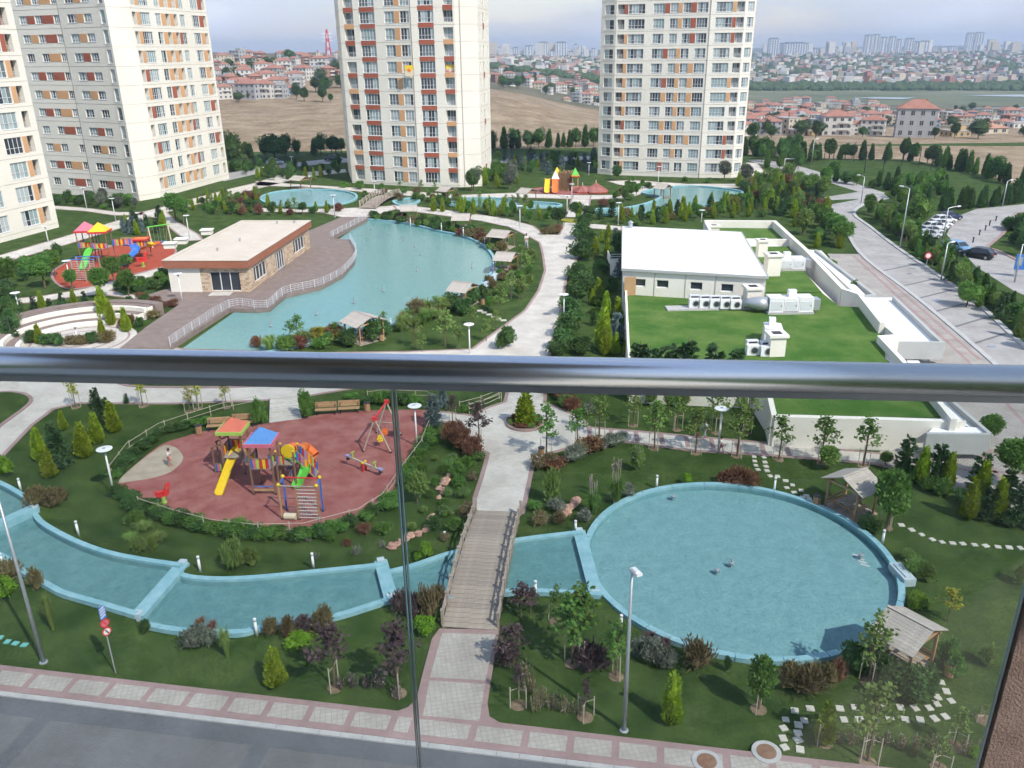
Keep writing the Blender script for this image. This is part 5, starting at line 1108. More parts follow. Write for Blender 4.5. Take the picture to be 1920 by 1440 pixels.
ADJ = dict(leaf_thuja='yellow-green', leaf_spruce='dark green', leaf_blue='blue-grey', leaf_green='green', leaf_dark='dark', leaf_light='pale green', leaf_red='reddish', leaf_purple='purple', leaf_grey='grey-green', leaf_brown='olive brown', leaf_lime='lime green', leaf_yellow='yellowish', leaf_far='dark')
CATS = dict(bush='shrub', wild='shrub', rose='shrub', spiky='shrub', grass='grass clump', pampas='grass clump')
def AU(kd, lm, where, group):
    a, b, c = auto(kd, lm, where); return a, b, group or ('plants ' + where), c
def auto(kd, lm, where): return '%s %s %s' % (ADJ[lm], NOUN[kd], where), CATS.get(kd, 'tree'), NAMES[kd]
def scatter_in(poly, n, kinds, label, cat='tree', group=None, hr=(1.5, 3), mind=1.2, seed=1, name=None):
    P = WL(poly); r = random.Random(seed); A = np.array([[p.x, p.y] for p in P]); lo, hi = A.min(0), A.max(0); got = []
    C = np.random.RandomState(seed).uniform(lo, hi, (n * 40, 2)); C = C[np_dist(C, A) < 0]
    for q in C:
        if len(got) >= n: break
        if any(np.hypot(*(q - g)) < mind for g in got): continue
        got.append(q); kd, lm, s = r.choice(kinds); h = r.uniform(*hr) * s * 0.85
        plant(kd, lm, Vector((q[0], q[1], gz(q[0], q[1]))), h, h * r.uniform(0.9, 1.4) if kd in WDT else r.uniform(0.85, 1.2) * (0.7 if kd == 'broad' else 1), *AU(kd, lm, label, group))
def row_along(px, step, kinds, label, cat='tree', group=None, hr=(1.5, 3), jit=0.3, seed=1, name=None, wd=None):
    P = WL(px); r = random.Random(seed); s = 0.0
    for a, b in zip(P, P[1:]):
        L = (b - a).length
        while s < L:
            q = a.lerp(b, s / L) + Vector((r.uniform(-jit, jit), r.uniform(-jit, jit), 0)); q.z = gz(q.x, q.y)
            kd, lm, k = r.choice(kinds); h = r.uniform(*hr) * k
            plant(kd, lm, q, h, (wd * r.uniform(0.85, 1.2) if wd else h * 1.2) if kd in WDT else r.uniform(0.9, 1.2) * (0.75 if kd == 'broad' else 1), *AU(kd, lm, label, group)); s += step * r.uniform(0.85, 1.15)
        s -= L
# --- near garden, left of the bridge
group_of('thuja', 'leaf_thuja', [(77, 862, 800), (95, 895, 840), (160, 857, 791), (184, 831, 771), (215, 810, 750), (120, 806, 767)], 'six yellow-green thujas on the lawn left of the playground', name='thuja_tree', wd=1.1)
group_of('spruce', 'leaf_spruce', [(182, 765, 726), (118, 878, 808), (190, 790, 742), (106, 850, 790), (238, 757, 738), (200, 775, 745)], 'six dark spruces among the left thujas', name='spruce_tree')
group_of('sapling', 'leaf_yellow', [(142, 764, 705), (268, 762, 700), (372, 766, 700), (356, 772, 728), (425, 764, 712)], 'five staked saplings along the promenade lawn', name='sapling', stakes=3)
group_of('bush', 'leaf_lime', [(8, 893, 855, 40)], 'lime green bush at the left edge above the stream', 'shrub')
group_of('wild', 'leaf_brown', [(70, 948, 912, 40), (100, 950, 918, 36)], 'two dark brownish shrubs beside the upper stream', 'shrub')
group_of('bush', 'leaf_brown', [(118, 940, 915, 24)], 'small olive shrub right of the brownish shrubs', 'shrub')
row_along([(213, 895), (240, 862), (300, 818), (350, 802), (392, 797)], 0.75, [('bush', 'leaf_green', 1), ('bush', 'leaf_dark', 1)], 'along the left fence of the playground', 'shrub', hr=(0.55, 0.8), jit=0.15, seed=2, wd=1.1)
row_along([(222, 930), (250, 955), (330, 985), (420, 1002), (500, 1010), (580, 1010), (660, 988), (720, 955), (745, 925)], 0.8, [('bush', 'leaf_green', 1), ('bush', 'leaf_dark', 1), ('bush', 'leaf_green', 1)], 'along the front of the playground', 'shrub', hr=(0.6, 0.95), jit=0.25, seed=3, wd=1.25)
row_along([(765, 905), (785, 860), (805, 815)], 0.8, [('bush', 'leaf_green', 1), ('bush', 'leaf_dark', 1)], 'along the right fence of the playground', 'shrub', hr=(0.6, 0.9), seed=4, wd=1.2)
scatter_in([(235, 975), (300, 995), (300, 1035), (235, 1020)], 6, [('grass', 'leaf_light', 1), ('wild', 'leaf_green', 0.9)], 'between the playground and the stream', 'grass clump', hr=(0.8, 1.2), seed=5, name='grass_clump')
group_of('wild', 'leaf_light', [(440, 1068, 1018, 34), (470, 1060, 1028, 32)], 'two pale green loose shrubs by the long basin', 'shrub')
group_of('wild', 'leaf_light', [(287, 1032, 1008, 20), (262, 1035, 1010, 26)], 'two lime tufts near the stream bank', 'shrub')
scatter_in([(560, 1015), (720, 990), (735, 1030), (640, 1050), (570, 1050)], 12, [('spiky', 'leaf_grey', 0.8), ('rose', 'leaf_brown', 0.7), ('wild', 'leaf_red', 0.7), ('wild', 'leaf_green', 0.7)], 'in the bed below the playground fence', 'shrub', hr=(0.7, 1.2), seed=6)
scatter_in([(845, 850), (900, 862), (880, 960), (835, 1020), (800, 1030), (830, 950)], 20, [('rose', 'leaf_green', 1), ('rose', 'leaf_brown', 1), ('wild', 'leaf_green', 0.9), ('wild', 'leaf_dark', 0.9)], 'in the bed left of the bridge', 'shrub', hr=(0.7, 1.3), seed=7)
scatter_in([(790, 880), (835, 850), (850, 870), (800, 960), (770, 1000)], 9, [('wild', 'leaf_green', 1), ('grass', 'leaf_light', 0.9), ('bush', 'leaf_blue', 0.7)], 'beside the pink dry stream bed', 'shrub', hr=(0.5, 0.9), seed=8)
group_of('wild', 'leaf_red', [(850, 830, 795, 40), (868, 842, 800, 44), (888, 858, 820, 36)], 'three red-brown shrubs at the corner of the plaza', 'shrub')
group_of('bush', 'leaf_lime', [(800, 1048, 1015, 26), (785, 1050, 1035, 20)], 'two lime bushes near the left end of the bridge', 'shrub')
group_of('weep', 'leaf_light', [(783, 945, 885, 40)], 'small weeping tree right of the playground fence', name='weeping_tree')
group_of('sapling', 'leaf_purple', [(898, 842, 752), (849, 792, 742)], 'two purple-leaved trees beside the plaza', name='plum_tree', stakes=2, wd=1.2)
group_of('spruce', 'leaf_blue', [(812, 800, 733), (829, 765, 725)], 'two blue spruces behind the playground lamp', name='blue_spruce')
group_of('bush', 'leaf_green', [(487, 800, 742, 26), (575, 785, 735, 30), (868, 775, 760, 22), (660, 748, 735, 30)], 'four clipped bushes around the garden steps', 'shrub')
row_along([(690, 756), (800, 758)], 0.9, [('bush', 'leaf_dark', 1), ('bush', 'leaf_green', 1)], 'behind the far benches', 'shrub', hr=(0.8, 1.1), seed=9, wd=1.3)
# --- near garden, between stream and pavement
group_of('thuja', 'leaf_thuja', [(518, 1283, 1210)], 'single yellow-green thuja on the lawn before the long basin', name='thuja_tree', stakes=0, wd=1.3)
group_of('bush', 'leaf_lime', [(10, 1118, 1085, 50)], 'lime green bush at the left edge below the stream', 'shrub')
group_of('wild', 'leaf_brown', [(70, 1103, 1066, 30), (18, 1085, 1050, 40)], 'two olive shrubs at the lower left bank', 'shrub')
group_of('grass', 'leaf_light', [(100, 1182, 1095, 30), (427, 1232, 1160, 34)], 'two tall thin grass clumps below the stream', 'grass clump', name='grass_clump')
group_of('bush', 'leaf_dark', [(275, 1188, 1162, 22)], 'small dark ball bush under the left weir', 'shrub')
group_of('bush', 'leaf_grey', [(368, 1212, 1170, 48), (396, 1208, 1176, 40)], 'two grey lavender bushes by the long basin', 'shrub')
group_of('grass', 'leaf_red', [(378, 1180, 1152, 30), (400, 1184, 1158, 26)], 'two reddish spiky plants behind the lavender', 'grass clump', name='grass_clump')
group_of('wild', 'leaf_brown', [(510, 1192, 1158, 30), (543, 1198, 1158, 30), (607, 1185, 1140, 38)], 'three olive shrubs along the long basin', 'shrub')
group_of('wild', 'leaf_purple', [(572, 1185, 1158, 40), (755, 1150, 1108, 40), (775, 1160, 1118, 30)], 'three dark purple shrubs along the stream', 'shrub')
group_of('bush', 'leaf_lime', [(563, 1208, 1188, 50), (800, 1190, 1150, 40)], 'two low bright green bushes by the stream', 'shrub')
group_of('sapling', 'leaf_purple', [(628, 1290, 1165), (748, 1300, 1168)], 'two dark purple trees before the long basin', name='plum_tree', stakes=2, wd=1.3)
group_of('wild', 'leaf_brown', [(803, 1160, 1105, 36), (822, 1140, 1100, 26)], 'two tall olive shrubs at the left foot of the bridge', 'shrub')
group_of('spiky', 'leaf_purple', [(640, 1292, 1262, 26), (664, 1288, 1255, 30), (690, 1290, 1262, 30), (715, 1290, 1240, 36), (742, 1270, 1225, 34), (752, 1245, 1205, 30), (745, 1312, 1270, 30)], 'seven dry rose shrubs curving through the front lawn', 'shrub')
# --- near garden, right of the bridge
group_of('slim', 'leaf_thuja', [(985, 798, 731, 34)], 'dense orange-green conifer on the round plaza island', name='conifer')
for k in range(11):
    t = k * 0.571; q = W(985, 795) + Vector((1.1 * math.cos(t), 1.1 * math.sin(t), 0.16)); plant('bush', 'leaf_red' if k % 3 else 'leaf_light', q, 0.4, 0.7, 'small red flowering plant on the round plaza island', 'shrub', 'plants on the plaza island', m2='flower_red')
group_of('sapling', 'leaf_green', [(1024, 856, 760), (1082, 842, 766)], 'two slender saplings right of the plaza island', name='sapling', stakes=2, wd=1.25)
group_of('sapling', 'leaf_light', [(1124, 818, 730), (1187, 798, 722), (1227, 842, 752), (1269, 806, 736), (1304, 850, 758), (1342, 812, 728), (1382, 856, 756), (1398, 812, 722)], 'eight staked saplings along the footpath under the rail', name='sapling', stakes=3, wd=1.25)
group_of('oval', 'leaf_light', [(1220, 762, 730, 24), (1255, 768, 730, 22), (1280, 765, 735, 26)], 'three small yellow-green trees just under the rail', name='young_tree')
group_of('sapling', 'leaf_green', [(1460, 862, 776), (1540, 868, 779), (1618, 874, 782)], 'three saplings before the cream podium wall', name='sapling', stakes=3, wd=1.35)
group_of('oval', 'leaf_light', [(1552, 880, 838, 36), (1660, 872, 846, 26)], 'two low leafy trees before the podium wall', name='young_tree')
row_along([(1030, 738), (1070, 762), (1100, 785)], 0.9, [('spiky', 'leaf_grey', 1), ('rose', 'leaf_green', 1), ('wild', 'leaf_red', 0.9)], 'on the lawn corner right of the plaza', 'shrub', hr=(0.9, 1.4), seed=12, jit=0.7)
row_along([(1012, 882), (1040, 875), (1075, 865), (1100, 850), (1130, 842), (1158, 830)], 0.7, [('rose', 'leaf_grey', 1), ('wild', 'leaf_red', 0.9), ('rose', 'leaf_brown', 1)], 'in the row right of the bridge path', 'shrub', hr=(0.8, 1.3), seed=13, jit=0.45, wd=1.3)
group_of('wild', 'leaf_light', [(1033, 942, 885, 34)], 'upright pale green shrub on the lawn right of the bridge', 'shrub')
group_of('rose', 'leaf_light', [(1192, 885, 825, 34)], 'upright shrub with pale pink flowers on the pool lawn', 'shrub')
group_of('pampas', 'leaf_green', [(1155, 945, 880, 50), (1112, 965, 905, 44)], 'two pampas grass clumps with plumes by the round pool', 'grass clump', name='pampas_grass', m2='plume')
group_of('rose', 'leaf_grey', [(1178, 930, 908, 36)], 'whitish low shrub at the pool rim', 'shrub')
scatter_in([(990, 1000), (1000, 950), (1060, 960), (1100, 975), (1085, 990)], 12, [('rose', 'leaf_grey', 1), ('wild', 'leaf_brown', 1), ('grass', 'leaf_green', 1), ('rose', 'leaf_brown', 1)], 'in the bed at the right end of the bridge', 'shrub', hr=(0.8, 1.4), seed=14)
group_of('bush', 'leaf_lime', [(1288, 908, 888, 20)], 'small lime ball bush on the pool lawn', 'shrub')
group_of('wild', 'leaf_red', [(1362, 905, 882, 36), (1386, 908, 878, 40), (1408, 912, 884, 36)], 'three reddish shrubs above the round pool', 'shrub')
group_of('spruce', 'leaf_spruce', [(1695, 888, 812), (1752, 908, 832), (1832, 925, 846), (1882, 950, 878), (1914, 985, 895), (1850, 975, 905)], 'six dark spruces between pool lawn and forecourt', name='spruce_tree')
group_of('thuja', 'leaf_thuja', [(1725, 906, 838), (1774, 914, 848), (1814, 972, 893), (1837, 934, 866), (1866, 975, 888)], 'five yellow-green thujas before the forecourt', name='thuja_tree', wd=0.95)
row_along([(1680, 890), (1760, 925), (1840, 960), (1920, 995)], 1.1, [('bush', 'leaf_dark', 1), ('wild', 'leaf_green', 1)], 'under the conifers by the forecourt', 'shrub', hr=(0.7, 1.1), seed=15)
group_of('round', 'leaf_green', [(1853, 832, 778), (1893, 912, 828)], 'two ball headed trees on the forecourt', name='ball_tree', wd=1.1)
group_of('oval', 'leaf_green', [(1662, 990, 885, 60)], 'leafy young tree at the right of the upper gazebo', name='young_tree', stakes=3)
group_of('bush', 'leaf_dark', [(1622, 995, 965, 36), (1640, 1000, 975, 30)], 'two bushes beside the upper gazebo', 'shrub')
group_of('wild', 'leaf_light', [(1712, 1080, 1045, 36), (1735, 1090, 1060, 30), (1700, 1050, 1030, 24)], 'three loose shrubs by the pool overflow', 'shrub')
group_of('bush', 'leaf_lime', [(1720, 1138, 1115, 44), (1712, 1145, 1120, 24)], 'two bright green low bushes below the overflow', 'shrub')
group_of('sapling', 'leaf_yellow', [(1776, 1165, 1105)], 'thin yellowing sapling right of the round pool', name='sapling', wd=1.5)
group_of('sapling', 'leaf_purple', [(978, 1160, 1098), (962, 1245, 1175), (995, 1150, 1105)], 'three purple trees right of the bridge foot', name='plum_tree', wd=1.8)
group_of('sapling', 'leaf_green', [(1043, 1165, 1098), (1086, 1240, 1095), (1072, 1245, 1110), (1155, 1268, 1165)], 'four staked saplings left of the tall lamp', name='sapling', stakes=2, wd=1.3)
group_of('wild', 'leaf_purple', [(1100, 1252, 1210, 60), (1120, 1248, 1215, 50), (950, 1250, 1205, 40)], 'three low purple shrubs on the lower lawn', 'shrub')
group_of('grass', 'leaf_purple', [(1218, 1212, 1180, 40), (1245, 1222, 1190, 36)], 'two dark purple grasses at the pool rim', 'grass clump', name='grass_clump')
group_of('bush', 'leaf_grey', [(1195, 1225, 1195, 36), (1222, 1245, 1205, 50), (1250, 1252, 1218, 36)], 'three grey lavender bushes at the pool rim', 'shrub')
group_of('wild', 'leaf_brown', [(1306, 1248, 1205, 54)], 'round brown-green bush at the lower pool rim', 'shrub')
group_of('bush', 'leaf_dark', [(1365, 1258, 1230, 18)], 'tiny dark ball bush at the lower pool rim', 'shrub')
group_of('oval', 'leaf_green', [(1422, 1330, 1225, 50)], 'leafy staked tree below the round pool', name='young_tree', stakes=2)
group_of('slim', 'leaf_thuja', [(1258, 1355, 1262, 32)], 'upright yellow-green conifer right of the tall lamp', name='conifer')
group_of('spiky', 'leaf_brown', [(985, 1272, 1235, 36), (992, 1300, 1255, 44), (1015, 1320, 1280, 40), (1038, 1330, 1296, 40), (1062, 1335, 1300, 40), (1085, 1342, 1308, 30), (1005, 1335, 1295, 30)], 'seven dry pale rose shrubs near the bridge approach', 'shrub')
group_of('sapling', 'leaf_purple', [(1097, 1345, 1270), (972, 1322, 1240)], 'two bare staked saplings among the rose shrubs', name='sapling', stakes=3, wd=0.6)
group_of('wild', 'leaf_brown', [(1480, 1290, 1245, 50), (1515, 1300, 1250, 60), (1545, 1290, 1250, 40)], 'three olive brown bushes below the round pool', 'shrub')
group_of('wild', 'leaf_red', [(1568, 1282, 1240, 34)], 'dark red bush beside the olive bushes', 'shrub')
group_of('bush', 'leaf_dark', [(1600, 1258, 1205, 56), (1665, 1285, 1235, 60), (1700, 1310, 1255, 80), (1735, 1300, 1255, 50), (1655, 1310, 1270, 40)], 'five dark green bushes crowding the lower gazebo', 'shrub')
group_of('bush', 'leaf_green', [(1775, 1250, 1195, 40), (1790, 1270, 1225, 36)], 'two green bushes right of the lower gazebo', 'shrub')
group_of('sapling', 'leaf_light', [(1628, 1280, 1165), (1626, 1428, 1280), (1790, 1400, 1330), (1760, 1440, 1380), (1845, 1350, 1320)], 'five staked saplings around the lower stepping stones', name='sapling', stakes=3, wd=1.2)
group_of('thuja', 'leaf_thuja', [(1545, 1392, 1310)], 'single yellow-green thuja inside the stepping stone loop', name='thuja_tree', stakes=2, wd=1.05)
group_of('spiky', 'leaf_brown', [(1568 + 30 * k, 1392 + 3 * (k % 3) + k * 2, 1360 + 3 * (k % 2) + k * 2, 34) for k in range(10)], 'ten dry rose shrubs under the stepping stones', 'shrub')
group_of('bush', 'leaf_lime', [(1825, 1420, 1400, 22)], 'small lime tuft at the lower right pillar', 'shrub')
group_of('wild', 'leaf_light', [(1852, 1248, 1212, 30), (1912, 1095, 1060, 30)], 'two pale plants near the right edge', 'shrub')
# --- upper garden
group_of('bush', 'leaf_dark', [(1104, 405, 384, 34), (1097, 425, 400, 38), (1092, 448, 415, 40), (1100, 465, 435, 44), (1092, 486, 452, 50), (1085, 525, 492, 44), (1090, 545, 512, 46), (1078, 560, 530, 40), (1072, 588, 552, 50), (1070, 610, 575, 46), (1064, 630, 592, 46), (1056, 655, 615, 50), (1048, 668, 636, 44), (1090, 665, 632, 44)], 'big dark green bushes lining the central path', 'shrub')
group_of('thuja', 'leaf_thuja', [(1116, 480, 440), (1139, 484, 444), (1140, 452, 420), (1111, 570, 540), (1122, 562, 518), (1136, 592, 546), (1158, 602, 553), (1131, 655, 572), (1134, 665, 612), (1154, 664, 625), (1174, 668, 634), (1128, 455, 430)], 'yellow-green thujas beside the green roof building', name='thuja_tree', wd=1.1)
group_of('spruce', 'leaf_blue', [(1156, 642, 578), (1153, 460, 424), (1160, 520, 480)], 'three blue spruces against the green roof building', name='blue_spruce')
group_of('spruce', 'leaf_dark', [(1155, 492, 432), (1162, 480, 430), (1145, 545, 515), (1112, 610, 580)], 'four dark conifers left of the white hall', name='spruce_tree')
group_of('spruce', 'leaf_spruce', [(1196, 742, 636), (1215, 744, 648), (1243, 745, 636), (1262, 742, 646), (1283, 746, 638), (1335, 748, 642), (1376, 750, 648)], 'seven dark conifers rising before the green roof parapet', name='spruce_tree')
scatter_in([(1110, 500), (1165, 490), (1165, 560), (1175, 640), (1100, 650), (1090, 590)], 16, [('bush', 'leaf_green', 1), ('bush', 'leaf_dark', 1), ('wild', 'leaf_green', 0.8)], 'on the bank left of the green roof building', 'shrub', hr=(0.9, 1.6), seed=20)
group_of('bush', 'leaf_dark', [(952, 652, 612, 36), (940, 655, 622, 22)], 'two dark bushes at the bend of the promenade', 'shrub')
# south shore of the lake
scatter_in([(480, 645), (560, 640), (620, 628), (660, 640), (600, 655), (480, 660)], 14, [('wild', 'leaf_green', 1), ('wild', 'leaf_red', 0.8), ('grass', 'leaf_light', 1.2), ('bush', 'leaf_yellow', 0.7)], 'on the near shore of the lake', 'shrub', hr=(1.2, 2.4), seed=21)
group_of('sapling', 'leaf_green', [(545, 640, 600), (560, 640, 592), (630, 638, 605)], 'three leafy saplings on the near lake shore', name='sapling', wd=1.5)
group_of('bush', 'leaf_dark', [(700, 640, 598, 40), (655, 650, 618, 40), (720, 630, 600, 34), (612, 648, 620, 30)], 'four dark bushes around the shore gazebo', 'shrub')
scatter_in([(740, 605), (830, 575), (850, 580), (800, 612), (745, 625)], 12, [('grass', 'leaf_green', 1.2), ('wild', 'leaf_brown', 1), ('grass', 'leaf_light', 1.2)], 'on the near lake shore', 'grass clump', hr=(1.4, 2.2), seed=22, name='grass_clump')
group_of('sapling', 'leaf_light', [(720, 615, 582), (780, 652, 590), (835, 650, 575), (792, 660, 622), (818, 590, 552), (888, 610, 575), (940, 590, 540), (860, 655, 610), (930, 620, 580), (912, 640, 600), (958, 560, 510), (980, 560, 515), (985, 520, 470), (975, 495, 460)], 'slender saplings on the lawn between lake and path', name='sapling', wd=1.35)
group_of('bush', 'leaf_dark', [(850, 582, 550, 40), (870, 590, 556, 40), (885, 570, 540, 30), (905, 565, 530, 26)], 'four dark bushes around the reed gazebo', 'shrub')
scatter_in([(905, 545), (940, 510), (960, 490), (1000, 480), (1010, 500), (1000, 540), (950, 580), (910, 590)], 24, [('bush', 'leaf_green', 0.8), ('wild', 'leaf_light', 0.8), ('wild', 'leaf_brown', 0.7), ('oval', 'leaf_green', 1.2)], 'on the lawn at the right of the lake', 'shrub', hr=(1.0, 2.0), seed=23, mind=2.2)
scatter_in([(690, 405), (800, 415), (900, 440), (950, 470), (935, 480), (880, 450), (800, 428), (690, 412)], 34, [('wild', 'leaf_red', 0.8), ('bush', 'leaf_green', 0.9), ('bush', 'leaf_dark', 1), ('wild', 'leaf_brown', 0.9), ('bush', 'leaf_light', 0.8)], 'on the far bank of the lake', 'shrub', hr=(1.2, 2.2), seed=24, mind=1.6)
row_along([(815, 398), (860, 400), (930, 404), (985, 402)], 2.4, [('thuja', 'leaf_thuja', 1), ('thuja', 'leaf_thuja', 1), ('slim', 'leaf_thuja', 1), ('sapling', 'leaf_light', 1.2)], 'in the row before the far stream', hr=(2.6, 3.8), jit=1.0, seed=25, name='thuja_tree')
scatter_in([(820, 388), (985, 394), (1040, 405), (1000, 420), (900, 404), (830, 396)], 46, [('sapling', 'leaf_light', 1.2), ('slim', 'leaf_thuja', 1), ('bush', 'leaf_green', 0.5), ('oval', 'leaf_green', 1)], 'on the lawn before the far stream', hr=(2.0, 3.4), seed=26, mind=2.0)
group_of('round', 'leaf_dark', [(1047, 428, 388), (1080, 412, 376)], 'two ball headed trees at the far path fork', name='ball_tree', wd=1.25)
group_of('slim', 'leaf_thuja', [(1085, 413, 378)], 'slim conifer in the yellow flower bed', name='conifer')
row_along([(1020, 440), (1050, 436)], 1.5, [('wild', 'leaf_red', 1), ('wild', 'leaf_brown', 1)], 'by the far path fork', 'shrub', hr=(1.0, 1.4), seed=27)
scatter_in([(1110, 408), (1240, 398), (1400, 372), (1460, 380), (1470, 405), (1320, 412), (1180, 425)], 90, [('thuja', 'leaf_thuja', 1.1), ('thuja', 'leaf_thuja', 1), ('bush', 'leaf_green', 0.5), ('spruce', 'leaf_spruce', 1), ('slim', 'leaf_thuja', 1), ('oval', 'leaf_green', 1), ('wild', 'leaf_brown', 0.5)], 'behind the white hall', hr=(2.2, 3.8), seed=28, mind=2.0)
scatter_in([(1400, 362), (1460, 340), (1540, 350), (1545, 380), (1560, 420), (1580, 470), (1530, 466), (1470, 415)], 80, [('thuja', 'leaf_thuja', 1), ('spruce', 'leaf_spruce', 1), ('broad', 'leaf_green', 1.3), ('oval', 'leaf_light', 1.3), ('wild', 'leaf_red', 0.6), ('bush', 'leaf_dark', 0.6), ('slim', 'leaf_thuja', 1)], 'in the thicket left of the right-hand road', hr=(2.4, 4.2), seed=29, mind=2.0)
group_of('round', 'leaf_green', [(1545, 428, 388), (1556, 440, 398), (1566, 452, 408), (1576, 462, 416), (1535, 418, 382)], 'five ball headed trees along the right-hand road', name='ball_tree', wd=1.4)
group_of('bush', 'leaf_green', [(1545, 490, 472, 20), (1561, 504, 486, 18), (1581, 526, 505, 22), (1600, 550, 528, 24)], 'four clipped balls in the terrace planter', 'shrub')
row_along([(1630, 398), (1660, 425), (1720, 474), (1790, 530), (1870, 594), (1960, 668)], 1.9, [('thuja', 'leaf_green', 1), ('oval', 'leaf_green', 1.05), ('thuja', 'leaf_light', 1), ('round', 'leaf_light', 1.0), ('spruce', 'leaf_spruce', 1)], 'in the hedge between road and car park', hr=(2.2, 3.4), jit=0.7, seed=30, name='hedge_tree')
row_along([(1660, 410), (1720, 458), (1790, 512), (1870, 574), (1960, 642)], 1.5, [('thuja', 'leaf_dark', 1), ('bush', 'leaf_dark', 0.7), ('thuja', 'leaf_green', 1.1)], 'at the back of the roadside hedge', hr=(2.0, 3.0), jit=0.6, seed=31, name='hedge_tree')
group_of('broad', 'leaf_green', [(1720, 426, 370, 52), (1697, 414, 374, 40)], 'two spreading trees by the parked cars', name='broad_tree')
group_of('broad', 'leaf_green', [(1812, 575, 528, 50)], 'round bushy tree at the road edge', name='broad_tree')
row_along([(1770, 395), (1850, 388), (1925, 378)], 1.6, [('thuja', 'leaf_dark', 1), ('thuja', 'leaf_dark', 1.1)], 'behind the car park', hr=(3.2, 4.2), jit=0.5, seed=32, name='hedge_tree')
scatter_in([(1890, 430), (1930, 415), (1960, 500), (1905, 480)], 14, [('broad', 'leaf_dark', 1), ('thuja', 'leaf_dark', 1), ('bush', 'leaf_dark', 0.8)], 'on the car park island', hr=(2.5, 4.5), seed=33, mind=1.6)
row_along([(1395, 292), (1440, 294), (1520, 300), (1600, 300), (1700, 302), (1760, 312), (1840, 330), (1930, 356)], 2.2, [('thuja', 'leaf_dark', 1), ('thuja', 'leaf_green', 1), ('oval', 'leaf_dark', 1)], 'in the dark hedge behind the sports pitch', hr=(3.6, 5.5), jit=1.0, seed=34, name='hedge_tree')
scatter_in([(1400, 285), (1520, 284), (1530, 312), (1500, 325), (1440, 320)], 34, [('broad', 'leaf_dark', 1.2), ('thuja', 'leaf_green', 1), ('oval', 'leaf_green', 1)], 'standing right of the right tower', hr=(3.5, 5.5), seed=35, mind=3)
scatter_in([(1530, 345), (1640, 350), (1760, 345), (1775, 372), (1690, 385), (1670, 362), (1560, 335)], 40, [('broad', 'leaf_green', 1), ('oval', 'leaf_green', 1.1), ('thuja', 'leaf_dark', 1), ('bush', 'leaf_dark', 0.6)], 'beside the far bend of the right-hand road', hr=(3, 5), seed=36, mind=2.6)
row_along([(918, 280), (1000, 278), (1125, 274)], 2.0, [('thuja', 'leaf_dark', 1), ('thuja', 'leaf_green', 1), ('broad', 'leaf_dark', 1)], 'in the dark row between the middle and right towers', hr=(4.5, 6.5), jit=1.2, seed=37, name='hedge_tree')
scatter_in([(915, 300), (1120, 300), (1125, 325), (990, 330), (925, 340)], 52, [('broad', 'leaf_dark', 1), ('thuja', 'leaf_thuja', 0.8), ('oval', 'leaf_green', 1), ('bush', 'leaf_dark', 0.5), ('spruce', 'leaf_blue', 1)], 'between the middle and right towers', hr=(2.6, 4.6), seed=38, mind=2.6)
scatter_in([(865, 340), (920, 325), (975, 335), (965, 355), (900, 360), (860, 358)], 20, [('oval', 'leaf_grey', 1.3), ('thuja', 'leaf_thuja', 1), ('oval', 'leaf_green', 1.2)], 'at the right foot of the middle tower', hr=(3, 5), seed=39, mind=2.2)
row_along([(425, 300), (500, 296), (600, 290), (660, 288)], 2.6, [('broad', 'leaf_dark', 1), ('thuja', 'leaf_green', 1), ('oval', 'leaf_dark', 1)], 'in the row left of the middle tower', hr=(4, 6.5), jit=1.5, seed=40, name='hedge_tree')
group_of('broad', 'leaf_dark', [(515, 300, 250, 64), (440, 320, 250, 40)], 'two big dark trees behind the left tower', name='broad_tree')
scatter_in([(430, 318), (520, 318), (655, 312), (655, 330), (560, 345), (470, 335)], 40, [('thuja', 'leaf_thuja', 0.9), ('bush', 'leaf_dark', 0.6), ('oval', 'leaf_green', 1), ('broad', 'leaf_dark', 1)], 'between the left and middle towers', hr=(2.4, 4), seed=41, mind=2.4)
scatter_in([(380, 388), (480, 368), (490, 388), (640, 396), (600, 402), (470, 405), (395, 408)], 54, [('bush', 'leaf_green', 0.6), ('thuja', 'leaf_thuja', 1), ('round', 'leaf_dark', 1), ('sapling', 'leaf_light', 1.2), ('wild', 'leaf_red', 0.6), ('bush', 'leaf_dark', 0.6)], 'behind the club house', hr=(2.0, 3.4), seed=42, mind=2.0)
scatter_in([(680, 368), (760, 362), (860, 374), (860, 382), (740, 376)], 18, [('bush', 'leaf_green', 0.6), ('sapling', 'leaf_light', 1), ('wild', 'leaf_brown', 0.6)], 'by the far footbridge', 'shrub', hr=(1.8, 3), seed=43, mind=2)
scatter_in([(100, 372), (240, 380), (260, 392), (200, 394), (105, 384)], 26, [('bush', 'leaf_dark', 0.7), ('broad', 'leaf_dark', 1), ('bush', 'leaf_green', 0.6), ('oval', 'leaf_grey', 1)], 'at the foot of the left tower', hr=(2.2, 4), seed=44, mind=1.8)
row_along([(650, 352), (760, 360), (850, 364)], 4.5, [('bush', 'leaf_green', 1), ('sapling', 'leaf_green', 2)], 'at the foot of the middle tower', 'shrub', hr=(1.2, 1.8), seed=45, jit=1)
row_along([(1150, 338), (1250, 341), (1370, 344)], 5, [('bush', 'leaf_green', 0.6), ('sapling', 'leaf_green', 1.6), ('oval', 'leaf_dark', 1.6)], 'at the foot of the right tower', 'shrub', hr=(1.6, 2.4), seed=46, jit=1)
group_of('oval', 'leaf_grey', [(1358, 338, 302, 22), (1398, 342, 306, 26), (888, 358, 318, 26)], 'three willowy trees at tower feet', name='young_tree')
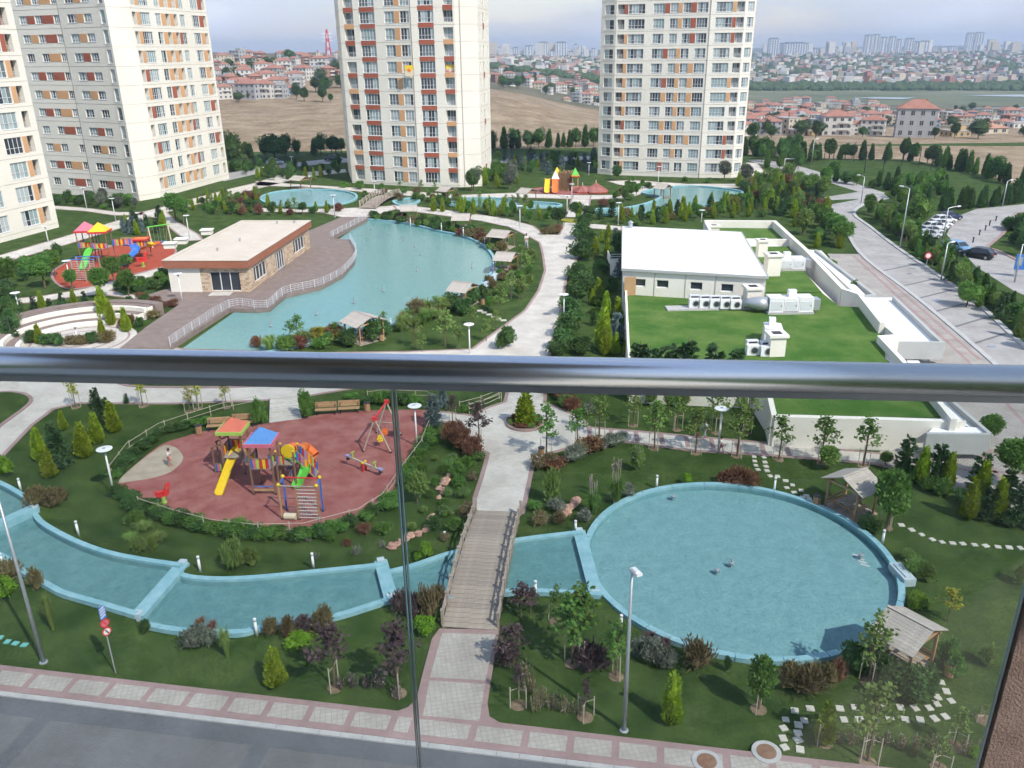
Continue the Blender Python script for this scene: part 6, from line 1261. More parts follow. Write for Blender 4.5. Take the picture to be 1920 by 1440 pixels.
scatter_in([(1180, 352), (1230, 350), (1205, 360), (1165, 385), (1120, 388), (1150, 375)], 22, [('bush', 'leaf_dark', 0.6), ('wild', 'leaf_red', 0.6), ('oval', 'leaf_green', 1), ('bush', 'leaf_green', 0.6)], 'on the bank of the winding pond', 'shrub', hr=(1.8, 3), seed=47, mind=1.8)
scatter_in([(1380, 350), (1460, 332), (1480, 345), (1420, 368), (1395, 366)], 26, [('broad', 'leaf_green', 1), ('thuja', 'leaf_thuja', 1), ('wild', 'leaf_brown', 0.6), ('bush', 'leaf_dark', 0.7)], 'at the right end of the winding pond', hr=(2.4, 4), seed=48, mind=2.2)
# left playground and theatre
group_of('round', 'leaf_green', [(85, 540, 480, 40), (18, 545, 485, 44), (192, 560, 500, 38), (137, 545, 505, 24), (242, 555, 505, 32), (215, 535, 480, 34), (240, 510, 475, 26), (330, 415, 362, 34), (345, 420, 372, 24), (105, 520, 470, 24)], 'ten ball headed trees around the left playground', name='ball_tree', stakes=0)
group_of('thuja', 'leaf_thuja', [(80, 580, 543), (140, 572, 542), (197, 600, 540), (238, 622, 576), (195, 640, 598), (75, 645, 608), (210, 610, 560)], 'seven yellow-green thujas around the small theatre', name='thuja_tree')
group_of('spruce', 'leaf_spruce', [(65, 580, 552), (95, 582, 556), (118, 575, 545), (160, 572, 545), (185, 565, 548), (30, 600, 560), (12, 620, 570), (25, 640, 590)], 'eight dark spruces behind the small theatre', name='spruce_tree')
scatter_in([(0, 560), (40, 575), (30, 640), (-40, 660), (-60, 580)], 16, [('bush', 'leaf_dark', 1), ('broad', 'leaf_dark', 1.6), ('spruce', 'leaf_spruce', 1.6)], 'at the left edge by the theatre', hr=(1.8, 2.6), seed=50, mind=1.4)
scatter_in([(200, 590), (240, 625), (330, 575), (300, 560), (230, 565)], 22, [('wild', 'leaf_red', 0.8), ('bush', 'leaf_dark', 0.8), ('wild', 'leaf_brown', 0.8)], 'in the bed beside the deck', 'shrub', hr=(1.0, 1.6), seed=51, mind=1.0)
row_along([(60, 640), (120, 648), (220, 640)], 1.0, [('wild', 'leaf_brown', 1), ('bush', 'leaf_dark', 1)], 'before the theatre stage', 'shrub', hr=(0.9, 1.4), seed=52)
scatter_in([(205, 548), (270, 528), (312, 512), (312, 535), (280, 550), (225, 555)], 14, [('bush', 'leaf_dark', 0.9), ('wild', 'leaf_red', 0.8), ('bush', 'leaf_green', 0.8)], 'in the bed left of the club house', 'shrub', hr=(1.0, 1.8), seed=53, mind=1.3)
scatter_in([(228, 442), (240, 415), (300, 412), (318, 428), (290, 440)], 14, [('spruce', 'leaf_blue', 1), ('thuja', 'leaf_thuja', 1), ('spruce', 'leaf_spruce', 1)], 'behind the left playground', hr=(2.4, 3.6), seed=54, mind=1.6)
scatter_in([(0, 500), (60, 490), (120, 472), (130, 480), (95, 505), (30, 540), (0, 550)], 12, [('bush', 'leaf_dark', 1), ('broad', 'leaf_dark', 1.4), ('bush', 'leaf_green', 1)], 'on the lawn left of the left playground', 'shrub', hr=(1.4, 2.6), seed=55, mind=1.8)
scatter_in([(330, 385), (420, 368), (460, 372), (400, 400), (345, 395)], 22, [('bush', 'leaf_green', 0.7), ('sapling', 'leaf_light', 1.2), ('bush', 'leaf_dark', 0.8), ('thuja', 'leaf_thuja', 1)], 'on the lawn above the club house', 'shrub', hr=(1.6, 3), seed=56, mind=2)
# trees on the hills
def hill_trees(n, xr, yr, label, seed, hr, cond=None):
    r = random.Random(seed); c = 0
    while c < n:
        px, py = r.uniform(*xr), r.uniform(*yr)
        if cond and not cond(px, py): continue
        plant(r.choice(['broad', 'broad', 'oval']), r.choice(['leaf_far', 'leaf_dark', 'leaf_far']), T(px, py), r.uniform(*hr), r.uniform(0.9, 1.3), label, 'tree', label, 'hill_tree'); c += 1
hill_trees(34, (405, 645), (112, 196), 'dark tree among the houses on the left hill', 61, (4, 9))
hill_trees(44, (915, 1125), (130, 200), 'dark tree on the slope between the towers', 62, (4, 9), lambda a, b: b < 165 + (a - 915) * 0.2)
hill_trees(46, (1395, 1925), (205, 262), 'tree among the houses of the valley town', 63, (3.5, 6.5))
# ------------------------------------------------------------------ bridge
b0, b1, t1, t0 = W(828, 1181), W(934, 1183), W(977, 961), W(892, 963)
bc0, bc1 = (b0 + b1) / 2, (t0 + t1) / 2; bd = (bc1 - bc0); BL = bd.length; bd.normalize(); bn = Vector((bd.y, -bd.x, 0)); bw = ((b1 - b0).dot(bn) + (t1 - t0).dot(bn)) / 2
br = empty('footbridge', bc0, 0, 'arched wooden footbridge with post railings over the stream', 'bridge')
bz = lambda s: 0.12 + 0.55 * math.sin(math.pi * min(1, max(0, s / BL)))
NP = 34; pang = math.atan2(bn.y, bn.x)
for k in range(NP):
    s0 = BL * (k + 0.5) / NP; c = bd * s0; sl = math.atan2(bz(s0 + 0.1) - bz(s0 - 0.1), 0.2)
    o = MB().box((0, 0, 0), (bw, BL / NP - 0.02, 0.06)).build('plank', M['wood_grey'], br, (c.x, c.y, bz(s0))); o.rotation_euler = Matrix.Rotation(pang, 3, 'Z').__matmul__(Matrix.Rotation(sl, 3, 'X')).to_euler()
for sd_ in (-1, 1):
    pts = []; NPO = 10
    for k in range(NPO):
        s0 = BL * (k + 0.15) / (NPO - 0.7); base = bd * s0 + bn * (sd_ * bw / 2); z = bz(s0)
        MB().box((base.x, base.y, z + 0.38), (0.13, 0.13, 1.0), pang).box((base.x, base.y, z + 0.91), (0.17, 0.17, 0.06), pang).build('post', M['wood_grey'], br); pts.append(Vector((base.x, base.y, z)))
    for zz in (0.82, 0.45):
        for a, b in zip(pts, pts[1:]): MB().bar(a + Vector((0, 0, zz)), b + Vector((0, 0, zz)), 0.07, 0.09).build('rail', M['wood_grey'], br)
    for a, b in zip(pts, pts[1:]):
        MB().bar(a + Vector((0, 0, 0.05)), b + Vector((0, 0, 0.82)), 0.05, 0.05).build('brace', M['wood_grey'], br)
    MB().wall([bd * (BL * k / 12) + bn * (sd_ * (bw / 2 - 0.1)) for k in range(13)], 0.16, 0.0, lambda p: bz(p.dot(bd)) - 0.035).build('beam', M['wood_grey'], br)
# ------------------------------------------------------------------ timber fences round the playground
def fence(px, label, rails=(0.45, 0.9), h=0.95, step=1.9): return rail_run([G(a, b) for a, b in px], 0.0, 'timber_fence', label, h=h, step=step, rails=rails, r=0.024, pick=0, mt='stake')
fence([(209, 893), (241, 850), (300, 812), (356, 793), (422, 772), (482, 760)], 'low timber rail fence left of the main playground')
fence([(808, 800), (790, 846), (757, 890), (717, 948), (672, 976), (570, 1003), (480, 1005), (400, 996), (330, 978), (262, 955)], 'low timber rail fence along the front of the main playground')
fence([(690, 752), (716, 748), (800, 750), (812, 758)], 'low timber fence behind the swing')
fence([(862, 772), (900, 762), (936, 748)], 'timber ramp rail left of the plaza')
fence([(880, 775), (915, 764), (940, 752)], 'second timber ramp rail beside the plaza')
# ------------------------------------------------------------------ benches, bins, lamps, bollards
def bench(px, py, rz, label, group=None, w_=1.75, pos=None):
    e = empty('bench', pos if pos is not None else W(px, py, 0.05), rz, label, 'bench', group)
    for k in range(3): MB().box((0, -0.02 - 0.17 * k + 0.1, 0.44), (w_, 0.14, 0.05)).build('seat_slat', M['wood'], e)
    for k in range(3): MB().box((0, 0.26 + 0.035 * k, 0.58 + 0.16 * k), (w_, 0.05, 0.14), 0, 0, -0.2).build('back_slat', M['wood'], e)
    for sx in (-1, 1): MB().box((sx * w_ * 0.42, -0.02, 0.21), (0.07, 0.5, 0.06)).box((sx * w_ * 0.42, -0.22, 0.21), (0.07, 0.07, 0.42)).box((sx * w_ * 0.42, 0.22, 0.4), (0.07, 0.07, 0.8), 0, 0, -0.16).build('leg', M['dark_metal'], e)
    return e
for k, (a, b) in enumerate(((612, 776), (655, 773))): bench(a, b, 0.10, '%s of two wooden benches right of the garden steps' % ('left' if k == 0 else 'right'), 'playground benches')
for k, (a, b) in enumerate(((411, 806), (457, 799))): bench(a, b, 0.12, '%s of two wooden benches behind the play towers' % ('left' if k == 0 else 'right'), 'playground benches')
for k, (a, b) in enumerate(((241, 457), (262, 456))): bench(a, b, 0.1, '%s of two wooden benches behind the left playground' % ('left' if k == 0 else 'right'), 'left playground benches', 2.4)
def bin_(px, py, label):
    e = empty('litter_bin', G(px, py), 0, label, 'litter bin')
    for k in range(10):
        a = k * 0.628; MB().box((0.22 * math.cos(a), 0.22 * math.sin(a), 0.45), (0.03, 0.12, 0.7), a).build('slat', M['wood'], e)
    MB().lathe([(0.19, 0.08), (0.19, 0.75)], (0, 0, 0), 10).build('liner', M['dark_metal'], e); MB().lathe([(0.26, 0.8), (0.26, 0.84), (0.2, 0.86)], (0, 0, 0), 12).build('rim', M['dark_metal'], e)
bin_(689, 772, 'wooden litter bin right of the far benches'); bin_(374, 815, 'wooden litter bin left of the play towers'); bin_(1015, 858, 'litter bin where the footpath leaves the bridge plaza'); bin_(1530, 950, 'litter bin beside the upper gazebo'); bin_(1778, 1268, 'litter bin beside the lower gazebo'); bin_(716, 640, 'litter bin beside the shore gazebo'); bin_(905, 572, 'litter bin beside the reed gazebo')
mat('lamp_disc_under', (0.50, 0.50, 0.52), 0.5)
def disc_lamp(px, py, top, label):
    pos = G(px, py); h = hgt(pos, top); e = empty('garden_lamp', pos, 0, label, 'lamp', 'white disc garden lamps')
    MB().tube([(0, 0, 0), (0, 0, h - 0.3)], [0.075, 0.055], 10).build('pole', M['lamp_white'], e, smooth=True)
    MB().lathe([(0.12, -0.1), (0.12, 0.06), (0.08, 0.07)], (0, 0, 0), 10).build('base', M['lamp_white'], e)
    hd = MB().lathe([(0.07, h - 0.32), (0.16, h - 0.18), (0.16, h - 0.1), (0.07, h - 0.06)], (0, 0, 0), 12).build('lantern', M['galv'], e)
    MB().lathe([(0.10, h - 0.05), (0.50, h - 0.02), (0.52, h + 0.02), (0.12, h + 0.06)], (0, 0, 0), 24).build('reflector_disc', M['lamp_white'], e, smooth=False)
    MB().lathe([(0.13, h + 0.055), (0.10, h + 0.09), (0.02, h + 0.1)], (0, 0, 0), 12).build('cap', M['galv'], hd)
for a, b, c, lb in ((214, 927, 842, 'left of the main playground'), (782, 838, 761, 'beside the swing'), (1346, 848, 766, 'on the footpath below the rail'), (881, 664, 608, 'at the promenade just above the rail'), (1057, 598, 552, 'among the bushes of the central path'), (42, 607, 549, 'left of the small theatre'), (343, 572, 513, 'on the deck before the club house'), (147, 645, 611, 'on the theatre stage'), (135, 542, 489, 'at the near edge of the left playground'), (1159, 421, 380, 'behind the white hall'), (975, 430, 386, 'beside the far thuja row'), (1063, 405, 367, 'at the far path fork'), (1315, 416, 394, 'at the corner of the green roof'), (356, 450, 404, 'behind the club house'), (345, 445, 440, 'x'), (217, 413, 372, 'at the path before the left tower'), (163, 392, 352, 'at the foot of the left tower'), (91, 455, 425, 'before the nearest tower'), (549, 320, 294, 'far left of the middle tower'), (703, 367, 340, 'before the middle tower'), (1072, 372, 345, 'before the far playground'), (1104, 328, 305, 'left of the right tower'), (1234, 345, 312, 'before the right tower'), (628, 407, 366, 'by the far pool forecourt'), (553, 412, 400, 'x')):
    if lb != 'x': disc_lamp(a, b, c, 'white disc lamp ' + lb)
def bollard(px, py, top, label):
    pos = G(px, py); h = max(0.5, hgt(pos, top)); e = empty('bollard_light', pos, 0, label, 'bollard light', 'white bollard lights along the water')
    MB().tube([(0, 0, 0), (0, 0, h * 0.82)], 0.075, 10).build('post', M['lamp_white'], e, smooth=True); MB().lathe([(0.065, h * 0.82), (0.065, h * 0.93)], (0, 0, 0), 10).build('lens', M['pane_curtain'], e); MB().lathe([(0.085, h * 0.93), (0.085, h), (0.03, h + 0.01)], (0, 0, 0), 10).build('cap', M['lamp_white'], e)
BOL = [(40, 922, 897), (148, 1005, 977), (376, 1073, 1043), (588, 1066, 1037), (834, 1010, 1000), (482, 1192, 1160), (6, 1062, 1038), (1004, 1119, 1089), (1079, 996, 976), (1164, 1180, 1153), (1231, 916, 891), (1451, 924, 895), (1654, 1020, 994)]
for k, (a, b, c) in enumerate(sorted(BOL)): bollard(a, b, c, '%s from the left of the white bollard lights along the near water' % ORD[k])
for k, (a, b, c) in enumerate(((770, 426, 408), (828, 436, 418), (869, 446, 426), (909, 460, 446), (733, 610, 597))): bollard(a, b, c, '%s from the left of the bollard lights along the big lake' % ORD[(1, 2, 3, 4, 0)[k]])
# ------------------------------------------------------------------ street lamps and signs
def street_lamp(px, py, top, label, arm=0.9, rz=0.0, h=None):
    pos = G(px, py); h = h or hgt(pos, top); e = empty('street_lamp', pos, rz, label, 'street lamp', 'tall street lamps')
    MB().tube([(0, 0, 0), (0, 0, h)], [0.11, 0.055], 10).build('pole', M['galv'], e, smooth=True); MB().lathe([(0.2, -0.02), (0.2, 0.05), (0.12, 0.08)], (0, 0, 0), 12).build('base_plate', M['galv'], e)
    if arm: MB().tube([(0, 0, h - 0.05), (arm * 0.5, 0, h + 0.12), (arm, 0, h + 0.18)], 0.04, 6).build('arm', M['galv'], e)
    hd = MB().box((arm + 0.25, 0, h + 0.18), (0.6, 0.26, 0.12), 0, 0, 0, -0.1).box((arm + 0.2, 0, h + 0.25), (0.4, 0.18, 0.06), 0, 0, 0, -0.1).build('lamp_head', M['lamp_white'], e); MB().box((arm + 0.3, 0, h + 0.11), (0.4, 0.2, 0.03)).build('lens', M['pane_curtain'], hd)
street_lamp(1170, 1370, 1072, 'tall grey street lamp on the lawn before the round pool', 0.05, -1.2)
street_lamp(82, 1242, 950, 'tall grey street lamp leaning up the left edge', 1.0, -1.5, 9.6)
street_lamp(1687, 467, 353, 'street lamp on the verge of the right-hand road by the bend', 0.9, 2.4); street_lamp(1764, 526, 457, 'street lamp in the middle of the right-hand verge', 0.5, 0.3); street_lamp(1614, 382, 331, 'street lamp at the far bend of the right-hand road', 0.9, 2.4)
street_lamp(1767, 452, 390, 'street lamp over the parked cars', 1.5, 0.2); street_lamp(1902, 530, 458, 'street lamp at the right edge of the car park', 1.3, 0.2); street_lamp(1879, 388, 340, 'street lamp behind the car park', 0.8, 0.4); street_lamp(1521, 312, 262, 'street lamp before the sports pitch', 0.6, 0.3)
pos = G(217, 1262); h = hgt(pos, 1132); e = empty('road_sign', pos, 0.95, 'grey sign post with striped blue board and two round red signs', 'road sign')
MB().tube([(0, 0, 0), (0, 0, h)], 0.035, 8).build('pole', M['galv'], e)
o = MB().box((0.02, -0.05, h - 0.50), (0.30, 0.02, 0.7)).build('blue_board', M['p_blue'], e)
for k in range(4): MB().bar((-0.11, -0.066, h - 0.76 + 0.15 * k), (0.15, -0.066, h - 0.64 + 0.15 * k), 0.008, 0.06).build('stripe', M['lamp_white'], o)
for z, c in ((h - 1.10, 'p_pink'), (h - 1.58, 'lamp_white')):
    o = MB().lathe([(0.23, 0), (0.23, 0.02), (0.18, 0.021)], (0, 0, 0), 20).build('round_sign', M['p_red'], e, (0.02, -0.045, z)); o.rotation_euler = (math.pi / 2, 0, 0)
    q = MB().lathe([(0.165, 0.0), (0.165, 0.026), (0.05, 0.027)], (0, 0, 0), 18).build('sign_face', M[c], o); MB().box((0, 0, 0.03), (0.06, 0.28, 0.012), 0.5).build('symbol', M['p_black' if c == 'lamp_white' else 'p_red'], o)
pos = W(1735, 508); h = hgt(pos, 475); e = empty('road_sign', pos, -0.2, 'round red and white road sign beside the right-hand road', 'road sign'); MB().tube([(0, 0, 0), (0, 0, h)], 0.04, 6).build('pole', M['galv'], e)
o = MB().lathe([(0.45, 0), (0.45, 0.03), (0.3, 0.031)], (0, 0, 0), 18).build('round_sign', M['p_red'], e, (0, -0.06, h - 0.3)); o.rotation_euler = (math.pi / 2, 0, 0); MB().lathe([(0.3, 0), (0.3, 0.04), (0.1, 0.041)], (0, 0, 0), 16).build('sign_face', M['lamp_white'], o)
pos = W(1915, 520); e = empty('information_board', pos, -0.2, 'blue information board at the right edge of the car park', 'sign')
MB().box((0, 0, 2.0), (2.2, 0.12, 2.0)).build('board', M['p_blue'], e)
for sx in (-0.8, 0.8): MB().box((sx, 0.1, 1.0), (0.14, 0.14, 2.0)).build('post', M['galv'], e)
MB().box((-0.6, -0.07, 2.1), (0.6, 0.02, 1.1)).build('pictogram', M['pane_teal'], e); MB().box((0.5, -0.07, 2.4), (0.5, 0.02, 0.5)).build('pictogram', M['lamp_white'], e); MB().box((0.5, -0.07, 1.6), (0.5, 0.02, 0.5)).build('pictogram', M['lamp_white'], e)
# ------------------------------------------------------------------ stepping stones
mat('stone_slab', (0.50, 0.48, 0.42), 0.9, (0.60, 0.57, 0.50), 4, 0.3, 20, rnd=0.08); mat('turquoise', (0.16, 0.45, 0.42), 0.6)
def stones(pl, phrase, s=0.34, mt='stone_slab', name='stepping_stone'):
    for k, (a, b) in enumerate(pl):
        p = G(a, b); o = MB().box((0, 0, 0.02), (s * pr_.uniform(0.85, 1.1), s * pr_.uniform(0.85, 1.1), 0.07)).build(name, M[mt], None, p, pr_.uniform(-0.3, 0.3))
        tag(o, ('%s %s' % (ORD[k], phrase)) if len(pl) <= 16 else phrase, 'stepping stone', 'stones ' + phrase)
stones([(1414, 857), (1432, 858), (1415, 865), (1434, 867), (1417, 873), (1436, 875), (1421, 881), (1438, 883), (1444, 893), (1458, 894), (1473, 902), (1475, 915), (1486, 910), (1489, 924), (1502, 920), (1505, 933)], 'of the double line of stones to the upper gazebo')
stones([(1512, 930), (1517, 936), (1521, 942), (1532, 937)], 'of the last stones before the upper gazebo deck')
stones([(1690, 985), (1709, 994), (1728, 1003), (1748, 1012), (1766, 1017), (1786, 1019), (1805, 1020), (1827, 1022), (1848, 1024), (1871, 1026), (1892, 1027), (1913, 1028)], 'stone from the left of the line right of the pool')
stones([(1490, 1333), (1519, 1329), (1574, 1329), (1603, 1327), (1659, 1327), (1688, 1327), (1715, 1328), (1742, 1328), (1508, 1352), (1582, 1350), (1612, 1350), (1640, 1351), (1669, 1350), (1697, 1350), (1725, 1350), (1752, 1348)], 'of the stones in the cross rows below the lower gazebo')
stones([(1473, 1350), (1469, 1366), (1468, 1385), (1471, 1402), (1497, 1360), (1496, 1375), (1496, 1388), (1500, 1406)], 'of the stones in the double line down to the pavement')
stones([(1763, 1280), (1751, 1293), (1774, 1297), (1757, 1308), (1783, 1315), (1756, 1320), (1772, 1344)], 'of the stones curving up to the lower gazebo')
stones([(0, 1196), (14, 1204), (29, 1207), (46, 1210)], 'of the turquoise slabs at the lower left edge', 0.3, 'turquoise')
stones([(900, 583), (908, 586), (917, 590), (926, 594), (935, 598), (944, 601)], 'of the stones from the reed gazebo to the path', 0.6)
# pink rocks of the dry stream bed
mat('pink_rock', (0.42, 0.24, 0.18), 0.9, (0.55, 0.36, 0.28), 3, 0.5, 10, rnd=0.15)
def rock(p, s, label, grp):
    mb = MB(); blob(mb, (0, 0, 0.2 * s), (0.5 * s, 0.5 * s, 0.35 * s), pr_, 7, 4, 0.25); o = mb.build('rock', M['pink_rock'], None, p, pr_.uniform(0, 6)); tag(o, label, 'rock', grp)
for a, b in ((840, 895), (836, 903), (832, 910), (828, 925), (822, 935), (826, 918), (815, 980), (808, 985), (800, 992), (795, 998), (788, 1002), (780, 1004), (772, 1006), (752, 1018), (745, 1022), (738, 1026), (733, 1030), (806, 978), (812, 972), (760, 1014)): rock(G(a, b) + Vector((pr_.uniform(-0.15, 0.15), pr_.uniform(-0.15, 0.15), 0)), pr_.uniform(0.4, 0.75), 'pinkish rock in the dry stream bed left of the bridge', 'rocks left of the bridge')
for a, b in ((1056, 968), (1062, 962), (1068, 955), (1075, 948), (1080, 942)): rock(G(a, b), pr_.uniform(0.5, 0.8), 'reddish rock among the shrubs right of the bridge', 'rocks right of the bridge')
# ------------------------------------------------------------------ gazebos
def gazebo(ra_, rb_, label, hw=1.55, zr=2.75, ze=2.0, boards=9, table=True, full=True, over=0.25):
    A, B = W(*ra_, zr), W(*rb_, zr); d = B - A; d.z = 0; L = d.length; d.normalize(); c = (A + B) / 2; g = gz(c.x, c.y)
    e = empty('gazebo', Vector((c.x, c.y, g)), math.atan2(d.y, d.x), label, 'gazebo', 'gazebos'); sl = math.hypot(hw + over, zr - ze); an = math.atan2(zr - ze, hw + over)
    for sd_ in (-1, 1):
        n = boards
        for k in range(n):
            f0 = (k + 0.5) / n; y = sd_ * (hw + over) * f0; z = zr - (zr - ze) * f0 - g
            MB().box((0, 0, 0), (L, sl / n - 0.008, 0.035), 0, 0, -sd_ * an).build('roof_board', M['roof_board'], e, (0, y, z + 0.02))
        for x in (-L / 2 + 0.25, L / 2 - 0.25):
            MB().box((x, sd_ * (hw - 0.25), (ze + 0.1) / 2), (0.13, 0.13, ze + 0.1)).build('post', M['post_brown'] if not full else M['wood'], e)
            MB().bar((x, sd_ * (hw - 0.25), ze - 0.55), (x - math.copysign(0.55, x), sd_ * (hw - 0.25), ze - 0.02), 0.07, 0.07).build('brace', M['wood'], e)
            MB().bar((x, sd_ * (hw + over), ze - 0.06), (x, 0, zr - 0.08), 0.07, 0.12).build('rafter', M['wood'], e)
        MB().box((0, sd_ * (hw - 0.25), ze + 0.02), (L - 0.2, 0.1, 0.14)).build('beam', M['wood'], e)
    for x in (-L / 2 + 0.25, L / 2 - 0.25): MB().box((x, 0, ze + 0.05), (0.1, hw * 2 - 0.4, 0.12)).build('tie_beam', M['wood'], e)
    n = 8 if full else 1
    for k in range(n): MB().box((0, -hw + 0.05 + (2 * hw - 0.1) * (k + 0.5) / n, 0.04), (L - 0.1, (2 * hw - 0.1) / n - 0.02, 0.08)).build('deck_board', M['wood_grey'], e)
    if full:
        for sd_ in (-1, 1):
            if sd_ == 1 or not table: MB().box((0, sd_ * (hw - 0.3), 0.75), (L - 0.5, 0.06, 0.14)).box((0, sd_ * (hw - 0.3), 0.45), (L - 0.5, 0.06, 0.14)).build('side_rail', M['wood'], e)
    MB().box((0, 0, zr - g + 0.05), (L, 0.18, 0.04)).build('ridge_cap', M['roof_board'], e)
    if table: picnic(e.location + Vector((0, 0, 0.08)), e.rotation_euler[2], label)
    return e
def picnic(pos, rz, label):
    t = empty('picnic_table', pos, rz, 'wooden picnic table with benches under the ' + label.split(' with')[0], 'picnic table', 'picnic tables')
    for k in range(4): MB().box((0, -0.33 + 0.22 * k, 0.74), (1.7, 0.2, 0.05)).build('table_board', M['wood_grey'], t)
    for sd_ in (-1, 1):
        for k in (0, 1): MB().box((0, sd_ * (0.68 + 0.16 * k), 0.44), (1.7, 0.14, 0.05)).build('bench_board', M['wood'], t)
        for x in (-0.6, 0.6): MB().bar((x, sd_ * 0.2, 0.72), (x, sd_ * 0.75, 0.0), 0.08, 0.06).build('leg', M['wood'], t)
    for x in (-0.6, 0.6): MB().box((x, 0, 0.4), (0.06, 1.6, 0.09)).build('crossbar', M['wood'], t)
gazebo((1580, 896), (1626, 878), 'upper gazebo with board roof at the right of the round pool', 1.35)
gazebo((1664, 1137), (1751, 1183), 'lower gazebo with weathered board roof at the pool edge', 1.35)
gazebo((664, 583), (697, 595), 'gazebo with board roof on the near lake shore', 1.7, full=True)
gazebo((849, 527), (886, 531), 'gazebo with board roof beside the reeds of the lake', 1.7)
gazebo((931, 472), (967, 474), 'gazebo with board roof at the right end of the lake', 1.9, full=False, boards=5)
gazebo((922, 430), (958, 433), 'gazebo with board roof above the right end of the lake', 1.9, full=False, boards=5); gazebo((848, 401), (882, 401), 'gazebo with board roof on the far bank of the lake', 2.0, full=False, boards=5); gazebo((750, 385), (782, 384), 'gazebo with board roof at the far left bank of the lake', 2.0, full=False, boards=5)
gazebo((827, 349), (847, 351), 'small far gazebo before the middle tower', 1.7, full=False, boards=3, table=False); gazebo((551, 329), (573, 331), 'small far gazebo behind the far round pool', 1.7, full=False, boards=3, table=False); gazebo((977, 352), (998, 354), 'small far gazebo left of the far playground', 1.9, full=False, boards=3, table=False); gazebo((1232, 344), (1254, 346), 'small far gazebo before the winding pond', 1.7, full=False, boards=3, table=False)
# ------------------------------------------------------------------ play equipment
def cone_roof(e, c, s, z0, z1, rm, em, sides=4, nm='roof'):
    n = sides; r0 = s / 2 * (math.sqrt(2) if n == 4 else 1.1); off_ = math.pi / 4 if n == 4 else 0
    vs = [(c[0] + r0 * math.cos(off_ + 2 * math.pi * k / n), c[1] + r0 * math.sin(off_ + 2 * math.pi * k / n), z0) for k in range(n)] + [(c[0], c[1], z1)]
    o = MB().add(vs, [(k, (k + 1) % n, n) for k in range(n)] + [tuple(range(n - 1, -1, -1))]).build(nm, M[rm], e)
    MB().wall([(v[0], v[1], 0) for v in vs[:n]], 0.07, z0 - 0.22, z0 + 0.04, closed=True).build('valance', M[em], o)
def slide(e, pts, mt, wd=0.5, nm='slide'):
    P = smooth_line(pts, 6); mb = MB(); vs = []; fs = []
    for i, p in enumerate(P):
        d = P[min(i + 1, len(P) - 1)] - P[max(i - 1, 0)]; d.z = 0; d.normalize(); n = Vector((-d.y, d.x, 0))
        for a, z in ((-0.5, 0.2), (-0.42, 0.16), (-0.3, 0.0), (0.3, 0.0), (0.42, 0.16), (0.5, 0.2), (0.5, 0.12), (0.3, -0.06), (-0.3, -0.06), (-0.5, 0.12)): vs.append(p + n * a * wd + Vector((0, 0, z)))
    k = 10
    for i in range(len(P) - 1):
        for j in range(k): fs.append((i * k + j, (i + 1) * k + j, (i + 1) * k + (j + 1) % k, i * k + (j + 1) % k))
    fs += [tuple(range(k)), tuple(len(vs) - 1 - j for j in range(k))]
    return mb.add(vs, fs).build(nm, M[mt], e, smooth=False)
SL = ['p_blue', 'p_pink', 'p_lime', 'p_red', 'p_yellow', 'p_red', 'p_lilac', 'p_orange']
def slat_panel(e, a, b, z0, z1, n=7, colours=SL):
    a, b = Vector(a), Vector(b); d = b - a
    for k in range(n):
        c = a + d * ((k + 0.5) / n); MB().box((c.x, c.y, (z0 + z1) / 2), (d.length / n - 0.02, 0.04, z1 - z0), math.atan2(d.y, d.x)).build('slat', M[colours[k % len(colours)]], e)
    MB().bar((a.x, a.y, z1 + 0.03), (b.x, b.y, z1 + 0.03), 0.07, 0.06).build('rail', M['post_brown'], e)
def play_tower(e, c, s, zp, ze, za, rm, em, pn=('front', 'left', 'back')):
    h = s / 2
    for x, y in ((-h, -h), (h, -h), (h, h), (-h, h)):
        MB().box((c[0] + x, c[1] + y, ze / 2), (0.11, 0.11, ze)).build('post', M['post_brown'], e); MB().lathe([(0.09, 0), (0.09, 0.1)], (c[0] + x, c[1] + y, 0.0), 8).build('foot', M['dark_metal'], e)
    for k in range(6): MB().box((c[0] - h + s * (k + 0.5) / 6, c[1], zp), (s / 6 - 0.01, s, 0.06)).build('floor_board', M['wood_grey'], e)
    cone_roof(e, c, s + 0.35, ze, za, rm, em)
    E = dict(front=((-h, -h), (h, -h)), left=((-h, h), (-h, -h)), right=((h, -h), (h, h)), back=((h, h), (-h, h)))
    for p in pn: (x0_, y0_), (x1_, y1_) = E[p]; slat_panel(e, (c[0] + x0_, c[1] + y0_, 0), (c[0] + x1_, c[1] + y1_, 0), zp + 0.05, zp + 0.75)
pa = W(446, 882, 0.05); ps = empty('play_set', pa, -0.03, 'big play set with red and blue roofed towers and three slides', 'play set')
inv = Matrix.Rotation(0.03, 3, 'Z')
def L_(px, py, z=0.0): return inv @ (W(px, py, z + 0.05) - pa)
ca = L_(448, 880); play_tower(ps, (ca.x, ca.y), 1.45, 1.3, 3.35, 4.15, 'p_roof_red', 'p_lime', ('left', 'right', 'back'))
st_ = L_(441, 848, 1.3); sb = L_(413, 922, 0.12); slide(ps, [st_ + Vector((0.12, 0.35, 0.02)), st_, st_.lerp(sb, 0.5) + Vector((0, 0, 0.03)), sb, sb + (sb - st_).normalized() * 0.3], 'p_yellow', 0.62)
